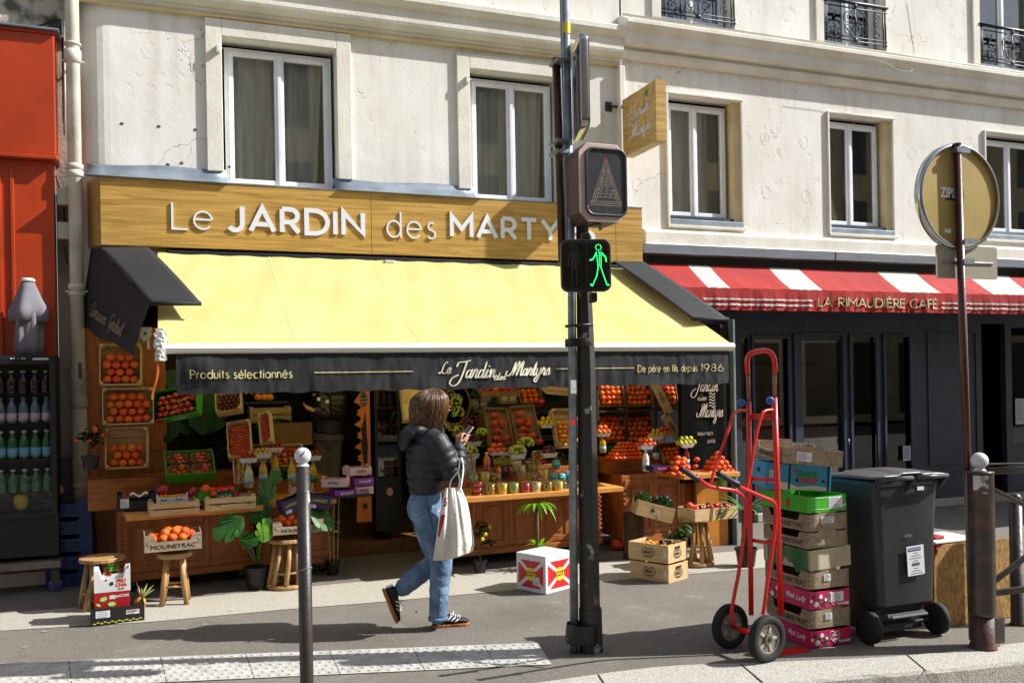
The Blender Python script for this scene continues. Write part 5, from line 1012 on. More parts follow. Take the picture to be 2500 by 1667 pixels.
def greens(name,label,cat,c,rx_,ry_,rz_,n_,m_,size=.02,par=None,seed=1):
    rnd=random.Random(seed); m=MB()
    for k in range(n_):
        a=rnd.uniform(0,6.28); t=math.acos(rnd.uniform(-.4,1)); rr=rnd.uniform(.55,1)**.5; q=Vector((c[0]+rx_*rr*math.sin(t)*math.cos(a),c[1]+ry_*rr*math.sin(t)*math.sin(a),c[2]+rz_*rr*math.cos(t)))
        s_=size*rnd.uniform(.6,1.3); E_=Euler((rnd.uniform(-1,1),rnd.uniform(-1,1),rnd.uniform(0,6.28))).to_matrix()
        pts=[E_@Vector(p)*s_+q for p in ((0,-.9,0),(.5,-.3,.15),(.35,.4,.1),(0,1,-.15),(-.4,.35,.12),(-.5,-.35,.1))]; m.add(pts+[q+E_@Vector((0,0,-.12*s_))],[(0,1,6),(1,2,6),(2,3,6),(3,4,6),(4,5,6),(5,0,6)])
    return tag(m.build(name,m_,par),label,cat)
leafg=mat('leaf_green','#2f6b1e','#1d4a14',scale=12,rough=.5,trans=.15); leafd=mat('leaf_dark','#1c4a18','#12300f',scale=8,rough=.4,trans=.1); leafl=mat('leaf_light','#6a9a2c','#4a7f22',scale=9,rough=.45,trans=.2); leafy=mat('leaf_bright','#7fb31e','#5f9618',scale=6,rough=.4,trans=.3)
greens('salad_heap','loose heap of green salad leaves at the dark shop back','salad',P(675,1040,.7),.20,.15,.07,240,leafg,.035,seed=3)
M=at_(700,1085,.4,-6); crate('carton','plain brown carton in the dark shop behind the strawberries','box',M,.5,.3,.22,cardin,'plain')
# ---- bottles with trays ----
def bottle(label,loc,h,r,liquid,cap,lab_m=None,group=None,name='juice_bottle'):
    e=thing(name,label,'bottle',loc,group=group); L=dict(local=True)
    m=MB(); m.lathe([(r*.9,0),(r,.01),(r,h*.18),(r*.93,h*.24),(r,h*.3),(r,h*.55),(r*.85,h*.68),(r*.42,h*.84),(r*.40,h*.93)],(0,0,0),16); m.build('body',liquid,e,smooth=True,**L)
    m=MB(); m.lathe([(r*.46,h*.92),(r*.48,h*.93),(r*.48,h),(0,h)],(0,0,0),14); m.build('cap',cap,e,smooth=True,**L)
    if lab_m: m=MB(); m.lathe([(r*1.015,h*.10),(r*1.015,h*.40)],(0,0,0),20); m.build('label',lab_m,e,smooth=True,**L)
    return e
def tray(label,loc,w=.13,d=.09,h=.035,rz=0,group='white card trays of fruit'):
    e=thing('white_tray',label,'tray',loc,(0,0,R(rz)),group); m=MB(); k=.78
    a=[(-w/2*k,-d/2*k,0),(w/2*k,-d/2*k,0),(w/2*k,d/2*k,0),(-w/2*k,d/2*k,0)]; b_=[(-w/2,-d/2,h),(w/2,-d/2,h),(w/2,d/2,h),(-w/2,d/2,h)]
    m.add(a+b_,[(0,1,2,3)]+[(i,(i+1)%4,4+(i+1)%4,4+i) for i in range(4)]); m.build('tray',whitec,e,local=True,solid=.002); return e
juy=mat('juice_yellow','#c9a01e','#b58a14',scale=5,rough=.15,coat=.5); jug=mat('juice_cloudy','#b9b98a',rough=.15,coat=.5); jur=mat('juice_red','#6b1210',rough=.15,coat=.5); juw=mat('milk_white','#d8d4c8',rough=.2,coat=.4); jup=mat('juice_plum','#2a0d18',rough=.15,coat=.5); juo=mat('juice_orange','#d8640e',rough=.2,coat=.4)
capb=mat('cap_blue','#6a8aa0',rough=.4); capw=mat('cap_white','#c9c9c9',rough=.4); labb=mat('label_blue','#7fa5b5','#d0d8d8',scale=12,rough=.5,lo=.48,hi=.55); labg=mat('label_green','#1d7a4a','#c8b42a',scale=14,rough=.5,lo=.55,hi=.6)
def pile(c,kind,r,label,group,w,d,n0=(3,2),levels=2):
    for l in range(levels):
        nx,ny=max(1,n0[0]-l),max(1,n0[1]-l)
        for i in range(nx):
            for j in range(ny): put(kind,Vector(c)+Vector(((i-(nx-1)/2)*2*r*.98+random.uniform(-.1,.1)*r,(j-(ny-1)/2)*2*r*.98,r*.6+l*1.5*r)),r*random.uniform(.93,1.05),label,group)
for (u,v,Y,hh,liq,cp,lb,kind,kr,lab,fl) in (
 (608,1190,-.84,.22,jug,capb,labb,'strawberry',.02,'cloudy juice bottle, leftmost of the bottles on the short stall','strawberry in the leftmost tray'),
 (643,1183,-.70,.24,juy,capb,labb,'potato',.019,'yellow juice bottle second from the left on the short stall','pale fruit in the second tray'),
 (672,1172,-.52,.26,juy,capb,labb,'strawberry',.021,'amber juice bottle third from the left, further back','strawberry in the third tray'),
 (713,1180,-.70,.22,juy,capb,labb,None,0,'yellow juice bottle just left of the bollard ball',''),
 (765,1182,-.70,.22,juy,capb,labg,'strawberry',.02,'yellow juice bottle with green label right of the bollard','strawberry in the tray right of the bollard')):
    q=P(u,v,Y); q.z=.86 if Y>-.8 else .72+.0; q=P(u,v,Y); bottle(lab,q,hh,.037,liq,cp,lb)
    if kind: 
        t=tray('white tray of fruit on the '+lab.split(',')[0].replace(' second from the left on the short stall',', second').replace('just ',''),q+Vector((-.005,-.01,hh)),.15,.10,.04)
        pile(q+Vector((-.005,-.01,hh+.03)),kind,kr,fl,fl,.12,.08,(4,2),2)
# ---------------- centre stall: trays of grapes, cups ----------------
def grapes(label,c,m_,r=.0115,n_=60,rx_=.06,ry_=.045,rz_=.05,seed=1):
    rnd=random.Random(seed); m=MB()
    for k in range(n_):
        a=rnd.uniform(0,6.28); t=math.acos(rnd.uniform(-.35,1)); q=(c[0]+rx_*math.sin(t)*math.cos(a),c[1]+ry_*math.sin(t)*math.sin(a),c[2]+rz_*math.cos(t)); m.sph(q,r*rnd.uniform(.85,1.1),8,6)
    return tag(m.build('grape_bunch',m_,smooth=True),label,'grapes',group='grape bunches')
grg=mat('grape_green','#9fb045','#bcc058',scale=8,rough=.3,sss=.2); grr=mat('grape_dark','#3a0f18','#5c1a20',scale=8,rough=.3); gro=mat('grape_amber','#9a8a34','#86501e',scale=6,rough=.3)
T=[(1155,1077,-.62,grr,'dark grape bunch in the tray left of the phone'),(1177,1062,-.50,grg,'small green grape bunch high behind the phone'),(1150,1107,-.80,grg,'green grape bunch in the tray beside the jacket sleeve'),(1263,1108,-.95,grg,'large green grape bunch in the middle tray'),(1283,1088,-.80,grg,'green grape bunch overflowing behind the middle tray'),(1340,1105,-.90,grr,'dark red grape bunch in the right tray'),(1237,1100,-.75,grr,'small dark grape bunch left of the green ones')]
for i,(u,v,Y,g_,lab) in enumerate(T):
    q=P(u,v,Y); big='large' in lab or 'over' in lab; grapes(lab,q+Vector((0,0,.02)),g_,.0125,80 if big else 60,.085 if big else .06,.05,.06 if big else .045,seed=i)
    if 'high' not in lab and 'over' not in lab: tray('white tray under the '+lab.split(' in ')[0].split(' left')[0]+(' near the phone' if u<1200 else ' mid stall' if u<1300 else ' at the right'),q+Vector((0,0,-.045)),.15,.09,.045)
for (u,v,Y,kind,kr,lab) in ((1213,1110,-.9,'mandarin',.03,'mandarin in the white tray left of the green grapes'),(1332,1044,-.55,'lemon',.028,'lemon in the high white tray near the pole')):
    q=P(u,v,Y); tray('white tray of '+('mandarins' if kind=='mandarin' else 'lemons')+' on the centre stall',q,.14,.09,.04); pile(q+Vector((0,0,.03)),kind,kr,lab,lab,.1,.08,(3,2),2)
for (u,v,Y,r_) in ((1318,1078,-.7,.035),(1322,980,-.3,.038),(1290,1035,-.55,.04)): put('tomato',P(u,v,Y),r_,'glossy red pomegranate among the tomato boxes','pomegranates','pomegranate')
for k,(u,v) in enumerate(((1212,1048),(1278,1042))):
    M=at_(u,v,-.45,0,62,4-8*k); crate('tomato_box',('left' if k==0 else 'right')+' one of two wrapped boxes of big tomatoes above the grapes','box',M,.26,.40,.08,cardin,'plain'); 
    fillM(M,.22,.36,.06,.047,'tomato','big red tomato in the wrapped box '+('on the left' if k==0 else 'on the right'),'tomatoes in wrapped boxes',frac=1)
    m=MB(); m.grid(lambda a,b_:M@Vector((-.13+.26*a,-.2+.4*b_,.115+.012*math.sin(a*9+b_*5)*math.sin(b_*11))),14,16); tag(m.build('clear_wrap',film,smooth=True),'clear film stretched over the '+('left' if k==0 else 'right')+' box of big tomatoes','film')
M=at_(1376,1050,-.5,0,66,2); crate('apricot_crate','pine crate of apricots partly hidden by the pole','crate',M,.27,.40,.10,pine,'slat'); fillM(M,.24,.34,.07,.027,'apricot','apricot in the crate behind the pole','apricots behind the pole',frac=.85)
M=at_(1213,955,-.25,0,25); crate('tomato_box','flat box of red tomatoes high under the valance','box',M,.42,.25,.06,cardin,'plain'); fillM(M,.38,.22,.055,.045,'tomato','big tomato in the high flat box','tomatoes in the high box')
M=at_(1360,955,-.25,0,20,6); crate('fruit_crate','pine crate of clementines high near the pole','crate',M,.36,.25,.09,pine,'slat'); fillM(M,.32,.2,.08,.032,'apricot','clementine in the high pine crate','clementines in the high crate')
M=at_(1015,990,-.4,0,70,-4); e=crate('wrapped_crate','upright crate of cream wrapped produce behind the womans hair','crate',M,.30,.34,.08,pine,'plain'); m=MB(); m.grid(lambda a,b_:M@Vector((-.14+.28*a,-.16+.32*b_,.08+.02*math.sin(a*11)*math.sin(b_*9))),16,16); m.build('paper_wrap',mat('wrap_paper','#b99a5e','#d0b27a',scale=14,rough=.8),e,smooth=True)
# wicker basket with grapes
WB=thing('wicker_basket','tilted wicker basket of mixed grapes right of the womans head','basket',P(1100,1030,-.45)); wk=mat('wicker','#6b4220','#4c2c12',scale=40,rough=.8,bump=.8,bscale=60)
m=MB(); c_=P(1100,985,-.42); m.grid(lambda a,b_:c_+Vector(((.15+.03*b_)*math.cos(6.283*a),-.05-.08*(1-b_)-.02,(.20+.03*b_)*math.sin(6.283*a))),28,4); m.build('rim',wk,WB,solid=.012)
m=MB(); m.lathe([(0,0),(.19,0)],(0,0,0),24,M=frame(c_+Vector((0,.02,0)))@Matrix.Diagonal((.85,1.1,1,1))); m.build('bottom',wk,WB)
for k,(dx,dz,g_) in enumerate(((-.05,-.05,gro),(.04,.02,grg),(.06,-.1,grg),(-.04,.1,gro))): grapes(('amber','green','pale green','dark amber')[k]+' grape bunch in the tilted wicker basket',c_+Vector((dx,-.05,dz)),g_,.0125,50,.06,.04,.07,seed=20+k)
for k,(dx,dz,g_) in enumerate(((-.1,-.22,gro),(.02,-.25,grg),(.12,-.2,grr))): grapes(('amber','green','red')[k]+' grape bunch spilling below the wicker basket',c_+Vector((dx,-.1,dz)),g_,.0125,60,.07,.05,.05,seed=30+k)
# cups of cut fruit
fc={'red':mat('cut_red','#c4141c','#e0524a',scale=70,rough=.3,kind='voronoi'),'mix':mat('cut_mix','#b8c43a','#b02a1c',scale=60,rough=.3,kind='voronoi',lo=.3,hi=.8),'yel':mat('cut_yellow','#f0cf3a','#f5e48a',scale=45,rough=.3,kind='voronoi'),'grn':mat('cut_green','#a3b84a','#dcd88a',scale=50,rough=.3,kind='voronoi'),'pal':mat('cut_pale','#efe8b4','#dac870',scale=40,rough=.3,kind='voronoi'),'pnk':mat('cut_pink','#e0562c','#f08a52',scale=60,rough=.3,kind='voronoi')}
def cup(label,u,v,Y,h,r,k_,stack=1,name='fruit_cup'):
    for s_ in range(stack):
        q=P(u,v,Y); q.z+=s_*h; e=thing(name,label+(', '+('bottom','middle','top')[s_] if stack>1 else ''),'cup',q,group='lidded cups of cut fruit'); L=dict(local=True)
        m=MB(); m.lathe([(r*.76,.003),(r*.92,h*.86),(0,h*.86)],(0,0,0),14,fold=lambda a,z:1+.02*math.sin(a*7+z*200)); m.build('fruit',fc[k_],e,smooth=False,**L)
        m=MB(); m.lathe([(0,0),(r*.8,0),(r*.97,h*.9)],(0,0,0),18); m.build('cup_wall',clear,e,smooth=True,**L)
        m=MB(); m.lathe([(r*1.02,h*.9),(r*1.04,h*.93),(r*.98,h*.97),(0,h*.99)],(0,0,0),18); m.build('lid',clear,e,smooth=True,**L)
names={'red':'red berry','mix':'mixed fruit','yel':'pineapple','grn':'green fruit','pal':'pale melon','pnk':'papaya'}
ord_=['first','second','third','fourth','fifth','sixth','seventh','eighth','ninth']
cup('short stacked red berry cup at the left of the front row',1165,1216,-1.36,.052,.052,'red',3)
for i,(u,k_) in enumerate(((1196,'mix'),(1226,'yel'),(1254,'grn'),(1282,'red'),(1308,'pal'),(1336,'mix'),(1362,'yel'))): cup(f'{ord_[i]} tall {names[k_]} cup in the front row, counted from the left',u,1216-i*1.2-1,-1.38,.145,.052,k_)
for i,(u,v,k_,h_) in enumerate(((1136,1186,'red',.07),(1156,1186,'grn',.12),(1184,1184,'yel',.13),(1210,1180,'mix',.10),(1212,1186,'pnk',.06),(1298,1180,'mix',.11),(1312,1178,'pnk',.06),(1326,1172,'yel',.12))): cup(f'{names[k_]} cup, {ord_[i]} in the second row from the left',u,v,-1.16,h_,.052,k_)
for i,(u,v,k_,h_) in enumerate(((1272,1170,'pal',.16),(1297,1160,'mix',.14),(1262,1150,'pal',.12))): cup(f'{names[k_]} cup, {ord_[i]} of three tall ones at the back',u,v,-.95,h_,.05,k_)
bottle('orange juice bottle standing upright behind the mandarin tray',P(1189,1148,-1.0),.17,.033,juo,capw); 
for k,(u,lq) in enumerate(((1232,jup),(1246,jur),(1190,jur),(1218,juo))): bottle(('dark plum','dark red','small red','small orange')[k]+' juice bottle among the cut fruit cups',P(u,1168,-1.05),.13,.026,lq,black)
e=thing('straw_cup','clear cup holding pale paper straws on the centre stall','cup',P(1151,1156,-1.0)); m=MB(); m.lathe([(.036,0),(.045,.12)],(0,0,0),16); m.build('cup_wall',clear,e,local=True)
for k in range(14): 
    a=k*2.4; m=MB(); m.tube([(.02*math.cos(a),.02*math.sin(a),.005),(.045*math.cos(a+.5),.045*math.sin(a+.5),.15)],.003,5); m.build('straw',mat('straw_paper','#cfc3a8',rough=.7),e,local=True)
teal=mat('pouch_teal','#3a9a9a','#2a7a80',scale=9,rough=.3)
for i,(u,v,Y) in enumerate(((1350,1176,-1.0),(1372,1178,-1.0),(1388,1172,-.95),(1358,1145,-.95),(1375,1205,-1.25),(1392,1180,-1.1))):
    e=thing('drink_pouch','teal drink pouch, '+('lower left','lower middle','lower right','top','front','edge')[i]+' of the pile beside the pole','pouch',P(u,v,Y),group='teal drink pouches'); m=MB(); m.lathe([(.03,0),(.045,.02),(.048,.06),(.035,.085),(.012,.095)],(0,0,0),14,M=Matrix.Diagonal((1,.6,1,1))); m.build('pouch',teal,e,local=True,smooth=True)
    txt('Swee',.026,whp,wmat(e)@frame((0,-.032,.06)),e); m=MB(); m.tube([(0,0,.09),(.01,0,.13)],.004,6); m.build('straw',redp,e,local=True)
# back shelf small boxes behind
for i,(u,v) in enumerate(((1160,1000),(1176,1000),(1228,985),(1248,985))): 
    M=at_(u,v,.1,0); e=crate('small_carton',('first','second','third','fourth')[i]+' little kraft carton from the left on the back shelf','box',M,.10,.08,.11,mat('kraft_pale','#a8804c',rough=.8),'plain'); m=MB(); m.box((-.03,-.046,.03),(.03,-.0445,.08),M); m.build('print',stick,e)
# ---------------- right stall ----------------
for i,(u0,u1,v0,v1) in enumerate(((1462,1526,925,1000),(1528,1594,925,1000),(1464,1530,1008,1088),(1532,1597,1008,1088),(1612,1656,925,1000))):
    Yc=-.42; a=P(u0,v1,Yc); b_=P(u1,v0,Yc); w=b_.x-a.x; hh=b_.z-a.z; M=Matrix.Translation(((a.x+b_.x)/2,Yc+.12,(a.z+b_.z)/2))@Matrix.Rotation(R(72),4,'X'); nm=('upper left','upper middle','lower left','lower right','upper right')[i]
    crate('orange_box',nm+' dark box of stacked oranges at the right of the stalls','box',M,w,hh,.09,cardin,'plain',group='dark boxes of oranges'); fillM(M,w-.01,hh-.02,.075,.031,'orange','orange in the '+nm+' dark box','oranges in the dark boxes',lift=.3)
m=MB(); 
for v in (1003,1092): q=P(1460,v,-.50); m.box((q.x,-.5,q.z-.015),(P(1660,v,-.5).x,-.2,q.z))
for u in (1458,1529,1600): q=P(u,930,-.52); m.box((q.x-.01,-.53,P(u,1125,-.52).z),(q.x+.01,-.50,q.z))
tag(m.build('rack',mat('rack_dark','#33241a',rough=.7)),'dark rack holding the boxes of oranges','rack')
for k,(ua,va,ub,vb) in enumerate(((1596,930,1636,1010),(1622,1012,1660,1070))):
    a=P(ua,va,-.62);b_=P(ub,vb,-.62); ax=(b_-a).normalized(); M=frame((a+b_)/2+Vector((0,.02,0)),ax,(ax.z*-1*-1 if 0 else -ax.z,0,ax.x)); L_=(b_-a).length
    e=thing('crate_lid',('upper' if k==0 else 'lower')+' slanting pine crate side with a dark stamp at the right','crate side',(a+b_)/2); m=MB(); m.box((-L_/2,-.05,0),(L_/2,.05,.02),M); m.build('board',pine,e,bevel=.003)
    for s_ in (-.5,-.25,0,.25,.5): 
        m=MB(); m.box((s_*.1-.006,-.02,.0205),(s_*.1+.006,.02,.0215),M); m.build('stamp',inkb,e)
q=P(1530,1122,-.98)   # mandarin heap
for l in range(5):
    nx=max(1,8-l*1); ny=max(1,5-l)
    for i in range(nx):
        for j in range(ny): put('mandarin',Vector((P(1532,1122,-.9).x+(i-(nx-1)/2)*.046,-.86+(j-(ny-1)/2)*.044,.935+l*.034)),.025*random.uniform(.93,1.06),'mandarin in the broad heap on the right stall','mandarins in the broad heap')
def pyramid(u,v,Y,n0,r,label):
    q=P(u,v,Y)
    for l in range(n0):
        nn=n0-l
        for i in range(nn):
            for j in range(max(1,min(nn,3))): 
                if l>0 or True: put('mandarin',Vector((q.x+(i-(nn-1)/2)*2*r,q.y+(j-(min(nn,3)-1)/2)*2*r*.95,q.z+r*.75+l*1.42*r)),r*random.uniform(.95,1.04),label,label+'s')
pyramid(1655,1160,-1.34,4,.034,'mandarin in the left pyramid on the front board'); pyramid(1752,1155,-1.32,5,.031,'mandarin in the right pyramid on the front board')
for k in range(7): put('mandarin',P(1655+((k*23)%50),1155-(k%3)*17,-1.2),.032,'mandarin behind the left pyramid','mandarins behind the left pyramid')
for (u,v,Y,hh,liq,lb,kind,kr,lab,fl,n0) in (
 (1472,1105,-.75,.17,juy,labb,'orange',.028,'yellow juice bottle at the left of the right stall','small orange in the tray next to the pole',(3,2)),
 (1577,1150,-1.15,.22,juw,labb,'mandarin',.027,'white milk-like bottle in front of the mandarin heap','mandarin in the tray on the white bottle',(4,2)),
 (1602,1125,-.85,.22,jup,labb,'lemon',.026,'plum coloured bottle behind the white bottle','lemon in the tray on the plum bottle',(3,2)),
 (1622,1122,-.70,.24,juy,labb,'mandarin',.026,'yellow bottle further back behind the plum one','mandarin in the tray on the back yellow bottle',(3,2)),
 (1676,1140,-1.15,.20,jur,labb,'lime',.027,'red juice bottle between the two pyramids','yellow-green lemon in the tray on the red bottle',(4,2)),
 (1713,1138,-.95,.22,juy,labb,'mandarin',.03,'yellow juice bottle behind the right pyramid','mandarin in the tray behind the pyramids',(3,2))):
    q=P(u,v,Y); bottle(lab,q,hh,.033,liq,capw,lb); tray('white tray on the '+lab.split(' at ')[0].split(' in front')[0].split(' behind')[0],q+Vector((0,0,hh)),.145,.095,.04); pile(q+Vector((0,0,hh+.03)),kind,kr,fl,fl,.12,.08,n0,2)
M=at_(1606,1148,-1.28,0); e=crate('carton','low dark purple carton beside the left mandarin pyramid','box',M,.18,.14,.05,navyb,'plain'); m=MB(); m.box((-.05,-.0746,.015),(.06,-.0738,.035),M); m.build('print',mat('print_pink','#c43a6a',rough=.5),e)
m=MB(); c_=P(1733,1070,-1.0)
for k in range(5): m.grid(lambda a,b_,k=k:c_+Vector((.04*math.cos(6.28*a)+.02*k,.03*math.sin(6.28*a),.035*(1-b_*2)-.03*k+.01*math.sin(a*20))),10,5)
tag(m.build('green_wrapper',mat('lime_plastic','#8fd81a',rough=.4,trans=.4)),'bright lime plastic bag hanging over the tray behind the pyramids','bag')
# crates at the right front
def brio(e,F,s_=1):
    ctext(e,'BRIO',.03*s_,inkb,F,off=.001); 
    m=MB(); 
    for sg in (-1,1):
        for k in range(6):
            a=R(-70+k*28) ; q=F@Vector((sg*.042*s_*math.cos(a)*1.15,.03*s_*math.sin(a)+.004,.0004)); m.add([F.to_3x3()@Vector(p)*s_+q for p in ((0,-.007,0),(sg*.008,0,0),(0,.007,0),(-sg*.004,0,0))],[(0,1,2,3)])
    m.box((-.03*s_,.02*s_,.0003),(.03*s_,.023*s_,.0009),F); m.box((-.036*s_,-.022*s_,.0003),(.036*s_,-.019*s_,.0009),F); m.prism([(-.006,.028),(0,.042),(.006,.028)],F@Matrix.Translation((0,0,.0003)),.0006); m.prism([(-.03,-.032),(0,-.038),(.03,-.032),(0,-.030)],F@Matrix.Translation((0,0,.0003)),.0006); m.build('stamp',inkb,e)
q0=G(1633,1425); ang=22
for k in range(2):
    w,d,h=.40,.28,.15
    # long side faces left-front; short end faces the street
    M=Matrix.Translation((q0.x,q0.y,.003+k*.165))@Matrix.Rotation(R(-66+3*k),4,'Z')@Matrix.Translation((-w/2,d/2,0))
    e=crate('wooden_crate',('lower' if k==0 else 'upper')+' of two stamped pine crates on the ground in front of the right stall','crate',M,w,d,h,pine,'plain',group='stamped pine crates on the ground')
    brio(e,face(M,w,d,'f',0,h*.5),1.3); brio(e,face(M,w,d,'r',0,h*.45),1.2); sticker(e,face(M,w,d,'f',w*.42,h*.5),.03,.05); m=MB(); m.box((-.04,-.010,0),(.04,.010,.0006),face(M,w,d,'r',0,h*.8)); m.build('hand_slot',black,e)
    if k: 
        fillM(M,w-.03,d-.03,.11,.032,'apricot','clementine in the upper stamped crate','clementines in the stamped crate')
        m=MB(); m.grid(lambda a,b_:M@Vector((.02+.12*a,-.02+.1*b_,.14+.03*math.sin(a*6)*math.cos(b_*5))),6,6); tag(m.build('tissue_sheet',MATS['box_black']),'dark tissue sheet in the upper stamped crate','tissue')
    else: fillM(M,w-.03,d-.03,.10,.03,'tomato','red fruit glimpsed in the lower stamped crate','fruit in the lower stamped crate')
M=at_(1728,1264,-1.85,4); w,d,h=.48,.26,.11; e=crate('wooden_crate','stamped pine crate of tomatoes and aubergines on the right branch stool','crate',M,w,d,h,pine,'plain'); brio(e,face(M,w,d,'f',.05,h*.5),1.2)
for k in range(14): put('tomato' if k%3 else 'plum',M@Vector((-.2+.03*k,random.uniform(-.07,.08),.10)),.034,'ripe '+('tomato' if k%3 else 'dark aubergine')+' in the crate on the right branch stool','produce in the right stool crate')
put('orange',M@Vector((-.2,.0,.13)),.034,'single orange at the left of the tomato crate',None)
M=Matrix.Translation(P(1588,1262,-1.42))@Matrix.Rotation(R(-14),4,'Z')@Matrix.Rotation(R(16),4,'Y'); w,d,h=.36,.24,.14; e=crate('wooden_crate','pale tilted crate heaped with curly kale and parsley','crate',M,w,d,h,pine,'plain'); m=MB(); m.box((-.02,-.01,0),(.02,.012,.0006),face(M,w,d,'f',-.03,.07)); m.box((-.012,.013,0),(.0,.035,.0006),face(M,w,d,'f',-.03,.07)); m.build('rabbit_stamp',inkb,e); sticker(e,face(M,w,d,'f',.03,.05),.02,.05)
greens('kale_heap','heap of curly dark kale filling the right of the tilted crate','kale',M@Vector((.07,0,.14)),.12,.10,.09,900,leafd,.014,seed=5); greens('parsley_heap','brighter parsley bunch at the left of the tilted crate','parsley',M@Vector((-.12,0,.15)),.08,.09,.07,500,leafg,.012,seed=6)
# ground cartons
q0=G(1333,1452); 
def obox(name,label,M,w,d,h,m_):
    e=thing(name,label,'box'); e.matrix_basis=M; m=MB(); m.box((-w/2,-d/2,0),(w/2,d/2,h)); m.build('carton',m_,e,local=True,bevel=.004); return e
w,d,h=.34,.33,.305; A_=R(24); M=Matrix.Translation((q0.x,q0.y,.002))@Matrix.Rotation(A_,4,'Z')@Matrix.Translation((w/2,d/2,0))
e=obox('citrus_carton','closed white carton with red crossed panels and yellow ovals, by the pole foot',M,w,d,h,whitec)
for sd,ww in (('f',w),('l',d)):
    F=face(M,w,d,sd,0,h*.47,.0004); a=ww*.42; b_=h*.36; g_=.022
    for tri in (((-a+g_,b_),(a-g_,b_),(0,g_*.8)),((-a+g_,-b_),(a-g_,-b_),(0,-g_*.8)),((-a,b_-g_),(-a,-b_+g_),(-g_,0)),((a,b_-g_),(a,-b_+g_),(g_,0))):
        m=MB(); m.prism(tri,F,.0004); m.build('red_panel',redp,e)
    m=MB(); m.lathe([(.062,0),(.062,.0004)],(0,0,.0006),24,M=F@Matrix.Diagonal((1,.86,1,1))); m.build('oval',mat('oval_yellow','#d6c81e',rough=.5),e); ctext(e,'SCOTT',.058,mat('print_deep_red','#8a0c12',rough=.6),F@Matrix.Translation((0,0,.0016)),off=.0016,sx=.72)
sticker(e,face(M,w,d,'l',-.06,h*.3,.0012),.07,.07,lines=6)
m=MB(); m.box((-w/2+.0,-.001,h+.0005),(w/2,.001,h+.001),M); m.build('flap_seam',cardin,e)
q0=G(222,1530); w,d,h=.36,.28,.135; M=Matrix.Translation((q0.x,q0.y,.002))@Matrix.Rotation(R(5),4,'Z')@Matrix.Translation((w/2,d/2,0))
e=crate('carton','black carton with yellow zigzag print on the ground, holding pineapples','box',M,w,d,h,blackc,'tab'); sticker(e,face(M,w,d,'f',-.10,.08),.095,.05); sticker(e,face(M,w,d,'f',.10,.075),.09,.032); ctext(e,'COSTA BELLA',.014,redp,face(M,w,d,'f',.10,.082,.0056))
for sd,ww in (('f',w),('l',d)):
    F=face(M,w,d,sd,0,.012); n_=14; m=MB()
    for k in range(n_): m.box((-ww*.46+ww*.92*k/n_,.0+.008*(k%2),0),(-ww*.46+ww*.92*(k+.8)/n_,.007+.008*(k%2),.0006),F)
    m.build('zigzag_print',yelp,e)
M2=M@Matrix.Translation((-.03,.02,.10))@Matrix.Rotation(R(-4),4,'Z'); e=crate('carton','red carton with lime print between black and white cartons','box',M2,.235,.2,.12,redc2,'plain')
F=face(M2,.235,.2,'f',0,.055); 
for (x,y,rx_,ry_,an) in ((-.055,.02,.03,.018,20),(.0,-.02,.032,.02,0),(-.09,-.02,.02,.012,-30)): m=MB(); m.lathe([(rx_,0),(rx_,.0006)],(0,0,0),18,M=F@Matrix.Translation((x,y,0))@Matrix.Rotation(R(an),4,'Z')@Matrix.Diagonal((1,ry_/rx_,1,1))); m.build('lime_print',leafy,e); m=MB(); m.lathe([(rx_*.75,.0007),(rx_*.75,.001)],(0,0,0),18,M=F@Matrix.Translation((x,y,0))@Matrix.Rotation(R(an),4,'Z')@Matrix.Diagonal((1,ry_/rx_,1,1))); m.build('lime_pulp',mat('lime_pulp','#c2d18a',rough=.5),e)
ctext(e,'TropiCOM',.026,whp,F@Matrix.Translation((.055,.035,0)),off=.0005); sticker(e,F@Matrix.Translation((.005,.03,0)),.04,.026,lines=0)
M3=M2@Matrix.Translation((.002,0,.124))@Matrix.Rotation(R(2),4,'Z'); w,d,h=.245,.2,.16; e=crate('carton','white carton with red fruit lettering on top of the ground pile','box',M3,w,d,h,whitec,'cut',inside=whitec)
F=face(M3,w,d,'f',.05,.05); 
for k,s_ in enumerate(('FRU','CHA')): ctext(e,s_,.036,redp,F@Matrix.Translation((.01,.028-.032*k,0)),off=.001)
ctext(e,'FRUITS',.014,redp,F@Matrix.Translation((.01,-.032,0)),off=.0005); ctext(e,'8',.022,ink,F@Matrix.Translation((-.09,.04,0)),off=.0006); m=MB(); m.lathe([(.014,0),(.014,.0008)],(0,0,0),16,M=F@Matrix.Translation((-.055,.01,0))); m.build('vent_hole',mat('vent_brown','#3a1a12',rough=.9),e)
put('mango' if 'mango' in PM else 'tomato',M3@Vector((-.03,0,.12)),.03,'red fruit in the white carton on the ground pile','fruit in the white carton'); 
greens('leafy_sprig','small green fruit crown inside the white carton','leaf crown',M3@Vector((.0,0,.15)),.03,.03,.03,26,leafl,.03,seed=8)
pin=mat('pineapple_skin','#a8862c','#5c4416',scale=40,rough=.7,kind='voronoi',bump=.5,bscale=40)
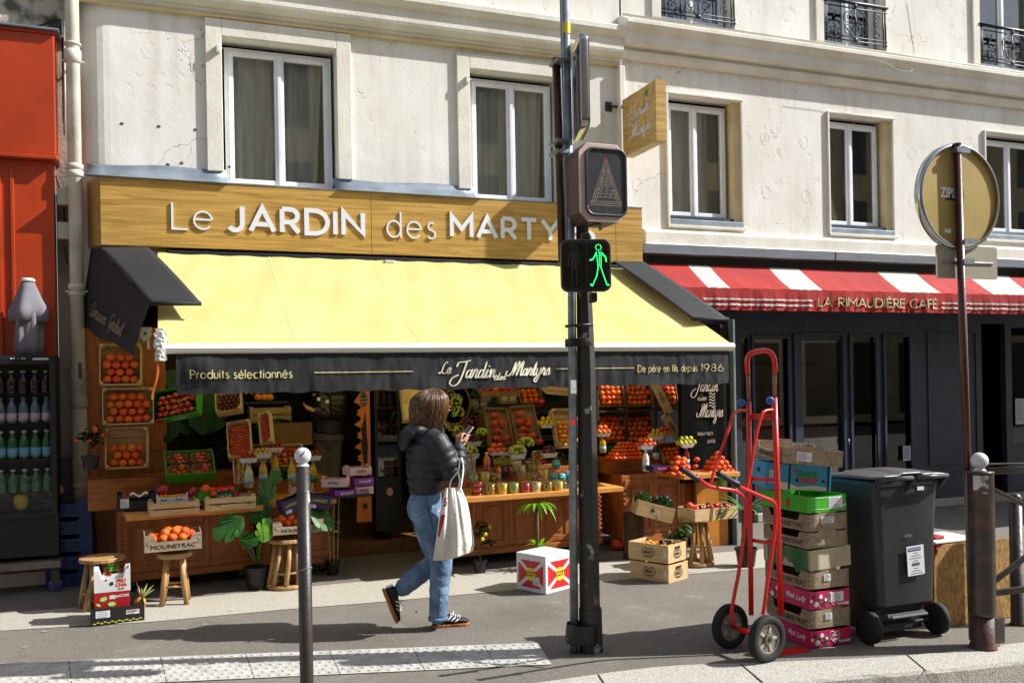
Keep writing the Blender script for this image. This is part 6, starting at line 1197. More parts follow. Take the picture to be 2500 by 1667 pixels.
for k,(x,y) in enumerate(((.14,.0),(-.13,.08))):
    e=thing('pineapple',('pineapple right of the red carton' if k==0 else 'pineapple left of the red carton')+' in the black carton','pineapple'); e.matrix_basis=M@Matrix.Translation((x,y,.03))@Matrix.Rotation(R(15 if k==0 else -10),4,'Y'); m=MB(); m.sph((0,0,.06),(.045,.045,.065),14,10); m.build('body',pin,e,local=True,smooth=True)
    m=MB()
    for j in range(16): a=j*2.4; L_=.07+.02*(j%3); sp=.15+.5*(j/16); m.add([Vector((.012*math.cos(a+1.2),.012*math.sin(a+1.2),.11)),Vector((.012*math.cos(a-1.2),.012*math.sin(a-1.2),.11)),Vector((L_*sp*math.cos(a),L_*sp*math.sin(a),.12+L_*.6)),Vector((L_*sp*1.6*math.cos(a),L_*sp*1.6*math.sin(a),.12+L_*(1-sp*.3)))],[(0,1,2),(1,2,3)])
    m.build('crown',mat('dry_leaf','#9aa05a','#b9a878',scale=8,rough=.7),e,local=True)
# blue plastic crates
blue=mat('crate_blue','#123a78','#0f3268',scale=4,rough=.45); 
for k in range(5):
    w,d,h=.36,.30,.155; q=G(196,1412); M=Matrix.Translation((-.82+.006*((k*7)%3),-.12,.003+k*.152))@Matrix.Rotation(R(-4+3*(k%2)),4,'Z')
    e=thing('blue_crate',('lowest','second','middle','fourth','topmost')[k]+' blue plastic crate in the stack beside the drainpipe','crate',group='stack of blue crates'); e.matrix_basis=M
    m=MB(); t=.006
    for s_ in (-1,1):
        m.prism([(-w/2,0),(w/2,0),(w/2,h),(w*.28,h),(w*.20,h-.045),(-w*.20,h-.045),(-w*.28,h),(-w/2,h)],frame((0,s_*d/2+t/2,0)),t); m.prism([(-d/2,0),(d/2,0),(d/2,h),(-d/2,h)],frame((s_*w/2-t/2,0,0),(0,1,0)),t)
    m.box((-w/2,-d/2,0),(w/2,d/2,.005)); m.build('shell',blue,e,local=True)
    for g_ in (-.05,.05):
        m=MB()
        for i in range(4):
            for j in range(2): m.box((g_-.03+i*.016,-d/2-.0042,.03+j*.03),(g_-.022+i*.016,-d/2-.0034,.052+j*.03))
        m.build('slots',black,e,local=True)
    m=MB(); m.box((-w/2-.008,-d/2-.010,h-.012),(w/2+.008,-d/2-.0045,h-.001)) if 0 else m.box((-w/2-.006,-d/2-.012,.0),(w/2+.006,-d/2-.0036,.012)); m.build('rim',blue,e,local=True)
e=thing('plate','pale pink round plate leaning in the top blue crate','plate',(-.93,-.18,.84)); m=MB(); m.lathe([(0,0),(.06,.006),(.063,.01),(0,.008)],(0,0,0),24,M=Matrix.Rotation(R(80),4,'X')@Matrix.Rotation(R(0),4,'Y')); m.build('disc',mat('plate_pink','#b58c86',rough=.4),e,local=True)
e=thing('tongs','dark metal scraper resting across the top blue crate','tool',(-.9,-.3,.79)); m=MB(); m.tube([(-.12,0,.06),(.02,.0,.03),(.1,.05,.02)],.008,6); m.build('handle',black2,e,local=True)

# ---------------- more produce at the back of the stalls ----------------
tilt('shallow pine crate of red apples leaning behind the juice bottles',700,1120,-.30,.30,.24,.07,0,50,0,pine,'apple',.028,'red apple in the leaning crate behind the bottles')
tilt('dark crate of green limes low at the back left of the doorway',640,1118,-.20,.24,.22,.07,0,45,4,cardin,'lime',.024,'lime in the dark back crate','plain')
tilt('brown crate of plums between basket and tomato boxes',1150,1040,-.30,.20,.26,.07,0,60,0,cardin,'plum',.024,'plum in the brown crate beside the palm','plain')
tilt('brown crate of oranges high behind the tomato boxes',1290,972,-.15,.26,.20,.07,0,55,0,cardin,'orange',.032,'orange in the high brown crate','plain')
tilt('brown crate of lemons low behind the fruit cups',1240,1130,-.72,.30,.16,.06,0,40,0,cardin,'lemon',.026,'lemon in the low brown crate','plain')
tilt('pine crate of red apples at the back right of the cups',1330,1125,-.70,.24,.18,.06,0,45,0,pine,'apple',.027,'red apple in the crate right of the cups')
tilt('brown crate of mandarins behind the left mandarin pyramid',1640,1110,-.80,.30,.22,.07,0,45,0,cardin,'mandarin',.03,'mandarin in the crate behind the left pyramid','plain')
tilt('brown crate of plums low at the left end of the centre stall',1115,1120,-.80,.26,.16,.06,0,40,0,cardin,'plum',.024,'plum in the low left crate','plain')
for k,(u,v,Y,c_,lab) in enumerate(((1500,1100,-.55,leafg,'leafy greens above the mandarin heap'),(1195,1085,-.45,leafl,'pale salad between tomato box and grapes'),(1355,1118,-.75,leafd,'dark leaves beside the pouches'),(560,1105,-.30,leafd,'dark leaves between the apple box and tomato crate'),(690,1160,-.45,leafg,'herbs behind the juice bottles'),(1010,1065,-.35,leafd,'dark leaves low behind the woman'),(1680,1100,-.75,leafg,'leafy greens below the banner'))): greens('leafy_greens',lab,'greens',P(u,v,Y),.11,.06,.06,130,c_,.026,seed=50+k)
for k,(u,v,Y,lab) in enumerate(((1225,1128,-.85,'green grape bunch right above the fruit cups'),(1300,1130,-.8,'amber grape bunch low beside the tall cups'),(1120,1060,-.5,'amber grape bunch left of the phone'),(1095,1110,-.7,'green grape bunch close to the jacket'))): grapes(lab,P(u,v,Y),(grg,gro,gro,grg)[k],.0125,60,.07,.045,.045,seed=70+k)
# ---------------- street furniture ----------------
bolm=mat('bollard_paint','#24201e','#332c28',scale=12,rough=.42,bump=.15,bscale=60); ballw=mat('ball_white','#c9ccd2','#b5b8be',scale=9,rough=.35)
chip=mat('chipped_paint','#2a2624','#8f8c86',scale=8,rough=.5,lo=.62,hi=.65,detail=10,bump=.2)
rustp=mat('rusty_post','#3b2119','#54291a',scale=6,rough=.6,bump=.4,bscale=30,lo=.4,hi=.7); brownp=mat('brown_pole','#3c150f','#4a1f16',scale=7,rough=.35,bump=.1)
q=Vector((.69,-3.95,0)); B1_=thing('bollard','slim black bollard with a chipped white ball in front of the fruit stalls','bollard',q); hb=P(740,1138,-3.95).z
m=MB(); r=.037; m.lathe([(r*1.05,0),(r,.02),(r,hb),(0,hb)],(0,0,0),24); m.build('shaft',bolm,B1_,local=True,smooth=True)
m=MB(); rb=.046; m.lathe([(r*.98,hb+.001),(r*.9,hb+.006),(r*.62,hb+.016),(r*.55,hb+.024)]+[(rb*math.sin(t),hb+.058-rb*math.cos(t)) for t in [R(34+k*(146/12)) for k in range(13)]],(0,0,0),24); m.build('ball',ballw,B1_,local=True,smooth=True)
m=MB(); C_=Vector((-.015,0,hb+.063)); 
for k in range(5): a=R(-120+k*3); m.add([Vector((rb*1.012*math.cos(R(-112+dx)+k*.12)*math.cos(R(dy+k*7)),rb*1.012*math.sin(R(-112+dx)+k*.12)*math.cos(R(dy+k*7)),hb+.058+rb*1.012*math.sin(R(dy+k*7)))) for dx,dy in ((0,0),(9,3),(7,11),(-3,9))],[(0,1,2,3)])
m.build('chipped_mark',mat('scratch_dark','#2c3038',rough=.6),B1_,local=True)
m=MB(); m.tube([(r*1.06*math.cos(a),r*1.06*math.sin(a),P(740,1388,-3.95).z+.01*math.sin(a*1.5)) for a in [k*PI/9 for k in range(19)]],.0022,5); m.build('wire_tie',mat('tie_grey','#7d8a88',rough=.5),B1_,local=True)
m=MB(); zz=P(752,1215,-3.95).z; m.grid(lambda u,v:Vector(((r+.0008)*math.cos(R(-62+34*u*(1-.6*v))),(r+.0008)*math.sin(R(-62+34*u*(1-.6*v))),zz-.02+.065*v)),6,6); m.build('sticker',mat('torn_sticker','#c79a98','#d8d0c8',scale=30,rough=.6),B1_,local=True,smooth=True)
# crossing pole
pq=Vector((2.455,-3.84,0)); PL=thing('signal_pole','tall dark octagonal crossing pole with grey conduits strapped to its side','pole',pq)
def Pt(u,v): return P(u,v,-3.84)
def oct_(mb,pts,rs): mb.tube(pts,rs,8)
m=MB(); m.tube([Pt(1443,1594),Pt(1441,1484)],[.080,.076],8); m.build('base_sleeve',chip,PL)
m=MB(); m.tube([Pt(1440,1486),Pt(1431,900),Pt(1421,540)],[.068,.062,.040],8); m.build('shaft',chip,PL)
m=MB(); m.tube([Pt(1402,1592),Pt(1396,700),Pt(1378,-60)],.027,14); m.build('conduit',steel,PL,smooth=True)
m=MB(); m.tube([Pt(1386,640),Pt(1369,-60)],.011,10); m.build('conduit',steel,PL,smooth=True)
m=MB(); m.tube([Pt(1367,135)+Vector((0,.06,0)),Pt(1383,640)+Vector((0,.06,0))],.027,12); m.build('rear_tube',brownp,PL,smooth=True)
for (u,v,h_) in ((1381,72,.05),): 
    m=MB(); m.tube([Pt(u,v-13),Pt(u,v+13)],.031,14,cap=False); m.build('yellow_tape',mat('tape_yellow','#c4b61a',rough=.5),PL)
for (v,h_) in ((1540,.10),(1558,.05),(836,.05),(795,.016)):
    c0=Pt(1424 if v>1000 else 1414,v); m=MB(); wx=.112 if v>1000 else .092
    m.lathe([(1.0,-h_/2),(1.04,-h_/4),(1.02,h_/4),(1.0,h_/2)],(0,0,0),18,M=Matrix.Translation(c0)@Matrix.Rotation(R(5 if v>1000 else -2),4,'Y')@Matrix.Diagonal((wx,.088 if v>1000 else .068,1,1)),cap=False); m.build('black_tape',mat('tape_black','#0b0b0b',rough=.35,bump=.5,bscale=30),PL,smooth=True)
for v in (150,346,372): 
    m=MB(); q=Pt(1372,v); m.box((q.x-.045,q.y-.03,q.z-.012),(q.x+.05,q.y+.1,q.z+.012)); m.build('clamp',steel,PL,bevel=.003)
m=MB(); q=Pt(1396,945); m.box((q.x-.022,q.y-.032,q.z-.04),(q.x+.018,q.y-.0285,q.z+.045)); m.build('sticker',mat('sticker_grey','#9aa0a6','#c5c8cc',scale=60,rough=.5),PL)
q=Pt(1393,1030); m=MB(); m.lathe([(.018,0),(.018,.001)],(0,0,0),12,M=frame((q.x+.005,q.y-.029,q.z))); m.build('sticker',redp,PL)
# side-on sign
SG=thing('road_sign','tall grey road sign seen almost edge-on, fixed high on the pole','road sign',Pt(1420,200)); 
za,zb_=Pt(1420,108).z,Pt(1425,330).z; xs_=Pt(1424,200).x
m=MB(); Fs=frame((xs_,-3.86,0),(0.30,.95,0)); rr=.05; H_=za-zb_; Wd=.38
poly=[]
for cx_,cz_,a0 in ((-Wd/2+rr+.0,zb_+rr,180),(Wd/2-rr,zb_+rr,270),(Wd/2-rr,za-rr,0),(-Wd/2+rr,za-rr,90)): poly+=[(cx_+rr*math.cos(R(a0+k*15)),cz_+rr*math.sin(R(a0+k*15))) for k in range(7)]
m.prism(poly,Fs@Matrix.Translation((0,0,-.003)),.006); m.build('panel',mat('sign_back_beige','#8f8468',rough=.5),SG)
m=MB(); m.tube([Fs@Vector((x,y,-.028)) for x,y in poly+[poly[0]]],[(.006,.03)]*29,8,cap=False); m.build('chrome_rim',mat('chrome','#a8abb0',rough=.18,metal=1),SG,smooth=True)
sticker(SG,frame((xs_-.012,-3.90,Pt(1420,275).z),(-.12,-1,0)),.05,.07)
# warning box (unlit matrix sign)
hous=mat('housing_brown','#c4aca0','#b39c90',scale=5,rough=.5,bump=.1); houd=mat('housing_dark','#5a443e','#44332e',scale=6,rough=.5)
WBx=thing('warning_box','unlit beige-framed electronic warning sign box with a pedestrian triangle, on the pole','signal box',Pt(1465,440)); Yw=-4.02
a=P(1414,545,Yw);b_=P(1523,338,Yw); x0,x1,z0,z1=a.x,b_.x,P(1468,543,Yw).z,P(1468,352,Yw).z; cw=.055
o8=[(x0+cw,z0),(x1-cw,z0),(x1,z0+cw),(x1,z1-cw),(x1-cw,z1),(x0+cw,z1),(x0,z1-cw),(x0,z0+cw)]
F0=frame((0,Yw,0)); m=MB(); m.prism(o8,F0@Matrix.Translation((0,0,-.20)),.20); m.build('housing',houd,WBx,bevel=.006)
m=MB(); m.prism(o8,F0@Matrix.Translation((0,0,.0008)),.008); m.build('front_frame',hous,WBx,bevel=.004)
def rrect(x0,x1,z0,z1,r,n=6):
    o=[]
    for cx_,cz_,a0 in ((x0+r,z0+r,180),(x1-r,z0+r,270),(x1-r,z1-r,0),(x0+r,z1-r,90)): o+=[(cx_+r*math.cos(R(a0+k*90/n)),cz_+r*math.sin(R(a0+k*90/n))) for k in range(n+1)]
    return o
i0,i1,j0,j1=P(1421,0,Yw).x,P(1517,0,Yw).x,P(1468,526,Yw).z,P(1468,365,Yw).z
m=MB(); m.tube([F0@Vector((x,z,.014)) for x,z in rrect(i0,i1,j0,j1,.05)+[rrect(i0,i1,j0,j1,.05)[0]]],.009,8); m.build('gasket',mat('gasket_grey','#3a3a3b',rough=.4),WBx,smooth=True)
m=MB(); m.prism(rrect(i0,i1,j0,j1,.05),F0@Matrix.Translation((0,0,.009)),.003); m.build('screen',mat('screen_grey','#34353a','#3d3e42',scale=40,rough=.25),WBx)
led=mat('led_off','#8d7f74',rough=.6); m=MB(); cxw=(i0+i1)/2; wt=(i1-i0)*.40; zt_w=j1-.05; zb_w=j0+.06
def dots(mb,pts,r=.0035): 
    for x,z in pts: mb.add([F0@Vector((x+r*math.cos(k*PI/3),z+r*math.sin(k*PI/3),.0128)) for k in range(6)],[tuple(range(6))])
pts=[]
for off in (0,.012,.024):
    n_=30
    for k in range(n_): t=k/n_; pts+=[(cxw-(wt-off*1.5)*t,zt_w-off*2-(zt_w-zb_w-off*3)*t),(cxw+(wt-off*1.5)*t,zt_w-off*2-(zt_w-zb_w-off*3)*t),(cxw-wt+2*wt*t,zb_w+off)]
for row in range(16):
    zz=zb_w+.05+row*.011; hw_=wt*(.8*(1-row/22)) if row<5 else (.035 if row<12 else .018)
    if row in(12,): hw_=.01
    n_=int(hw_*2/.009)
    pts+=[(cxw-hw_+k*.009,zz) for k in range(n_+1) if not(row<6 and (k//2)%2 and row%2)]
dots(m,pts,.003); m.build('led_matrix',led,WBx); m=MB(); dots(m,[(cxw+random.uniform(-.012,.012),zt_w-random.uniform(0,.03)) for k in range(16)]); m.build('led_red',mat('led_red','#c4403a',rough=.5),WBx)
m=MB(); q=Pt(1424,560); m.tube([q+Vector((0,-.02,.03)),q+Vector((.04,-.16,.0)),q+Vector((.04,-.16,-.03))],.012,8); m.build('bracket',steel,WBx,smooth=True)
# pedestrian light
PS=thing('pedestrian_light','black pedestrian light with the green walking figure lit, low on the pole','pedestrian light',P(1428,650,-4.05),(0,0,R(-16))); L=dict(local=True)
Wp,Hp=.305,.315; m=MB(); m.prism(rrect(-Wp/2,Wp/2,-Hp/2,Hp/2,.045),frame((0,0,0)),.05); m.build('housing',black2,PS,bevel=.008,**L)
m=MB(); m.prism(rrect(-Wp*.42,Wp*.42,-Hp*.40,Hp*.40,.04),frame((0,.08,0)),.078); m.build('rear_case',black2,PS,**L)
for s_ in (-1,1):
    m=MB(); m.prism(rrect(s_*Wp*.245-Wp*.2,s_*Wp*.245+Wp*.2,-Hp*.42,Hp*.42,.03),frame((0,-.0505,0)),.003); pn=m.build('lens',mat('lens_black','#070808',rough=.25),PS,**L)
m=MB(); m.box((-.004,-.062,-Hp*.44),(.004,-.0507,Hp*.44)); m.build('divider',black2,PS,**L)
def man(walk):
    pts=[(.0+.016*math.cos(k),.098+.016*math.sin(k)) for k in [j*PI/4 for j in range(8)]]
    def ln(a,b_,n=8): return [(a[0]+(b_[0]-a[0])*k/n,a[1]+(b_[1]-a[1])*k/n) for k in range(n+1)]
    if walk: segs=[((-.012,.07),(-.004,-.0)),((.016,.07),(.014,.0)),((.005,.07),(.004,.0)),((-.014,.065),(-.034,.03)),((-.034,.03),(-.05,.028)),((.02,.065),(.040,.045)),((.04,.045),(.044,.02)),((-.002,-.004),(-.012,-.06)),((-.012,-.06),(-.038,-.115)),((.010,-.004),(.028,-.06)),((.028,-.06),(.046,-.11)),((-.038,-.115),(-.048,-.108)),((.046,-.11),(.056,-.112))]
    else: segs=[((-.016+.008*k,.07),(-.016+.008*k,-.02)) for k in range(5)]+[((-.024,.066),(-.034,.0)),((.024,.066),(.034,.0)),((-.012,-.03),(-.014,-.115)),((.012,-.03),(.014,-.115))]
    for a_,b2_ in segs: pts+=ln(a_,b2_,7 if walk else 8)
    return pts
for s_,mt_,wk_ in ((-1,mat('led_grey','#4c4f50',rough=.5),False),(1,mat('led_green','#19d868',emit=2.6),True)):
    m=MB()
    for x,z in man(wk_): 
        r_=.0036 if wk_ else .0032; m.add([Vector((s_*Wp*.245+x*1.05+r_*math.cos(k*PI/4),-.0545,z*1.08+r_*math.sin(k*PI/4))) for k in range(8)],[tuple(range(8))])
    m.build('figure',mt_,PS,**L)
m=MB(); m.box((-.02,-.04,Hp/2+.003),(.03,.03,Hp/2+.04)); m.build('bracket',black2,PS,bevel=.006,**L); m=MB(); m.box((.03,-.02,-Hp/2-.06),(.07,.06,-Hp/2-.003)); m.build('bracket',black2,PS,bevel=.006,**L)
# sign post with round sign and plate, seen from behind
Ys=-4.72; SPo=thing('sign_post','slim dark brown sign post rising behind the thick right bollard','post',P(2372,1560,Ys)); m=MB(); m.tube([P(2375,1560,Ys),P(2337,353,Ys)],.0235,18); m.build('post',brownp,SPo,smooth=True); m=MB(); m.tube([P(2337,356,Ys),P(2337,351,Ys)],.025,18); m.build('cap',brownp,SPo)
RS=thing('round_sign','round traffic sign seen from its ochre back with a chrome rim','road sign',P(2365,476,Ys-.045)); c_=P(2364,476,Ys-.045); rs_=.325
ochre=mat('sign_back_ochre','#b09a5c','#a08a4e',scale=3,rough=.45,metal=.2); m=MB(); m.lathe([(0,.0),(rs_,0),(rs_,.004),(0,.004)],(0,0,0),48,M=frame(c_+Vector((0,-.0,0)))); m.build('disc',ochre,RS)
m=MB(); m.lathe([(rs_-.012,.02),(rs_,.024),(rs_+.012,.012),(rs_+.012,-.025),(rs_,-.034),(rs_-.02,-.03)],(0,0,0),48,M=frame(c_),cap=False); m.build('rim',mat('chrome_rim','#b9bcc0',rough=.2,metal=1),RS,smooth=True)
for dv in (-.285,.285): 
    qq=P(2337+(dv<0)*18,360 if dv>0 else 588,Ys); m=MB(); m.box((qq.x-.028,Ys-.028,c_.z+dv-.016),(qq.x+.08,Ys-.0255,c_.z+dv+.016)); m.box((qq.x-.028,Ys-.0255,c_.z+dv-.016),(qq.x-.0255,Ys+.028,c_.z+dv+.016)); m.build('clamp',steel,RS)
# back of sign faces the viewer: disc lies just beyond the post
RSo=[o for o in bpy.data.objects if o.parent==RS]
txt('ZIPS',.085,whp,frame(P(2322,470,Ys)+Vector((-.0,-.0,0))),RS,off=.003,sx=.8); 
for o in [o for o in bpy.data.objects if o.parent==RS]:
    if o.name.startswith('lettering'): o.location=(0,.0228,0)
    elif not o.name.startswith('clamp'): o.location=(0,.075,0)
m=MB(); m.box((P(2308,0,Ys).x,Ys+.0235,P(2310,486,Ys).z),(P(2352,0,Ys).x,Ys+.0250,P(2310,455,Ys).z)); zp=m.build('sticker',ink,RS)
sticker(RS,frame(P(2322,562,Ys)+Vector((0,.026,0))),.05,.03,lines=2)
PT=thing('sign_plate','small rectangular sign plate seen from behind under the round sign','road sign',P(2360,637,Ys+.04)); a,b_=P(2286,678,Ys+.03),P(2434,597,Ys+.03); cz=(P(2360,677,Ys).z+P(2360,600,Ys).z)/2
m=MB(); m.prism(rrect(a.x,b_.x,cz-.105,cz+.105,.02),frame((0,Ys+.034,0)),.003); m.build('plate',mat('plate_back','#a39c8a','#938c7a',scale=5,rough=.5,metal=.2),PT)
m=MB(); m.box((a.x+.05,Ys+.024,cz-.012),(b_.x-.04,Ys+.0305,cz+.004)); m.build('rail',steel,PT,bevel=.003); qq=P(2353,637,Ys); m=MB(); m.box((qq.x-.028,Ys-.028,cz-.02),(qq.x+.06,Ys-.0255,cz+.014)); m.build('clamp',steel,PT)
# thick bollard with white ball and barrier rails
bq=Vector((P(2398,1500,-4.8).x,-4.80,0)); BB=thing('thick_bollard','thick rust-brown bollard with a white ball and torn sticker at the right','bollard',bq); ztop=P(2392,1150,-4.8).z; zs_=P(2400,1500,-4.8).z
m=MB(); m.lathe([(.085,0),(.08,.015),(.070,.04),(.069,zs_)],(0,0,0),24); m.build('base',rustp,BB,local=True,smooth=True)
m=MB(); m.lathe([(.075,zs_+.001),(.080,zs_+.02),(.0805,ztop-.01),(.083,ztop-.008),(.083,ztop),(0,ztop)],(0,0,0),28); m.build('shaft',mat('post_brown','#2e2321','#5c3d30',scale=6,rough=.38,bump=.25,bscale=30,lo=.52,hi=.72),BB,local=True,smooth=True)
rb=.052; m=MB(); m.lathe([(.040,ztop+.001),(.036,ztop+.01),(.026,ztop+.018)]+[(rb*math.sin(t),ztop+.065-rb*math.cos(t)) for t in [R(30+k*12.5) for k in range(13)]],(0,0,0),24); m.build('ball',ballw,BB,local=True,smooth=True)
m=MB(); m.grid(lambda u,v:Vector((.0812*math.cos(R(-165+62*u)),.0812*math.sin(R(-165+62*u)),ztop-.11+.09*v-.02*(u>.6)*(1-v))),8,4); m.build('torn_sticker',mat('torn_paper','#b9bcbc','#5a4c44',scale=22,rough=.6,lo=.45,hi=.6),BB,local=True,smooth=True)
m=MB(); m.box((.07,-.03,.02),(.16,-.0,.19)); m.build('rail_lug',MATS['post_brown'],BB,local=True,bevel=.01)
BR=thing('street_barrier','dark metal street barrier rails running off right from the thick bollard','barrier',bq+Vector((.1,0,0))); railm=mat('rail_metal','#5a5450','#443e3a',scale=8,rough=.35,metal=.6)
def rail(u0,v0,u1,v1,r_,Y1=-4.86,nm='rail'):
    a=P(u0,v0,-4.8); b_=P(u1,v1,Y1); b_=a+(b_-a)*2.2; m=MB(); d=(b_-a); F=frame(a,d); m.box((0,-r_,-.012),(d.length,r_,.012),F); m.build(nm,railm,BR,bevel=.004)
rail(2412,1150,2500,1146,.022); rail(2425,1447,2500,1438,.020); rail(2410,1188,2500,1232,.014); rail(2425,1420,2500,1362,.016)
rail(2400,1133,2500,1131,.006)
b2q=Vector((P(2482,1400,-4.5).x,-4.5,0)); B2_=thing('dark_post','dark post with a black ball behind the street barrier','bollard',b2q); z2=P(2482,1228,-4.5).z; m=MB(); m.lathe([(.055,0),(.042,.02),(.042,z2),(0,z2)],(0,0,0),18); m.build('shaft',MATS['post_brown'],B2_,local=True,smooth=True); m=MB(); m.sph((0,0,z2+.03),.042,16,10); m.build('ball',bolm,B2_,local=True,smooth=True)
# OSB board and red box behind the bin
osb=mat('osb_chips','#b08a4a','#846030',scale=38,rough=.75,kind='voronoi',stretch=(1.8,1,.7),lo=.0,hi=1,bump=.3,bscale=60)
zt_=P(2380,1322,-4.35).z; x0=P(2283,1450,-4.35).x; x1=P(2464,1450,-4.35).x; m=MB(); F_=frame((0,-4.35,0)); m.prism([(x0-.01,.005),(x1+.12,.005),(x1+.12,zt_),(x0+.10,zt_),(x0+.04,zt_-.03),(x0+.0,zt_-.09)],F_@Matrix.Translation((0,0,-.018)),.018); tag(m.build('osb_board',osb),'upright chipboard panel between the grey bin and the thick bollard','board')
e=thing('red_box','red plastic box with a white lid just behind the chipboard panel','box',P(2330,1360,-4.0)); a=P(2285,1400,-4.05); b_=P(2385,1318,-4.05); m=MB(); m.box((a.x,-4.05,0),(b_.x,-3.75,b_.z)); m.build('body',redc2,e,bevel=.01); m=MB(); m.box((a.x-.01,-4.06,b_.z+.001),(b_.x+.01,-3.74,b_.z+.02)); m.build('lid',whitec,e,bevel=.006); m=MB(); m.box((a.x+.05,-4.0,b_.z+.021),(a.x+.14,-3.9,b_.z+.045)); m.build('clip',redc2,e,bevel=.006)
# ---------------- crate stack beside the hand truck ----------------
cx0_=P(1980,1560,-4.38).x; kw,kd=.31,.44
mag=mat('box_magenta','#c4125a','#b00f50',scale=3,rough=.5); ivory=mat('crate_ivory','#b9ad92','#a89c80',scale=4,rough=.75,bump=.15)
zl=[1583,1508,1442,1372,1345,1255,1178,0]
def zat(v): return P(2030,v,-4.40).z
stack=[('pinkA',1585,1502),('ply',1498,1444),('pinkB',1440,1378),('ply',1376,1322),('ivory',1315,1258),('ply',1262,1206),('ply',1204,1160),('green',1158,1110)]
stack=[('pink',1583,1510,'lowest magenta apple box at the foot of the crate stack'),('ply',1509,1462,'weathered crate between the two magenta boxes in the stack'),('pink',1461,1400,'upper magenta apple box with a white label in the stack'),('ply',1399,1352,'weathered crate just under the ivory one in the stack'),('ivory',1350,1292,'plain ivory crate tilted slightly in the middle of the stack'),('ply',1290,1250,'weathered crate just above the ivory one in the stack'),('ply2',1249,1205,'second weathered crate above the ivory one, under the green box'),('green',1204,1156,'bright green carton near the top of the crate stack')]
# convert displayed coordinates of the front corner to heights
vz=lambda v:P(1980,v*1.0,-4.38).z
rows=[(1583,1508),(1506,1440),(1440,1376),(1376,1328),(1326,1262),(1262,1000)]
tops=[1583,1490,1440,1378,1325,1250,1200,1155,1105]
def addstack():
    full=[1583,1494,1436,1383,1329,1245,1216,1166,1105]
    vs=[1583,1500,1447,1388,1340,1262,1215,1169,1108]
    vs=[1583,1498,1448,1382,1335,1262,1254,1206,1158]
    return vs
# measured base/top rows of each crate at the near corner (full-size pixels)
meas=[(1586,1505),(1505,1450),(1450,1400),(1400,1346),(1342,1270),(1270,1222)]
hs_=[(1586,1500),(1500,1441),(1441,1376),(1376,1331),(1331,1268),(1268,1222),(1222,1176),(1176,1124)]
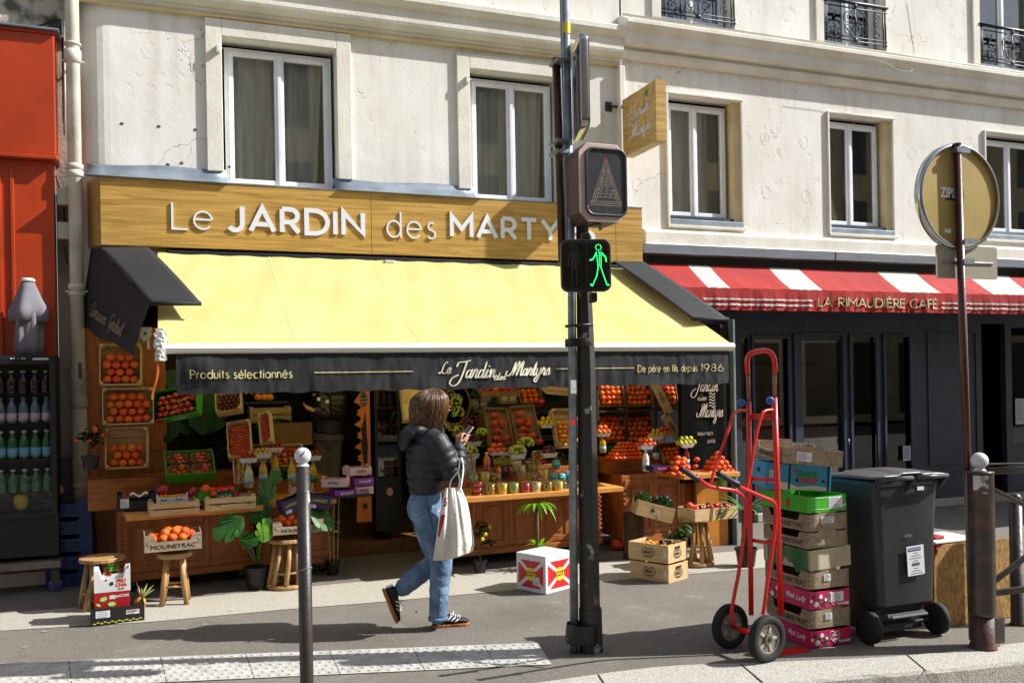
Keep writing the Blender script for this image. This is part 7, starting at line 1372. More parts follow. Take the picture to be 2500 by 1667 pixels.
# display->full conversions used: rows in the picture at the near corner
import itertools
seq=[('pink',1586,1537),('ply',1536,1489),('pink',1488,1440),('ply',1439,1394),('ivory',1391,1340),('ply2',1339,1298),('ply3',1297,1254),('green',1252,1208)]
labs={0:stack[0][3],1:stack[1][3],2:stack[2][3],3:stack[3][3],4:stack[4][3],5:stack[5][3],6:stack[6][3],7:stack[7][3]}
rnd=random.Random(4)
for i,(k_,v0,v1) in enumerate(seq):
    z0=max(P(1980,v0,-4.38).z,.004)+(.004 if i==0 else 0); z1=P(1980,v1,-4.38).z; h=z1-z0-.004; yaw=rnd.uniform(-1.5,1.5)+(4 if k_=='ivory' else 0); dx=-.02*i/7
    M=Matrix.Translation((cx0_+kw/2+dx+(.01 if k_=='ivory' else 0),-4.38+kd/2,z0))@Matrix.Rotation(R(yaw),4,'Z')@(Matrix.Rotation(R(-2),4,'Y') if k_=='ivory' else Matrix())
    if k_=='pink':
        e=crate('apple_box',labs[i],'box',M,kw,kd,h,mag,'tab'); 
        F=face(M,kw,kd,'f',0.03 if 1 else 0,h*.48); s_=h*.85
        m=MB(); hp2=[(0,-.42),(.36,-.08),(.42,.15),(.32,.36),(.14,.38),(0,.24),(-.14,.38),(-.32,.36),(-.42,.15),(-.36,-.08),(0,-.42)]; m.tube([F@Vector((x*s_,y*s_,.0004)) for x,y in hp2],.0016,5); m.build('heart_outline',whp,e)
        ctext(e,'Pink',.026,whp,F@Matrix.Translation((0,.01,0)),shear=.3,off=.0003); ctext(e,'Lady',.026,whp,F@Matrix.Translation((.004,-.014,0)),shear=.3,off=.0003)
        for sd,L_ in (('f',kw),('l',kd)):
            F2=face(M,kw,kd,sd,0,h*.45)
            for j in range(7):
                x=-L_*.46+L_*.06*j; y=h*.22*math.sin(j*2.1); m=MB(); rr=.010+.004*(j%3); m.lathe([(rr,0),(rr,.0005)],(0,0,0),12,M=F2@Matrix.Translation((x,y,0))); m.build('fruit_print',mat('print_maroon','#6a0f2a',rough=.5) if j%2 else whp,e)
                m=MB(); m.prism([(-.002,0),(.012,.008),(.024,.004),(.012,-.004)],F2@Matrix.Translation((x+.01,y-.014,.0006)),.0005); m.build('leaf_print',inkg,e)
        ctext(e,'Pink Lady',h*.42,whp,face(M,kw,kd,'l',-.09 if 1 else 0,h*.5),shear=.35,off=.0006); sticker(e,face(M,kw,kd,'f',.105,.02),.085,.016,lines=2)
        if i==2: sticker(e,face(M,kw,kd,'f',.055,h*.55,.0062),.10,.06,lines=6)
    elif k_.startswith('ply'):
        e=mouney(labs[i],M@Matrix.Rotation(R(-90),4,'Z'),kd,kw,h,sidetext=False); ctext(e,'MOUNEYRAC',h*.42,inkb,face(M,kw,kd,'l',-.05,h*.3),sx=1.05)
        F=face(M,kw,kd,'f',0,h*.5); m=MB()
        for sx_ in (-1,1):
            for sz_ in (-.3,0,.3): m.lathe([(.0035,0),(.0035,.0006)],(0,0,0),8,M=F@Matrix.Translation((sx_*kw*.46,sz_*h,0)))
        m.build('nail_rust',mat('nail_rust','#5a3018',rough=.8),e)
        if k_ in('ply','ply3'): sticker(e,face(M,kw,kd,'f',-.01 if k_=='ply' else .0,h*.6),.052 if k_=='ply' else .1,.045,lines=5)
        # cut-outs belong to the long sides of these crates
    elif k_=='ivory':
        e=crate('ivory_crate',labs[i],'crate',M,kw+.02,kd,h,ivory,'plain'); m=MB(); m.grid(lambda u,v:M@Vector((-kw/2-.018+.004*math.sin(u*14),-kd*.46+kd*.86*u,h*1.0-h*(.9+.25*math.sin(u*9)+.12*math.sin(u*31))*v)),24,5); m.build('green_plastic',mat('green_film','#0f5a28',rough=.35),e,smooth=True)
    else:
        e=crate('green_carton',labs[i],'box',M,kw,kd,h,mat('box_lime','#3fae1e','#38a018',scale=3,rough=.5),'tab'); sticker(e,face(M,kw,kd,'f',.07,h*.52),.11,.075,lines=7); F2=face(M,kw,kd,'l',.04,h*.45); m=MB(); m.prism([(0,-.035),(.018,-.01),(.016,.015),(0,.03),(-.018,.01),(-.016,-.015)],F2@Matrix.Translation((.08,0,0)),.0006); m.build('mango_print',redp,e); m=MB(); m.tube([F@Vector((x,y,.0004)) for F in [face(M,kw,kd,'f',-.05,h*.5)] for x,y in ((-.07,-.035),(.07,-.035),(.07,.035),(-.07,.035),(-.07,-.035))],.0012,4); m.build('frame_print',whp,e)
        ctext(e,'frutet',.03,whp,face(M,kw,kd,'f',.12,h*.35)); ctext(e,'Gelei',.035,whp,F2@Matrix.Translation((-.03,0,0)))
# blue coconut box and top crate
zt_=P(1980,1206,-4.38).z; M=Matrix.Translation((cx0_+.075,-4.10,zt_+.012))@Matrix.Rotation(R(-20),4,'Z')@Matrix.Rotation(R(4),4,'Y')
w,d,h=.42,.34,.165; bluec=mat('box_sky','#3a9ac4','#2f8cb8',scale=2,rough=.45); e=obox('coconut_carton','sky-blue closed carton with Christmas-style lettering on the crate stack',M,w,d,h,bluec)
F=face(M,w,d,'f',.05,h*.52,.0006); ctext(e,'Santa',.06,mat('print_green','#1d8a35',rough=.5),F@Matrix.Translation((0,.022,.0002)),off=.0022,shear=.15); ctext(e,'COCO',.042,redp,F@Matrix.Translation((.01,-.022,.0002)),off=.0025)
m=MB(); m.prism([(-.2,-.082),(.15,-.082),(.15,-.06),(.05,-.05),(-.05,-.062),(-.12,-.04),(-.2,-.03)],F@Matrix.Translation((0,0,-.0002)),.0004); m.build('sand_print',mat('print_sand','#cfc6b8',rough=.6),e); m=MB(); m.prism([(-.09,.03),(-.075,.055),(-.055,.03)],F,.0006); m.build('hat_print',redp,e)
for x in (-.06,.11): m=MB(); m.lathe([(.011,0),(.011,.0008)],(0,0,0),14,M=F@Matrix.Translation((x,-.02,0))); m.build('vent_hole',black,e)
for x in (-.11,.14): m=MB(); m.box((x-.006,-.084,0),(x+.006,.083,.002),F); m.build('strap',black,e)
m=MB(); m.prism(rrect(-.03,.03,-.015,.015,.012),face(M,w,d,'l',0,.11,.0006),.0006); m.build('hand_hole',black,e); sticker(e,face(M,w,d,'f',-.165,h*.5,.0014),.05,.08,lines=8)
M=Matrix.Translation((cx0_+.075,-4.17,zt_+.195))@Matrix.Rotation(R(-14),4,'Z')@Matrix.Rotation(R(6),4,'Y')@Matrix.Rotation(R(3),4,'X'); w,d,h=.39,.48,.10
e=mouney('topmost weathered crate lying askew over the blue carton and bin lid',M@Matrix.Rotation(R(-90),4,'Z'),d,w,h,sidetext=False); ctext(e,'MOUNEYRAC',h*.42,inkb,face(M,w,d,'l',0,h*.3)); sticker(e,face(M,w,d,'f',-.06,h*.5),.10,.06,lines=6)
# ---------------- hand truck ----------------
redm=mat('truck_red','#cc160c','#6b3a30',scale=9,rough=.35,coat=.2,lo=.67,hi=.70,detail=9); bare=mat('truck_bare','#7a4a3a','#8f6a58',scale=12,rough=.4,metal=.5); blackr=mat('grip_rubber','#0e0e0f',rough=.55)
HT=thing('hand_truck','red tubular hand truck with two fat wheels standing against the crate stack','hand truck',(3.5,-4.2,0))
YA,YB_=-4.16,-4.36     # far and near frame members
def T(u,v,Y): return P(u,v,Y)
def smoothp(pts,n=5):
    o=[];q=[pts[0]]+pts+[pts[-1]]
    for i in range(1,len(q)-2):
        for k in range(n):
            t=k/n; a,b_,c,d=q[i-1:i+3]; o.append(.5*((2*b_)+(-a+c)*t+(2*a-5*b_+4*c-d)*t*t+(-a+3*b_-3*c+d)*t**3))
    return o+[pts[-1]]
yL,yR=-4.20,-4.34
m=MB(); m.tube([T(1834,1500,yL),T(1828,980,yL)],.016,12); m.build('upright',redm,HT,smooth=True)
m=MB(); m.tube([T(1907,1500,yR),T(1898,1200,yR),T(1891,970,yR)],.018,12); m.build('upright',redm,HT,smooth=True)
m=MB(); m.tube([T(1828,978,yL),T(1826,912,yL)],.013,12); m.build('inner_tube',bare,HT,smooth=True)
m=MB(); m.tube([T(1891,972,yR),T(1891,908,yR)],.013,12); m.build('inner_tube',bare,HT,smooth=True)
lp=[T(1826,914,yL),T(1824,885,yL),T(1829,867,yL),T(1843,859,yL-.02),T(1865,856,-4.30),T(1880,860,yR),T(1890,877,yR),T(1893,910,yR)]
m=MB(); m.tube(smoothp(lp),.0165,12); m.build('top_handle',redm,HT,smooth=True)
for (u,v,Y) in ((1810,983,yL),(1880,978,yR)):
    q=T(u,v,Y-.03); m=MB(); m.lathe([(.018,-.012),(.024,-.008),(.024,.008),(.018,.012)],(0,0,0),20,M=frame(q,(1,-.35,0))); k_=m.build('clamp_knob',mat('knob_blue','#1d5aa8',rough=.4),HT,smooth=False); m=MB(); m.tube([q,T(u+14,v,Y)],.007,8); m.build('knob_stem',black,k_)
for (ua,va,ub,vb) in ((1830,1014,1890,1014),(1832,1168,1896,1172),(1834,1318,1900,1328)):
    m=MB(); m.tube([T(ua,va,yL),T(ub,vb,yR)],.012,10); m.build('cross_bar',redm,HT,smooth=True)
m=MB(); m.tube([T(1832,1019,yL-.01),T(1888,1020,yR)],.010,10); m.build('hook_bar',redm,HT,smooth=True)
# braces running down to the axle and forming the lower handles
b1=[T(1826,1002,yL),T(1800,1003,yL-.02),T(1788,1018,yL-.04),T(1778,1050,yL-.06),T(1762,1095,yL-.08),T(1746,1140,yL-.10),T(1736,1178,yL-.12)]
m=MB(); m.tube(smoothp(b1),.0095,10); m.build('front_brace',redm,HT,smooth=True)
b2_=[T(1890,1000,yR),T(1868,1003,yR-.02),T(1858,1018,yR-.03),T(1843,1080,yR-.05),T(1832,1150,yR-.07),T(1822,1200,yR-.09)]
m=MB(); m.tube(smoothp(b2_),.0095,10); m.build('front_brace',redm,HT,smooth=True)
c1=[T(1700,1160,yL-.16),T(1722,1181,yL-.14),T(1745,1190,yL-.12),T(1790,1197,yL-.10),T(1812,1210,yL-.08),T(1821,1235,yL-.06),T(1817,1300,yL-.04),T(1803,1400,yL-.02),T(1795,1440,yL),T(1785,1500,yL),T(1792,1518,yL)]
m=MB(); m.tube(smoothp(c1),.012,10); m.build('lower_handle',redm,HT,smooth=True)
c2=[T(1800,1180,yR-.16),T(1812,1191,yR-.14),T(1860,1212,yR-.10),T(1888,1226,yR-.08),T(1894,1250,yR-.06),T(1888,1320,yR-.04),T(1876,1400,yR-.02),T(1866,1480,yR),T(1862,1500,yR)]
m=MB(); m.tube(smoothp(c2),.0125,10); m.build('lower_handle',redm,HT,smooth=True)
for (pa,pb2) in (((1662,1143,yL-.19),(1703,1170,yL-.16)),((1752,1154,yR-.20),(1802,1183,yR-.16))):
    a=T(*pa);b_=T(*pb2); dd=(b_-a); m=MB(); m.tube([a,a+dd*.12,a+dd*.16,a+dd*.85,a+dd*.9,b_],[.017,.019,.0165,.0165,.021,.021],14); m.build('grip',blackr,HT,smooth=True)
def wheel(par,c,ax,r,w,label=None):
    F=frame(c,ax.cross(Vector((0,0,1))),(0,0,1)) 
    m=MB(); m.lathe([(r*.66,-w*.35),(r*.74,-w*.5),(r*.93,-w*.5),(r*.985,-w*.38),(r,-w*.12),(r,w*.12),(r*.985,w*.38),(r*.93,w*.5),(r*.74,w*.5),(r*.66,w*.35)],(0,0,0),40,M=F,cap=False); o=m.build('tyre',tyre,par,smooth=True)
    m=MB(); m.lathe([(r*.665,-w*.3),(r*.665,w*.3),(r*.60,w*.34),(r*.56,w*.12),(r*.24,w*.10),(r*.22,w*.38),(0,w*.38)],(0,0,0),30,M=F); m.lathe([(0,-w*.3),(r*.665,-w*.3)],(0,0,0),30,M=F); rim=m.build('rim',mat('rim_grey','#86817a','#6f6a63',scale=6,rough=.45,metal=.4),par)
    for k in range(5): 
        m=MB(); m.box((r*.26,-r*.075,w*.1),(r*.6,r*.075,w*.22),F@Matrix.Rotation(k*2*PI/5,4,'Z')); m.build('rib',mat('rib_light','#a09a90',rough=.5),rim,bevel=.004)
    m=MB(); m.lathe([(0,w*.39),(r*.10,w*.39),(r*.12,w*.45),(0,w*.5)],(0,0,0),14,M=F); m.build('hub',mat('hub_dark','#3a2a24',rough=.5,metal=.4),rim)
axd=Vector((.38,-.92,0)).normalized(); wr=.140
wA=T(1782,1516,yL+.05); wA.z=wr; wB=T(1872,1546,-4.48); wB.z=wr; axd=(wB-wA).normalized()
w1_=thing('x','x','x'); bpy.data.objects.remove(w1_)
for c in (wA,wB): wheel(HT,c,-Vector((axd.x*.35+.15,-1,0)).normalized(),.14,.055)
m=MB(); m.tube([wA,wB],.016,10); m.build('axle',redm,HT,smooth=True)
m=MB(); a=T(1890,1590,-4.40); b_=T(1985,1594,-4.40); m.box((a.x,-4.42,.001),(b_.x-.02,-4.30,.0035)); m.build('toe_plate',redm,HT)
# ---------------- wheelie bin ----------------
binm=mat('bin_grey','#1b1d1f','#292b2d',scale=3,rough=.48,bump=.12,bscale=120); 
xb0=P(2140,1400,-4.50).x; xb1=P(2298,1400,-4.50).x; yb=-4.50; BI=thing('wheelie_bin','dark grey two-wheeled rubbish bin with a white notice, right of the crate stack','bin',((xb0+xb1)/2,-4.2,0)); W_=xb1-xb0; zr=P(2230,1170,yb).z; bd=.46
def sec(z,gx,gy0,gy1,r=.05):
    cx=(xb0+xb1)/2; x0,x1,y0,y1=cx-W_/2*gx,cx+W_/2*gx,yb+gy0,yb+bd-gy1; o=[]
    for cx_,cy_,a0 in ((x0+r,y0+r,180),(x1-r,y0+r,270),(x1-r,y1-r,0),(x0+r,y1-r,90)): o+=[Vector((cx_+r*math.cos(R(a0+k*18)),cy_+r*math.sin(R(a0+k*18)),z)) for k in range(6)]
    return o
m=MB(); S_=[sec(.05,.80,.09,.10),sec(.20,.83,.075,.09),sec(.24,.86,.01,.09),sec(zr*.75,.94,.005,.02),sec(zr-.06,.99,.0,.0),sec(zr,1.0,.0,.0)]; n_=24
m.add([p for s_ in S_ for p in s_],[(i*n_+k,i*n_+(k+1)%n_,(i+1)*n_+(k+1)%n_,(i+1)*n_+k) for i in range(len(S_)-1) for k in range(n_)]+[tuple(range(n_))]); m.build('body',binm,BI,smooth=True,auto=True).modifiers.new('e','EDGE_SPLIT').split_angle=R(35)
m=MB(); S_=[sec(zr-.035,1.05,-.01,-.02),sec(zr-.005,1.06,-.012,-.025)]; m.add([p for s_ in S_ for p in s_],[(k,(k+1)%n_,n_+(k+1)%n_,n_+k) for k in range(n_)]+[tuple(range(n_)),tuple(range(n_,2*n_))]); m.build('rim',binm,BI,bevel=.004)
m=MB(); cx=(xb0+xb1)/2; zl_=zr+.004; m.grid(lambda u,v:Vector((cx+W_*.55*(2*u-1),yb-.03+(bd+.06)*v,zl_+.028*math.sin(PI*min(1,max(0,v*.9+.08)))*(1-(2*u-1)**6)+.02*(1-v)+.012*(abs(2*u-1)<.3))),30,16); m.build('lid',mat('lid_grey','#4c4d4d','#3c3d3e',scale=5,rough=.4,bump=.2,bscale=60),BI,smooth=True,solid=.012)
m=MB(); m.tube([(cx-W_*.52,yb-.055,zr+.02),(cx-.02,yb-.06,zr+.02)],.014,10); m.tube([(cx+.02,yb-.06,zr+.02),(cx+W_*.52,yb-.055,zr+.02)],.014,10); m.build('handle_bar',mat('bin_handle','#3c3e40',rough=.4),BI,smooth=True)
for dx in (-W_*.50,-.01,W_*.48): m=MB(); m.prism([(0,0),(.06,.0),(.06,-.09),(.03,-.05),(0,-.02)],frame((cx+dx,yb-.06,zr+.02),(0,1,0)),.02); m.build('hinge_lug',binm,BI,bevel=.003)
F=frame((cx+W_*.08,yb-.0005,zr*.50)); 
m=MB(); m.box((-.07,-.095,.012),(.07,.095,.0135),F@Matrix.Rotation(R(3),4,'Z')@Matrix.Translation((0,0,-.002))); nt_=m.build('notice',stickp,BI)
m=MB(); F3=F@Matrix.Rotation(R(3),4,'Z'); m.box((-.058,.062,.0122),(.045,.084,.0128),F3); m.build('notice_header',blup,nt_); txt('MAIRIE DE PARIS',.013,whp,F3@Matrix.Translation((-.008,.073,.0130)),nt_)
m=MB(); 
for k in range(9): 
    if k in(4,5): continue
    w2=.02+.03*((k*7)%3)/2; m.box((-w2,.045-.016*k,.0122),(w2,.048-.016*k,.0127),F3)
for k in range(16): m.box((-.032+k*.004,-.034,.0122),(-.030+k*.004,-.014,.0127),F3)
m.build('print_lines',ink,nt_)
m=MB(); m.box((.03,zr*.43,.003),(.085,zr*.43+.025,.005),F); m.build('bin_tag',stickp,BI); txt('CITEC',.022,mat('print_grey','#8a8d90',rough=.6),F@Matrix.Translation((-.05,.16,.003)),BI)
m=MB(); m.box((cx-W_*.30,yb+.02,.16),(cx+W_*.28,yb+.05,.178)); m.tube([(cx-W_*.28,yb-.0,.165),(cx+W_*.26,yb-.0,.165)],.010,8); m.build('foot_bar',mat('bar_grey','#6a6c6e',rough=.35),BI)
for sx_ in (-1,1):
    c=Vector((cx+sx_*(W_/2+.012),yb+.06,.105)); m=MB(); m.lathe([(.03,-.022),(.09,-.026),(.103,-.02),(.105,0),(.103,.02),(.09,.026),(.03,.022)],(0,0,0),30,M=frame(c,(0,1,0),(0,0,1))); wo=m.build('wheel',tyre,BI,smooth=True); m=MB(); m.lathe([(0,-.02),(.06,-.02),(.06,.02),(0,.02)],(0,0,0),20,M=frame(c,(0,1,0),(0,0,1))); m.build('hub',black2,wo)
m=MB(); m.tube([(cx-W_/2-.01,yb+.06,.105),(cx+W_/2+.01,yb+.06,.105)],.011,8); m.build('axle',black,BI)
# ---------------- drinks fridge at far left ----------------
FRx=P(138,1100,-.45).x; FR=thing('drinks_fridge','black glass-door drinks fridge on a wheeled base at the far left','fridge',(FRx-.3,-.45,0)); fz1=P(60,868,-.45).z; fz0=P(60,1362,-.45).z; x0=FRx-.72; fy=-.45
fgz=P(60,1265,-.45).z
m=MB(); m.box((x0,fy+.06,fz0),(x0+.03,fy+.34,fz1)); m.box((FRx-.03,fy+.06,fz0),(FRx,fy+.34,fz1)); m.box((x0+.03,fy+.31,fz0),(FRx-.03,fy+.34,fz1)); m.box((x0+.03,fy+.06,fz1-.06),(FRx-.03,fy+.31,fz1)); m.box((x0+.03,fy+.06,fz0),(FRx-.03,fy+.31,fgz)); m.build('cabinet',black2,FR)
m=MB(); t=.045; m.box((x0,fy,fgz),(x0+t,fy+.058,fz1-.04)); m.box((FRx-t,fy,fgz),(FRx,fy+.058,fz1-.04)); m.box((x0+t,fy,fgz),(FRx-t,fy+.058,fgz+t)); m.box((x0+t,fy,fz1-.07),(FRx-t,fy+.058,fz1-.04)); m.build('door_frame',black2,FR,bevel=.004)
m=MB(); m.box((x0+t,fy+.02,fgz+t),(FRx-t,fy+.026,fz1-.07)); m.build('door_glass',film,FR)
m=MB(); m.box((x0,fy,fz1-.038),(FRx,fy+.058,fz1)); m.build('control_strip',black,FR,bevel=.003)
for k,(u,c_) in enumerate(((27,stick),(34,stick),(45,redp),(54,stick),(60,stick))): q=P(u,875,fy); m=MB(); m.lathe([(.007,0),(.007,.003)],(0,0,0),10,M=frame((q.x,fy-.0005,q.z))); m.build('button',c_,FR)
m=MB(); q=P(99,876,fy); m.box((q.x-.06,fy-.002,q.z-.008),(q.x+.06,fy-.0005,q.z+.008)); m.build('display',mat('display_pale','#b9c9cc',rough=.4),FR)
m=MB(); m.box((x0-.05,fy-.02,fz0-.10),(FRx+.02,fy+.35,fz0-.04)); m.build('trolley_base',mat('trolley_steel','#8b857c','#77716a',scale=7,rough=.5,metal=.4),FR,bevel=.006)
caster(FR,FRx-.03,fy+.05,.055,mat('wheel_violet','#5a4a8a',rough=.5),fz0-.10); 
for k,zf in enumerate((903,962,1118,1198,1262)): 
    m=MB(); zz=P(60,zf if k else 962,fy+.3).z
    if k: m.box((x0+.031,fy+.08,zz-.006),(FRx-.031,fy+.30,zz)); m.build('shelf',mat('shelf_red','#7a1c18',rough=.5) if k>1 else black,FR)
def fbottle(label,x,z,y,h,r,m1,m2,m3,g_): 
    e=bottle(label,(x,y,z),h,r,m1,m2,m3,group=g_,name='drink_bottle')
gglass=mat('bottle_green','#176238',rough=.12,coat=.6); dkb=mat('bottle_dark','#2a1220',rough=.15,coat=.5); wb_=mat('bottle_water','#5a6a80',rough=.15,coat=.5); labw=mat('label_pink','#b9b4c0','#c45a6a',scale=20,rough=.5,lo=.5,hi=.6); starl=mat('label_sky','#5fa0c0','#86bcd4',scale=6,rough=.5)
for row,(v,h,mats_,lab) in enumerate(((962,.20,(dkb,capw,None),'dark red drink bottle on the top fridge shelf'),(1032,.22,(wb_,capb,labw),'clear water bottle on the second fridge shelf'),(1118,.24,(gglass,capw,starl),'green glass water bottle on the middle fridge shelf'),(1200,.20,(gglass,capw,None),'green bottle on the lower fridge shelf'))):
    zz=P(60,v,fy+.2).z
    for k in range(7):
        x=FRx-.085-k*.088
        fbottle(lab,x,zz+.001,fy+.13,h,.040,*mats_,lab+'s')
    if row: 
        m=MB(); m.box((x0+.031,fy+.08,zz-.008),(FRx-.031,fy+.30,zz-.001)); m.build('shelf',black,FR)
m=MB(); rnd=random.Random(3); m.grid(lambda u,v:Vector((x0+.06+(FRx-x0-.12)*u,fy+.05+.02*math.sin(u*17+v*4)+.015*math.sin(v*23),fgz+.08+.32*v*(1-.2*u))),30,14); tag(m.build('plastic_sheet',film,smooth=True),'clear plastic sheeting sagging inside the drinks fridge door','plastic sheet')
e=thing('yellow_pack','pale yellow pack at the bottom of the drinks fridge','pack',(P(52,1240,fy+.15).x,fy+.15,fgz+.06)); m=MB(); m.sph((0,0,.07),(.06,.03,.08),12,8); m.build('pack',mat('pack_yellow','#c4b04a',rough=.5),e,local=True,smooth=True)
# closed parasol behind the fridge
PA=thing('closed_parasol','closed grey parasol with a white cap standing on top of the drinks fridge','parasol',(P(72,900,-.25).x,-.25,0)); zc_=P(76,683,-.25).z; px_=PA.location.x; 
grc=mat('parasol_grey','#77747a','#66636a',scale=3,rough=.85,bump=.3,bscale=200)
def pf(a,z): return 1+.16*math.sin(5*a+z*3)+.08*math.sin(11*a)
m=MB(); m.lathe([(.09,fz1+.002),(.10,fz1+.1),(.10,zc_-.40),(.095,zc_-.30),(.06,zc_-.1),(.045,zc_-.02),(0,zc_)],(px_,-.25,0),40,fold=pf); m.build('canopy',grc,PA,smooth=True)
m=MB(); m.lathe([(.13,zc_-.36),(.14,zc_-.27),(.105,zc_-.17),(.065,zc_-.06),(.045,zc_-.02)],(px_,-.25,0),64,fold=lambda a,z:1+(.55*abs(math.cos(2*a+.5))**3-.28)*max(0,(zc_-z-.04)/.32)**1.3,cap=False); m.build('top_flap',grc,PA,smooth=True,solid=.003)
m=MB(); m.lathe([(.055,zc_-.02),(.06,zc_-.005),(.045,zc_+.012),(0,zc_+.016)],(px_,-.25,0),20); m.build('cap',mat('cap_offwhite','#c9c9c4',rough=.4),PA,smooth=True)
# ---------------- plants ----------------
def leaf(mb,base,dir_,L_,w,droop=.3,fold=.15,n=7,shape=None,up=Vector((0,0,1))):
    d=Vector(dir_).normalized(); side=d.cross(up); side=side.normalized() if side.length>1e-3 else Vector((1,0,0)); vs=[];p=Vector(base); dd=d.copy()
    for i in range(n+1):
        t=i/n; ww=w*((math.sin(PI*min(1,t*.93+.06))**.8) if shape is None else shape(t)); nrm=side.cross(dd).normalized()
        vs+=[p-side*ww+nrm*fold*ww,p,p+side*ww+nrm*fold*ww]; dd=(dd+Vector((0,0,-droop/n*1.6))).normalized(); p=p+dd*L_/n
    mb.add(vs,[(3*i+j,3*i+j+1,3*i+j+4,3*i+j+3) for i in range(n) for j in (0,1)])
def potm_(par,r,h,m_=black2):
    m=MB(); m.lathe([(0,0),(r*.74,0),(r*.95,h*.88),(r*1.03,h*.88),(r*1.03,h),(r*.93,h),(r*.9,h*.85),(0,h*.85)],(0,0,0),24); m.build('pot',m_,par,local=True,smooth=True,auto=True).modifiers.new('e','EDGE_SPLIT').split_angle=R(35)
def citrus(label,loc,h,n,seed,fr,frm,potr=.07,poth=.13,lw=.018,ll=.055,lm_=leafd,spread=.16,lean=0):
    rnd=random.Random(seed); e=thing('potted_tree',label,'potted plant',loc); potm_(e,potr,poth); tips=[]; m=MB(); trunk=[Vector((0,0,poth*.8)),Vector((lean*.4,0,h*.4)),Vector((lean,0,h*.65))]; m.tube(trunk,[.008,.007,.006],7)
    for k in range(9):
        b=trunk[1].lerp(trunk[2],rnd.uniform(.2,1)); a=rnd.uniform(0,6.28); t=b+Vector((spread*rnd.uniform(.4,1)*math.cos(a),spread*rnd.uniform(.4,1)*math.sin(a),h*rnd.uniform(.05,.32))); m.tube([b,b.lerp(t,.5)+Vector((0,0,.02)),t],[.004,.003,.002],5); tips+=[b.lerp(t,f) for f in (.4,.6,.8,1)]
    m.build('stem',mat('stem_brown','#5a4a2a',rough=.8),e,local=True,smooth=True); m=MB()
    for k in range(n):
        t=rnd.choice(tips); a=rnd.uniform(0,6.28); leaf(m,t,(math.cos(a),math.sin(a),rnd.uniform(-.3,.7)),ll*rnd.uniform(.7,1.2),lw,droop=.5,n=4)
    m.build('foliage',lm_,e,local=True)
    for k in range(fr):
        t=rnd.choice(tips); m=MB(); r=rnd.uniform(.016,.021); m.sph(t+Vector((rnd.uniform(-.02,.02),-.03,-.02)),r,10,8); m.build('fruit',frm,e,local=True,smooth=True)
    return e
citrus('small potted orange tree in black pot at the left end of the stall',P(222,1146,-.62),.40,110,2,5,om,.075,.12,spread=.13,ll=.07,lw=.017)
citrus('young potted lemon tree standing on the pavement right of the womans bag',G(1172,1398),.50,60,5,3,lm,.065,.12,spread=.14,ll=.075,lw=.018)
citrus('little peach tree with pink fruit beside the tilted kale crate',G(1660,1388),.50,70,9,6,mat('peach_skin','#c4643a','#d08a4a',scale=3,rough=.6),.06,.12,spread=.11,ll=.09,lw=.02,lm_=leafg)
# monstera
def monstera(mb,c,nrm,up_,s,seed=0):
    F=frame(c,Vector(up_).cross(Vector(nrm)),up_); out=[]
    N=44
    for i in range(N+1):
        t=-1+2*i/N; a=t*PI*.93; r=(.62+.38*math.cos(a*.5)**.5)*(1+.28*math.cos(a)) ; 
        cut=(i%5 in (3,)) and abs(a)>.35 and abs(a)<2.5; r*= .62 if cut else 1
        out.append((math.sin(a)*r*.62,math.cos(a)*r*.72-.05))
    vs=[F@Vector((0,-.55*s+.0,0))]+[F@Vector((x*s,y*s,-.22*s*(x*x+y*y))) for x,y in out]; mid=[F@Vector((0,y*s,.0)) for y in (-.3,0,.3)]
    mb.add(vs,[(0,i+1,i+2) for i in range(N)])
MO=thing('monstera','large potted monstera with split leaves standing left of the bollard','potted plant',G(628,1436)); potm_(MO,.105,.19)
sm=MB(); st_=mat('stem_green','#3f6a24','#2f5a1c',scale=5,rough=.5); base=MO.location+Vector((0,0,.18))
for k,(u,v,Y,s_,nr) in enumerate(((566,1280,-1.35,.23,(-.3,-.8,.6)),(598,1215,-1.15,.0,(0,-1,0)),(633,1255,-1.12,.21,(.0,-1,.15)),(655,1200,-1.05,.17,(.4,-.9,.3)),(648,1302,-1.30,.17,(.3,-.9,-.1)),(782,1262,-1.25,.22,(.5,-.7,.6)),(672,1168,-.95,.12,(.2,-.9,.4)),(600,1318,-1.3,.14,(-.4,-.7,.3)))):
    if not s_: continue
    c=P(u,v,Y); m=MB(); ud=((c-base)*Vector((1,1,.35))); ud=ud if k in(0,5,7) else Vector((.1*(k-2),0,1)); ud=(ud-Vector(nr).normalized()*ud.dot(Vector(nr).normalized())).normalized(); monstera(m,c,nr,ud,s_*.85,k); lf=m.build('leaf',leafg if k not in (4,) else leafl,MO); lf.modifiers.new('s','SOLIDIFY').thickness=.0015
    m=MB(); m.tube([c+ud*s_*.8,c-ud*s_*.4],.0022,4); m.build('midrib',st_,lf); 
    m=MB(); mid=base.lerp(c,.5)+Vector((0,0,.06)); m.tube(smoothp([base,mid,c-ud*s_*.42]),.006,7); m.build('stem',st_,MO,smooth=True)
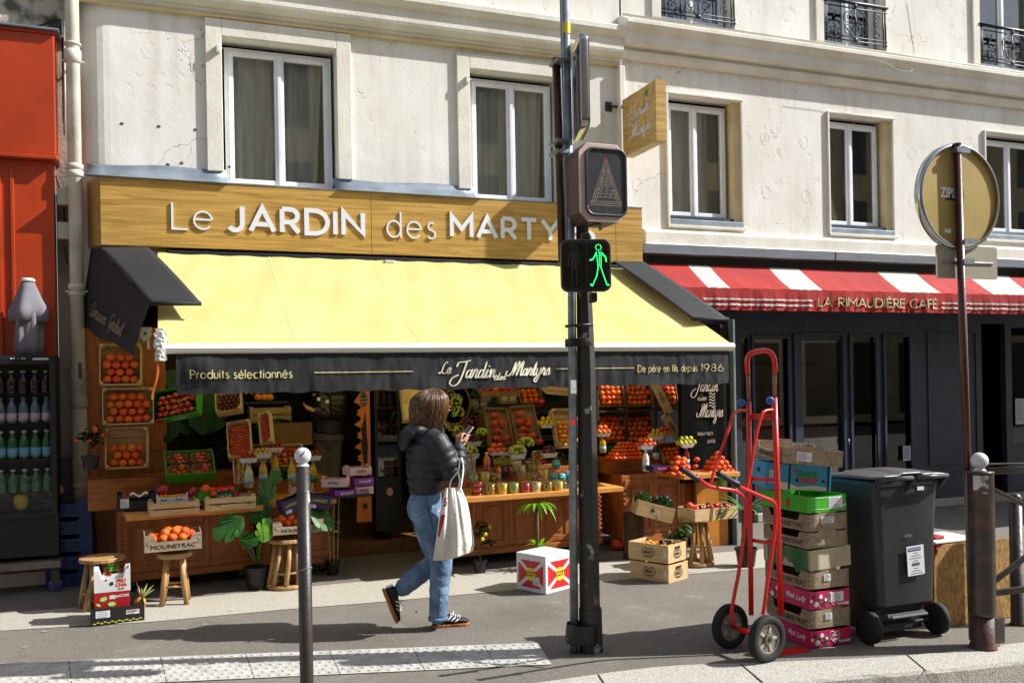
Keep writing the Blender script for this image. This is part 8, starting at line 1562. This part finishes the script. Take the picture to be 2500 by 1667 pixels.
# dark big leaves behind the apple boxes
BL=thing('banana_plant','dark big-leaved plant in the shade behind the left apple boxes','potted plant',P(450,1100,-.1)); 
for k,(u,v,Y,s_,nr) in enumerate(((400,1040,-.05,.30,(-.2,-1,.2)),(455,1010,-.02,.36,(.1,-1,.1)),(505,1015,-.08,.34,(.2,-1,.3)),(430,960,.0,.26,(0,-1,.3)),(520,960,.0,.2,(.3,-1,.4)))):
    m=MB(); monstera(m,P(u,v,Y),nr,(.25*(k%3-1),0,1),s_,k); m.build('leaf',leafd,BL)
def strap(name,label,loc,leaves,m_,potr=0,poth=0,trunk=None,tm_=None):
    e=thing(name,label,'potted plant',loc); 
    if potr: potm_(e,potr,poth)
    if trunk: m=MB(); m.tube(*trunk); m.build('trunk',tm_,e,local=True,smooth=True)
    for (b,d,L_,w,dr) in leaves: m=MB(); leaf(m,b,d,L_,w,droop=dr,n=9,fold=.25); m.build('leaf',m_,e,local=True)
    return e
rnd=random.Random(11); dr=[]
g_=G(1312,1392); zt_=P(1312,1232,g_.y).z
for k in range(20): a=k*2.4; dr.append((Vector((.01*math.cos(a),.01*math.sin(a),zt_)),(math.cos(a),math.sin(a),.9-.5*(k/20)),rnd.uniform(.20,.26),.016,rnd.uniform(.9,1.5)))
for k in range(8): a=k*2.4; dr.append((Vector((.035,0,P(1312,1340,g_.y).z)),(math.cos(a),math.sin(a),1.3),rnd.uniform(.13,.18),.016,rnd.uniform(.5,.9)))
strap('dragon_tree','potted dragon tree with arching striped leaves behind the red and white carton',g_,dr,leafy,.08,.14,([(0,0,.1),(.005,0,zt_*.6),(0,0,zt_)],.02,8),mat('cane_brown','#6a5232','#4c3a22',scale=8,rough=.8,stretch=(1,1,6)))
bam=[]; g_=G(813,1402)
for s_,(dx,hh) in enumerate(((-.04,.72),(.02,.60),(.07,.66))):
    for k in range(14): a=k*2.4+s_; bam.append((Vector((dx,0,.2+hh*(.25+.7*k/14)*.9)),(math.cos(a),math.sin(a),.35),rnd.uniform(.10,.17),.007,1.0))
BP=strap('bamboo_palm','thin potted bamboo palm in the shade right of the bollard',g_,bam,leafg,.065,.13)
for dx,hh in ((-.04,.72),(.02,.60),(.07,.66)): m=MB(); m.tube([(dx*.6,0,.1),(dx,0,hh+.1)],.006,6); m.build('cane',mat('bamboo_cane','#a8935a','#8a7a44',scale=12,rough=.6),BP,local=True)
g_=G(1822,1382); yl=[]
for k in range(18): a=k*2.4; yl.append((Vector((.02*math.cos(a),.02*math.sin(a),.50)),(math.cos(a),math.sin(a),1.6-k*.05),rnd.uniform(.28,.42),.009,rnd.uniform(.5,1.3)))
strap('yucca','potted yucca with a ringed trunk and thin arching leaves behind the hand truck',g_,yl,leafl,.10,.17,([(0,0,.12),(.01,0,.3),(0,0,.52)],[.055,.045,.035],12),mat('yucca_trunk','#5e4a34','#3c2e20',scale=14,rough=.9,stretch=(1,1,5),bump=.6,bscale=25))
greens('fennel_tops','feathery bright greens standing at the right end of the produce crate','herbs',P(1762,1185,-1.7),.05,.04,.13,320,leafl,.014,seed=12)
pl_=[]; 
for k in range(16): a=k*2.4; pl_.append((Vector((0,0,.0)),(math.cos(a)*.8,math.sin(a)*.8,1.6),rnd.uniform(.25,.38),.010,.7))
strap('palm_tuft','upright green palm tuft between basket and tomato boxes',P(1145,1035,-.25),pl_,leafg)
hl=[]
for k in range(22): a=k*2.4; hl.append((Vector((random.uniform(-.08,.08),0,random.uniform(-.1,.1))),(math.cos(a),-abs(math.sin(a)),.4),rnd.uniform(.08,.14),.014,.8))
strap('potted_shrub','small leafy shrub in front of the dark cabinet behind the woman',P(985,1020,-.2),hl,leafd)
for (u,v,Y,n_,lab,sd) in ((1180,962,-.1,200,'leafy sprays high above the tomato boxes',31),(1330,975,-.15,260,'green leaves hanging under the high pine crate',32)): greens('hanging_greens',lab,'leaves',P(u,v,Y),.16,.08,.06,n_,leafg,.03,seed=sd)
e=thing('pumpkin','round orange pumpkin lying in the shade under the right stall','pumpkin',G(1508,1342)+Vector((0,0,.062))); m=MB(); m.lathe([(.0,-.05),(.05,-.052),(.068,-.01),(.062,.03),(.03,.05),(0,.045)],(0,0,0),30,fold=lambda a,z:1+.05*abs(math.sin(4*a))); m.build('body',mm,e,local=True,smooth=True); m=MB(); m.tube([(0,0,.04),(.008,0,.07)],[.009,.006],7); m.build('stalk',st_,e,local=True)
# ---------------- people ----------------
skin=mat('skin','#c98f72','#bd8064',scale=6,rough=.5,sss=.15,bump=.08,bscale=120)
def loft(mb,keys,n=20,sub=6,quilt=0,sp=.06):
    ks=[(Vector(k[0]),k[1],k[2] if len(k)>2 else k[1]) for k in keys]; q=[ks[0]]+ks+[ks[-1]]; pts=[];rs=[];s=0;prev=None
    for i in range(1,len(q)-2):
        for k in range(sub+(1 if i==len(q)-3 else 0)):
            t=k/sub; f=lambda a,b_,c,d:.5*((2*b_)+(c-a)*t+(2*a-5*b_+4*c-d)*t*t+(3*b_-a-3*c+d)*t**3)
            p=f(q[i-1][0],q[i][0],q[i+1][0],q[i+2][0]); rx=f(q[i-1][1],q[i][1],q[i+1][1],q[i+2][1]); ry=f(q[i-1][2],q[i][2],q[i+1][2],q[i+2][2])
            if prev is not None: s+=(p-prev).length
            prev=p; add=quilt*(abs(math.sin(PI*s/sp))**.6-.75) if quilt else 0; pts.append(p); rs.append((max(.002,rx+add),max(.002,ry+add)))
    mb.tube(pts,rs,n); 
    for e_,r in ((pts[0],rs[0]),(pts[-1],rs[-1])): mb.sph(e_,(min(r)*.9,)*3,12,8)
def hand(mb,w,d,pn,grip=.6,sc=1,th=1):
    """palm at w pointing along d, palm normal pn; four bent fingers of unequal length and a thumb from the palm side"""
    d=Vector(d).normalized(); pn=Vector(pn); pn=(pn-d*pn.dot(d)).normalized(); s=d.cross(pn)*th; w=Vector(w)
    mb.tube([w,w+d*.03*sc,w+d*.075*sc],[(.022*sc,.014*sc),(.032*sc,.015*sc),(.034*sc,.013*sc)],12) if 0 else None
    for k in range(5): mb.tube([w-d*.01,w+d*.04*sc+s*(k-2)*.007*sc,w+d*.08*sc+s*(k-2)*.013*sc],[.015*sc,.014*sc,.011*sc],8)
    for k,L_ in enumerate((.060,.072,.068,.052)):
        b=w+d*.078*sc+s*(k-1.5)*.0185*sc; L_*=sc; a1,a2,a3=grip*.7,grip*1.7,grip*2.4
        p1=b+(d*math.cos(a1)+pn*math.sin(a1))*L_*.45; p2=p1+(d*math.cos(a2)+pn*math.sin(a2))*L_*.32; p3=p2+(d*math.cos(a3)+pn*math.sin(a3))*L_*.25
        mb.tube([b-d*.01,b,p1,p2,p3],[.009*sc,.0088*sc,.0082*sc,.0075*sc,.0062*sc],8); mb.sph(p3,.0062*sc,8,6)
    b=w+d*.022*sc-s*.026*sc; p1=b+(d*.6-s*.75+pn*.3).normalized()*.036*sc; p2=p1+(d*.85-s*.2+pn*.5).normalized()*.028*sc; p3=p2+(d*.9+pn*.4).normalized()*.02*sc
    mb.tube([b,p1,p2,p3],[.0125*sc,.011*sc,.009*sc,.007*sc],8); mb.sph(p3,.007*sc,8,6)
def headm(mb,c,F,sc=1):
    """head with jaw, nose, brow, ears; F columns: right, forward, up"""
    def q(x,y,z): return c+F@Vector((x,y,z))*sc
    M=Matrix.Translation(c)@F.to_4x4()@Matrix.Scale(sc,4)
    mb.sph((0,-.01,.02),(.074,.092,.092),20,14,M); mb.sph((0,.022,-.045),(.056,.066,.066),16,10,M); mb.sph((0,.055,-.088),(.026,.024,.02),12,8,M)
    mb.tube([q(0,.076,.012),q(0,.094,-.016),q(0,.106,-.034)],[.009*sc,.011*sc,.012*sc],8); mb.sph((0,.100,-.036),(.016,.012,.010),10,7,M)
    mb.sph((0,.081,-.066),(.022,.010,.0065),10,6,M); mb.sph((0,.080,-.075),(.019,.010,.006),10,6,M); mb.sph((0,.074,.028),(.055,.018,.010),12,6,M)
    for s_ in (-1,1): mb.sph((s_*.075,-.005,-.015),(.010,.018,.030),10,8,M)
def eyes(par,c,F,sc=1):
    M=Matrix.Translation(c)@F.to_4x4()@Matrix.Scale(sc,4)
    for s_ in (-1,1): m=MB(); m.sph((s_*.031,.080,.004),(.013,.008,.009),12,8,M); m.build('eye',mat('eye_white','#d8d4cc',rough=.3),par,smooth=True); m=MB(); m.sph((s_*.031,.086,.004),(.006,.004,.006),10,6,M); m.build('iris',mat('iris','#2a1a10',rough=.2),par,smooth=True)
def basis(fwd,up=(0,0,1)):
    f=Vector(fwd).normalized(); r=f.cross(Vector(up)).normalized(); u=r.cross(f); return Matrix(((r.x,f.x,u.x),(r.y,f.y,u.y),(r.z,f.z,u.z)))
YW=-2.88
def Wp_(u,v,dy=0): return P(u,v,YW+dy)
WO=thing('person','woman in a dark puffer jacket and blue jeans walking right, reading her phone, white tote on her arm','person',G(1090,1524))
WO['label']='woman in dark puffer jacket and blue jeans walking right while reading her phone'
hc=Wp_(1070,992); HF=basis((.80,.52,-.42))
b=MB(); headm(b,hc,HF,.98); loft(b,[(hc+Vector((-.02,0,-.03)),.05),(Wp_(1060,1035),.05),(Wp_(1052,1060),.055),(Wp_(1048,1085),.09,.07)],14)
loft(b,[(Wp_(1046,1075),.14,.08),(Wp_(1040,1110),.14,.09),(Wp_(1040,1170),.12,.085),(Wp_(1040,1230),.14,.09)],18)
SR=Wp_(1062,1072,-.15); ER=Wp_(1108,1158,-.18); WR=Wp_(1120,1092,-.13); SL=Wp_(1050,1072,.15); EL=Wp_(1118,1150,.10); WL=Wp_(1126,1096,-.02)
for a,e_,w in ((SR,ER,WR),(SL,EL,WL)): loft(b,[(a,.045),(a.lerp(e_,.5),.042),(e_,.036),(e_.lerp(w,.5),.032),(w,.024)],12)
hand(b,WR+Vector((0,0,.0)),(.12,.25,.9),(.75,.45,-.1),.75,.95,1); hand(b,WL,(.1,-.1,.95),(.8,-.45,-.1),.7,.92,-1)
HR=Wp_(1050,1245,-.08); KR=Wp_(1077,1372,-.07); AR=Wp_(1068,1500,-.07); HL=Wp_(1036,1245,.08); KL=Wp_(1066,1365,.08); AL=Wp_(975,1440,.09)
for h_,k_,a_ in ((HR,KR,AR),(HL,KL,AL)): loft(b,[(h_,.08),(h_.lerp(k_,.5),.07),(k_,.052),(k_.lerp(a_,.4),.05),(a_,.034)],14)
b.build('body',skin,WO,remesh=.0042); eyes(WO,hc,HF,.98)
# jacket
jk=mat('puffer_nylon','#15171c','#1b1e24',scale=5,rough=.55,bump=.4,bscale=22,bdist=.02)
j=MB(); loft(j,[(Wp_(1042,1203),.155,.108),(Wp_(1039,1178),.175,.122),(Wp_(1038,1140),.185,.130),(Wp_(1040,1100),.195,.128),(Wp_(1046,1072),.185,.112),(Wp_(1054,1050),.10,.085)],30,7,quilt=.018,sp=.058)
loft(j,[(SR+Vector((-.03,.06,.01)),.075),(SR+Vector((.02,-.0,-.03)),.082),(SR.lerp(ER,.55),.082),(ER+Vector((.0,0,.0)),.078),(ER.lerp(WR,.45)+Vector((.012,0,0)),.064),(WR+Vector((.0,0,-.004)),.046)],22,7,quilt=.015,sp=.055)
loft(j,[(SL,.075),(SL.lerp(EL,.5),.075),(EL,.068),(EL.lerp(WL,.5),.056),(WL+Vector((0,0,-.01)),.044)],20,7,quilt=.013,sp=.055)
loft(j,[(Wp_(1072,1052),.05),(Wp_(1050,1046),.085,.06),(Wp_(1012,1050),.115,.055),(Wp_(992,1066),.10,.045),(Wp_(986,1092),.06,.03)],20,6,quilt=.006,sp=.07)
j.build('jacket',jk,WO,remesh=.006)
# jeans
jn=mat('denim','#3d5775','#7790ad',scale=7,rough=.9,bump=.8,bscale=19,lo=.3,hi=.72,bdist=.022,detail=9); 
g_=MB(); loft(g_,[(Wp_(1040,1188),.135,.095),(Wp_(1040,1212),.15,.105),(Wp_(1036,1240),.165,.118),(Wp_(1040,1262),.15,.105)],26)
loft(g_,[(Wp_(1038,1225,-.075),.085,.10),(Wp_(1050,1275,-.08),.090,.10),(Wp_(1070,1330,-.075),.085,.09),(KR,.078,.080),(KR.lerp(AR,.5)+Vector((0,0,0)),.070,.070),(AR+Vector((.004,0,-.018)),.066,.062)],24,8,quilt=.006,sp=.075)
loft(g_,[(Wp_(1032,1225,.075),.085,.10),(Wp_(1042,1280,.08),.088,.095),(Wp_(1056,1330,.08),.08,.084),(KL+Vector((-.0,0,0)),.078,.076),(KL.lerp(AL,.5)+Vector((0,0,-.005)),.070,.070),(AL+Vector((.02,0,.01)),.064,.062)],24,8,quilt=.006,sp=.07)
g_.build('jeans',jn,WO,remesh=.006)
for sd_,h_,k_,a_ in ((-1,HR,KR,AR),):
    sm_=MB(); sm_.tube(smoothp([Wp_(1040,1212,-.155),Wp_(1046,1240,-.168),Wp_(1056,1290,-.166),Wp_(1076,1372,-.151),Wp_(1074,1440,-.143),Wp_(1072,1502,-.137)]),.003,5); sm_.build('side_seam',mat('denim_seam','#2c4260',rough=.9),WO)
hm_=MB(); hm_.tube([AR+Vector((.004+.066*math.cos(k*PI/10),.066*math.sin(k*PI/10)*.98,-.024)) for k in range(21)],[(.004,.014)]*21,6,cap=False); hm_.build('hem',jn,WO,smooth=True)
pk=MB(); st2=mat('denim_dark','#2a4870','#3d608c',scale=8,rough=.85); F=frame(Wp_(1018,1238,-.172),(1,-.25,0)); 
pk.tube([F@Vector(p) for p in ((-.055,.05,0),(.055,.055,.0),(.052,-.04,.0),(.0,-.07,.0),(-.052,-.045,.0),(-.055,.05,0))],.0018,5); pk.build('back_pocket',st2,WO)
# shoes
def shoe(M,label):
    rt=thing('x','x','x'); bpy.data.objects.remove(rt)
    up=MB(); sh_=MB(); prof=[(-.125,.018,.055),(-.11,.033,.075),(-.06,.038,.08),(-.01,.036,.068),(.04,.042,.05),(.09,.045,.038),(.125,.036,.028),(.142,.015,.02)]
    n_=14
    rings=[[M@Vector((x,w*math.cos(2*PI*k/n_),.016+max(0,h*(.5+.5*math.sin(2*PI*k/n_)))*1.0)) for k in range(n_)] for x,w,h in prof]
    up.add([p for r_ in rings for p in r_],[(i*n_+k,i*n_+(k+1)%n_,(i+1)*n_+(k+1)%n_,(i+1)*n_+k) for i in range(len(prof)-1) for k in range(n_)]+[tuple(range(n_)),tuple(range((len(prof)-1)*n_,len(prof)*n_))])
    o=up.build('shoe',mat('shoe_suede','#15171a','#1c1f24',scale=9,rough=.7),WO,smooth=True,sub=1); o['label']=label
    out=[(-.132,0),(-.12,.03),(-.06,.038),(0,.034),(.06,.046),(.11,.045),(.14,.024),(.148,0)]; out=out+[(x,-y) for x,y in reversed(out[1:-1])]
    sh_.prism(out,M@Matrix.Translation((0,0,.0)),.018); sh_.build('sole',mat('gum_sole','#a8652c',rough=.6),o,bevel=.004)
    for sd in (-1,1):
        for k in range(3):
            x=-.012+k*.026; w=.0385+.001*k; s_=MB(); s_.grid(lambda a,c,x=x,w=w,sd=sd:M@Vector((x-.016+.012*a+.030*c,sd*(w*1.0*math.cos(R(-5+50*c))+.008),.016+(.070-.014*k)*(.5+.5*math.sin(R(-5+50*c)))+.002)),2,6); s_.build('stripe',whp,o)
    s_=MB(); s_.grid(lambda a,c:M@Vector((-.128+.004*c,.020*(2*a-1),.03+.05*c)),3,3); s_.build('heel_tab',whp,o)
    for k in range(5): x=.005+k*.016; s_=MB(); s_.tube([M@Vector((x,-.02,.078-.06*(x)/.1*.55)),M@Vector((x+.004,0,.090-.06*x/.1*.5)),M@Vector((x,.02,.078-.06*x/.1*.55))],.0032,5); s_.build('lace',whp,o)
    s_=MB(); s_.tube([M@Vector(p) for p in ((.0,-.01,.092),(.01,-.04,.10),(.02,-.03,.082),(.03,.0,.10),(.02,.03,.085))],.003,5); s_.build('lace_bow',whp,o)
f0=G(1094,1524); shoe(Matrix.Translation((f0.x,f0.y-.04,.002))@Matrix.Rotation(R(-6),4,'Z'),'flat front shoe')
fx=Vector((.36,.1,-.93)).normalized(); uz=Vector((.93,0,.36)); yy=uz.cross(fx).normalized(); uz=fx.cross(yy); cF=Wp_(958,1472,.10)-uz*.03
Ms=Matrix(((fx.x,yy.x,uz.x,cF.x),(fx.y,yy.y,uz.y,cF.y),(fx.z,yy.z,uz.z,cF.z),(0,0,0,1))); shoe(Ms,'rear shoe with its heel lifted')
for pa_,pb_2 in ((AL,cF+uz*.06-fx*.07),(AR,Vector((f0.x-.075,f0.y-.04,.06)))):
    sk=MB(); loft(sk,[(pa_,.036),(pb_2,.036)],12); sk.build('sock',mat('sock_dark','#1a1c20',rough=.8),WO,smooth=True)
# hair: one base form with combed strands
hm=bpy.data.materials.new('hair_brown'); hm.use_nodes=True; nn=hm.node_tree.nodes; ll=hm.node_tree.links; bs=nn['Principled BSDF']; bs.inputs['Roughness'].default_value=.38
at_n=nn.new('ShaderNodeTexNoise'); at_n.inputs['Scale'].default_value=150; tcn=nn.new('ShaderNodeTexCoord'); mpn=nn.new('ShaderNodeMapping'); mpn.inputs['Scale'].default_value=(1,1,.12); ll.new(tcn.outputs['Object'],mpn.inputs[0]); ll.new(mpn.outputs[0],at_n.inputs['Vector']); rpn=nn.new('ShaderNodeValToRGB'); rpn.color_ramp.elements[0].position=.38; rpn.color_ramp.elements[1].position=.74; rpn.color_ramp.elements[0].color=C4('#1c0f08'); rpn.color_ramp.elements[1].color=C4('#8a5e34'); ll.new(at_n.outputs['Fac'],rpn.inputs[0]); ll.new(rpn.outputs[0],bs.inputs['Base Color'])
hr=MB(); rnd=random.Random(2); crown=Wp_(1058,950); hb_=MB()
def hairpt(phi,t,k):
    # phi around the vertical, 0 = forward; t from crown to tip
    bot=[1048-10*math.cos(phi)][0]; rz=.5*PI*min(1,t/.55); rad=.105*math.sin(rz)+.0*t; rad*=(1+.16*math.exp(-((t-.6)/.2)**2)-.10*max(0,t-.8)/.2)
    dx,dyy=math.cos(phi),math.sin(phi); z=-(.085*(1-math.cos(rz))+max(0,t-.5)*.44*k)
    lean=-.055*t+.0*dx; return crown+Vector((dx*rad*1.02*(1.05 if dx>0 else 1.05)+lean*1.0,dyy*rad*.92,z))
for i in range(1100):
    phi=rnd.uniform(0,2*PI); c_=math.cos(phi-.35); k=1.0*rnd.uniform(.82,1.10); tmax=1.0 if c_<.62 else (.42 if c_>.88 else .75)
    off=rnd.uniform(-.006,.011); pts=[]
    for s_ in range(9):
        t=.02+(tmax-.02)*s_/8; p=hairpt(phi+.10*math.sin(t*4+i)*.5,t,k); o_=(p-(crown+Vector((-.04*t,0,p.z-crown.z)))); o_=o_.normalized()*off if o_.length>0 else Vector(); pts.append(p+o_+Vector((0,0,-.004*math.sin(t*9+i))))
    hr.tube(pts,[.0012,.003,.0036,.004,.0042,.004,.0036,.003,.0012],4)
for i in range(130):
    phi=rnd.uniform(.9,2*PI-.5); pts=[hairpt(phi+.25*math.sin(t_*5+i)*t_,t_,rnd.uniform(1.0,1.16))*1.0 for t_ in (.5,.65,.8,.95,1.06)]; cc=crown; pts=[p+(Vector((p.x-cc.x,p.y-cc.y,0)).normalized()*.012*(k/4)) for k,p in enumerate(pts)]; hr.tube(pts,[.0015,.0018,.0016,.0012,.0006],3)
hb_.grid(lambda u,v:hairpt(.35+R(38)+u*(2*PI-R(76)),.02+.95*v,.97)*1.0-Vector((0,0,.0)),40,16); hb_.build('hair_cap',hm,WO,smooth=True); hr.build('hair',hm,WO,smooth=True)
# tote bag on the forearm
TB=thing('tote_bag','white canvas tote bag with red print hanging from the walking womans arm','bag',Wp_(1108,1280,-.27)); cvs=mat('tote_canvas','#dedad2','#d0cac0',scale=5,rough=.9,bump=.5,bscale=9,bdist=.03)
Lf=[(1088,1190),(1079,1225),(1071,1270),(1063,1325),(1057,1368)]; Rt=[(1126,1190),(1141,1225),(1150,1270),(1158,1325),(1154,1346)]
def lr(L_,t): t*=len(L_)-1; i=min(int(t),len(L_)-2); f=t-i; return (L_[i][0]*(1-f)+L_[i+1][0]*f,L_[i][1]*(1-f)+L_[i+1][1]*f)
def bagpt(u,v,sd):
    a=lr(Lf,v);c=lr(Rt,v); uu=a[0]*(1-u)+c[0]*u; vv=a[1]*(1-u)+c[1]*u+ (6*math.sin(PI*u) if v>.95 else 0); bul=.065*math.sin(PI*u)**.6*math.sin(PI*min(1,v*.9+.06))**.5
    fold=.016*math.sin(u*9+v*2.2)*(v**.5)+.009*math.sin(u*21-v*4)+.02*math.exp(-((u-.52-.12*v)/.07)**2)*(1-v*.4)
    return Wp_(uu,vv,-.26+sd*(bul+fold*(1 if sd<0 else .4)))
m=MB(); m.grid(lambda u,v:bagpt(u,v,-1),36,30); m.grid(lambda u,v:bagpt(u,v,1),36,30); m.grid(lambda u,v:bagpt(u,1,-1+2*v),36,3); m.build('bag',cvs,TB,smooth=True)
for (u0,u1,dy) in ((.18,.22,-.02),(.72,.80,.02)):
    a=bagpt(u0,0.01,-1); c=bagpt(.9,0.01,-1) if dy<0 else bagpt(.9,.01,1); top=Wp_(1124,1124,-.27+dy*2); m=MB(); m.tube(smoothp([a+Vector((0,-.004,-.03)),a+Vector((.02,0,.05)),Wp_(1118,1150,-.275+dy),Wp_(1122,1128,-.26+dy),top+Vector((.008,.0,.012)),Wp_(1130,1130,-.24),Wp_(1131,1150,-.255+dy),c+Vector((0,-.004,-.03))]),[(.012,.0025)]*36,8); m.build('strap',cvs,TB,smooth=True)
def onbag(mb,dz=.003):
    for q in mb.v:
        u,v=q.x,q.y; p=bagpt(u,v,-1); q.x,q.y,q.z=p.x,p.y-dz-.0,p.z
    return mb
m=MB(); ribbon(m,[(.10+.11*x*1.4,.30-.14*y) for x,y in GL['S'][1][0]][::1],lambda d:.05,Matrix(),0,0)
m2=MB(); pts_=[((.07+x*.20),(.30-.115*y)) for x,y in arc(.28,.74,.25,.26,35,260,12)+arc(.28,.25,.28,.25,80,-145,12)]; ribbon(m2,pts_,lambda d:.030,Matrix(),0.0,0); onbag(m2).build('lettering',mat('tote_red','#a8232a',rough=.8),TB)
m2=MB(); m2.grid(lambda a,c:Vector((.03+.16*a*(1-c*.7),.42+.26*c,0)),8,10); onbag(m2).build('print_block',MATS['tote_red'],TB)
# phone
F=frame(Wp_(1135,1060,-.075),(-.2,1,.1),(.62,.2,.75)); PH=thing('smartphone','pale smartphone held up in the walking womans hands','phone'); PH.matrix_basis=F; m=MB(); m.prism(rrect(-.036,.036,-.073,.073,.009),Matrix.Translation((0,0,-.004)),.008); m.build('case',mat('phone_case','#c4c3b8',rough=.3),PH,local=True); m=MB(); m.prism(rrect(-.033,.033,-.070,.070,.007),Matrix.Translation((0,0,-.0046)),.0005); m.build('screen',mat('phone_screen','#101418',rough=.1),PH,local=True)
# shopkeeper in the dark doorway
YK=.30
def Kp(u,v,dy=0): return P(u,v,YK+dy)
KP=thing('person','shopkeeper in dark jacket and grey trousers counting in his hands inside the doorway','person',(P(800,1200,YK).x,YK,.12))
kc=Kp(795,905); KF=basis((-.75,-.5,-.35)); b=MB(); headm(b,kc,KF,1.05); loft(b,[(kc+Vector((0,0,-.04)),.055),(Kp(800,940),.058),(Kp(802,955),.08)],12); loft(b,[(Kp(803,960),.10,.17),(Kp(803,1000),.10,.15),(Kp(801,1050),.09,.14)],16)
kS=[Kp(786,968,-.16),Kp(824,968,.10)]; kE=[Kp(790,1010,-.22),Kp(835,1012,.0)]; kW=[Kp(768,1002,-.32),Kp(790,1005,-.26)]
for a,e_,w in zip(kS,kE,kW): loft(b,[(a,.05),(e_,.042),(w,.03)],12)
hand(b,kW[0],(-.9,-.3,.35),(.2,-.5,.8),.35,1.05,1); hand(b,kW[1],(-.9,-.3,-.05),(.1,.3,.9),.45,1.05,-1)
loft(b,[(Kp(788,1060),.09),(Kp(785,1120),.07),(Kp(783,1220),.05)],12); loft(b,[(Kp(812,1060),.09),(Kp(812,1120),.07),(Kp(810,1220),.05)],12)
b.build('body',skin,KP,remesh=.006); eyes(KP,kc,KF,1.05)
j=MB(); loft(j,[(Kp(802,958),.10,.15),(Kp(804,975),.15,.21),(Kp(804,1010),.15,.19),(Kp(802,1058),.14,.17)],24,7,quilt=.006,sp=.09)
for a,e_,w in zip(kS,kE,kW): loft(j,[(a,.085),(e_,.075),(w.lerp(e_,.15),.052)],18,8,quilt=.008,sp=.07)
j.build('jacket',mat('leather_brown','#1c1511','#261d16',scale=6,rough=.3,bump=.3,bscale=25),KP,remesh=.008)
g_=MB(); loft(g_,[(Kp(800,1045),.125,.16),(Kp(799,1075),.13,.17)],20); loft(g_,[(Kp(786,1070),.09),(Kp(784,1130),.08),(Kp(783,1225),.07)],18); loft(g_,[(Kp(814,1070),.09),(Kp(813,1130),.08),(Kp(811,1225),.07)],18); g_.build('trousers',mat('grey_wool','#5a5350','#46403e',scale=30,rough=.9),KP,remesh=.008)
h_=MB(); M_=Matrix.Translation(kc)@KF.to_4x4(); h_.sph((0,-.018,.032),(.084,.10,.10),18,12,M_); h_.build('hair',mat('hair_dark','#15100c',rough=.6),KP,smooth=True)
m=MB(); 
for s_ in (-1,1): q=kW[0 if s_<0 else 1]; m.lathe([(.09*.7,-.03),(.09*.7,.03)],(0,0,0),8) if 0 else None
for (u,v) in ((778,974),(799,980)): q=Kp(u,v,-.26); m.box((q.x-.015,q.y-.002,q.z-.015),(q.x+.015,q.y+.002,q.z+.015))
m.build('sleeve_patch',cream,KP)
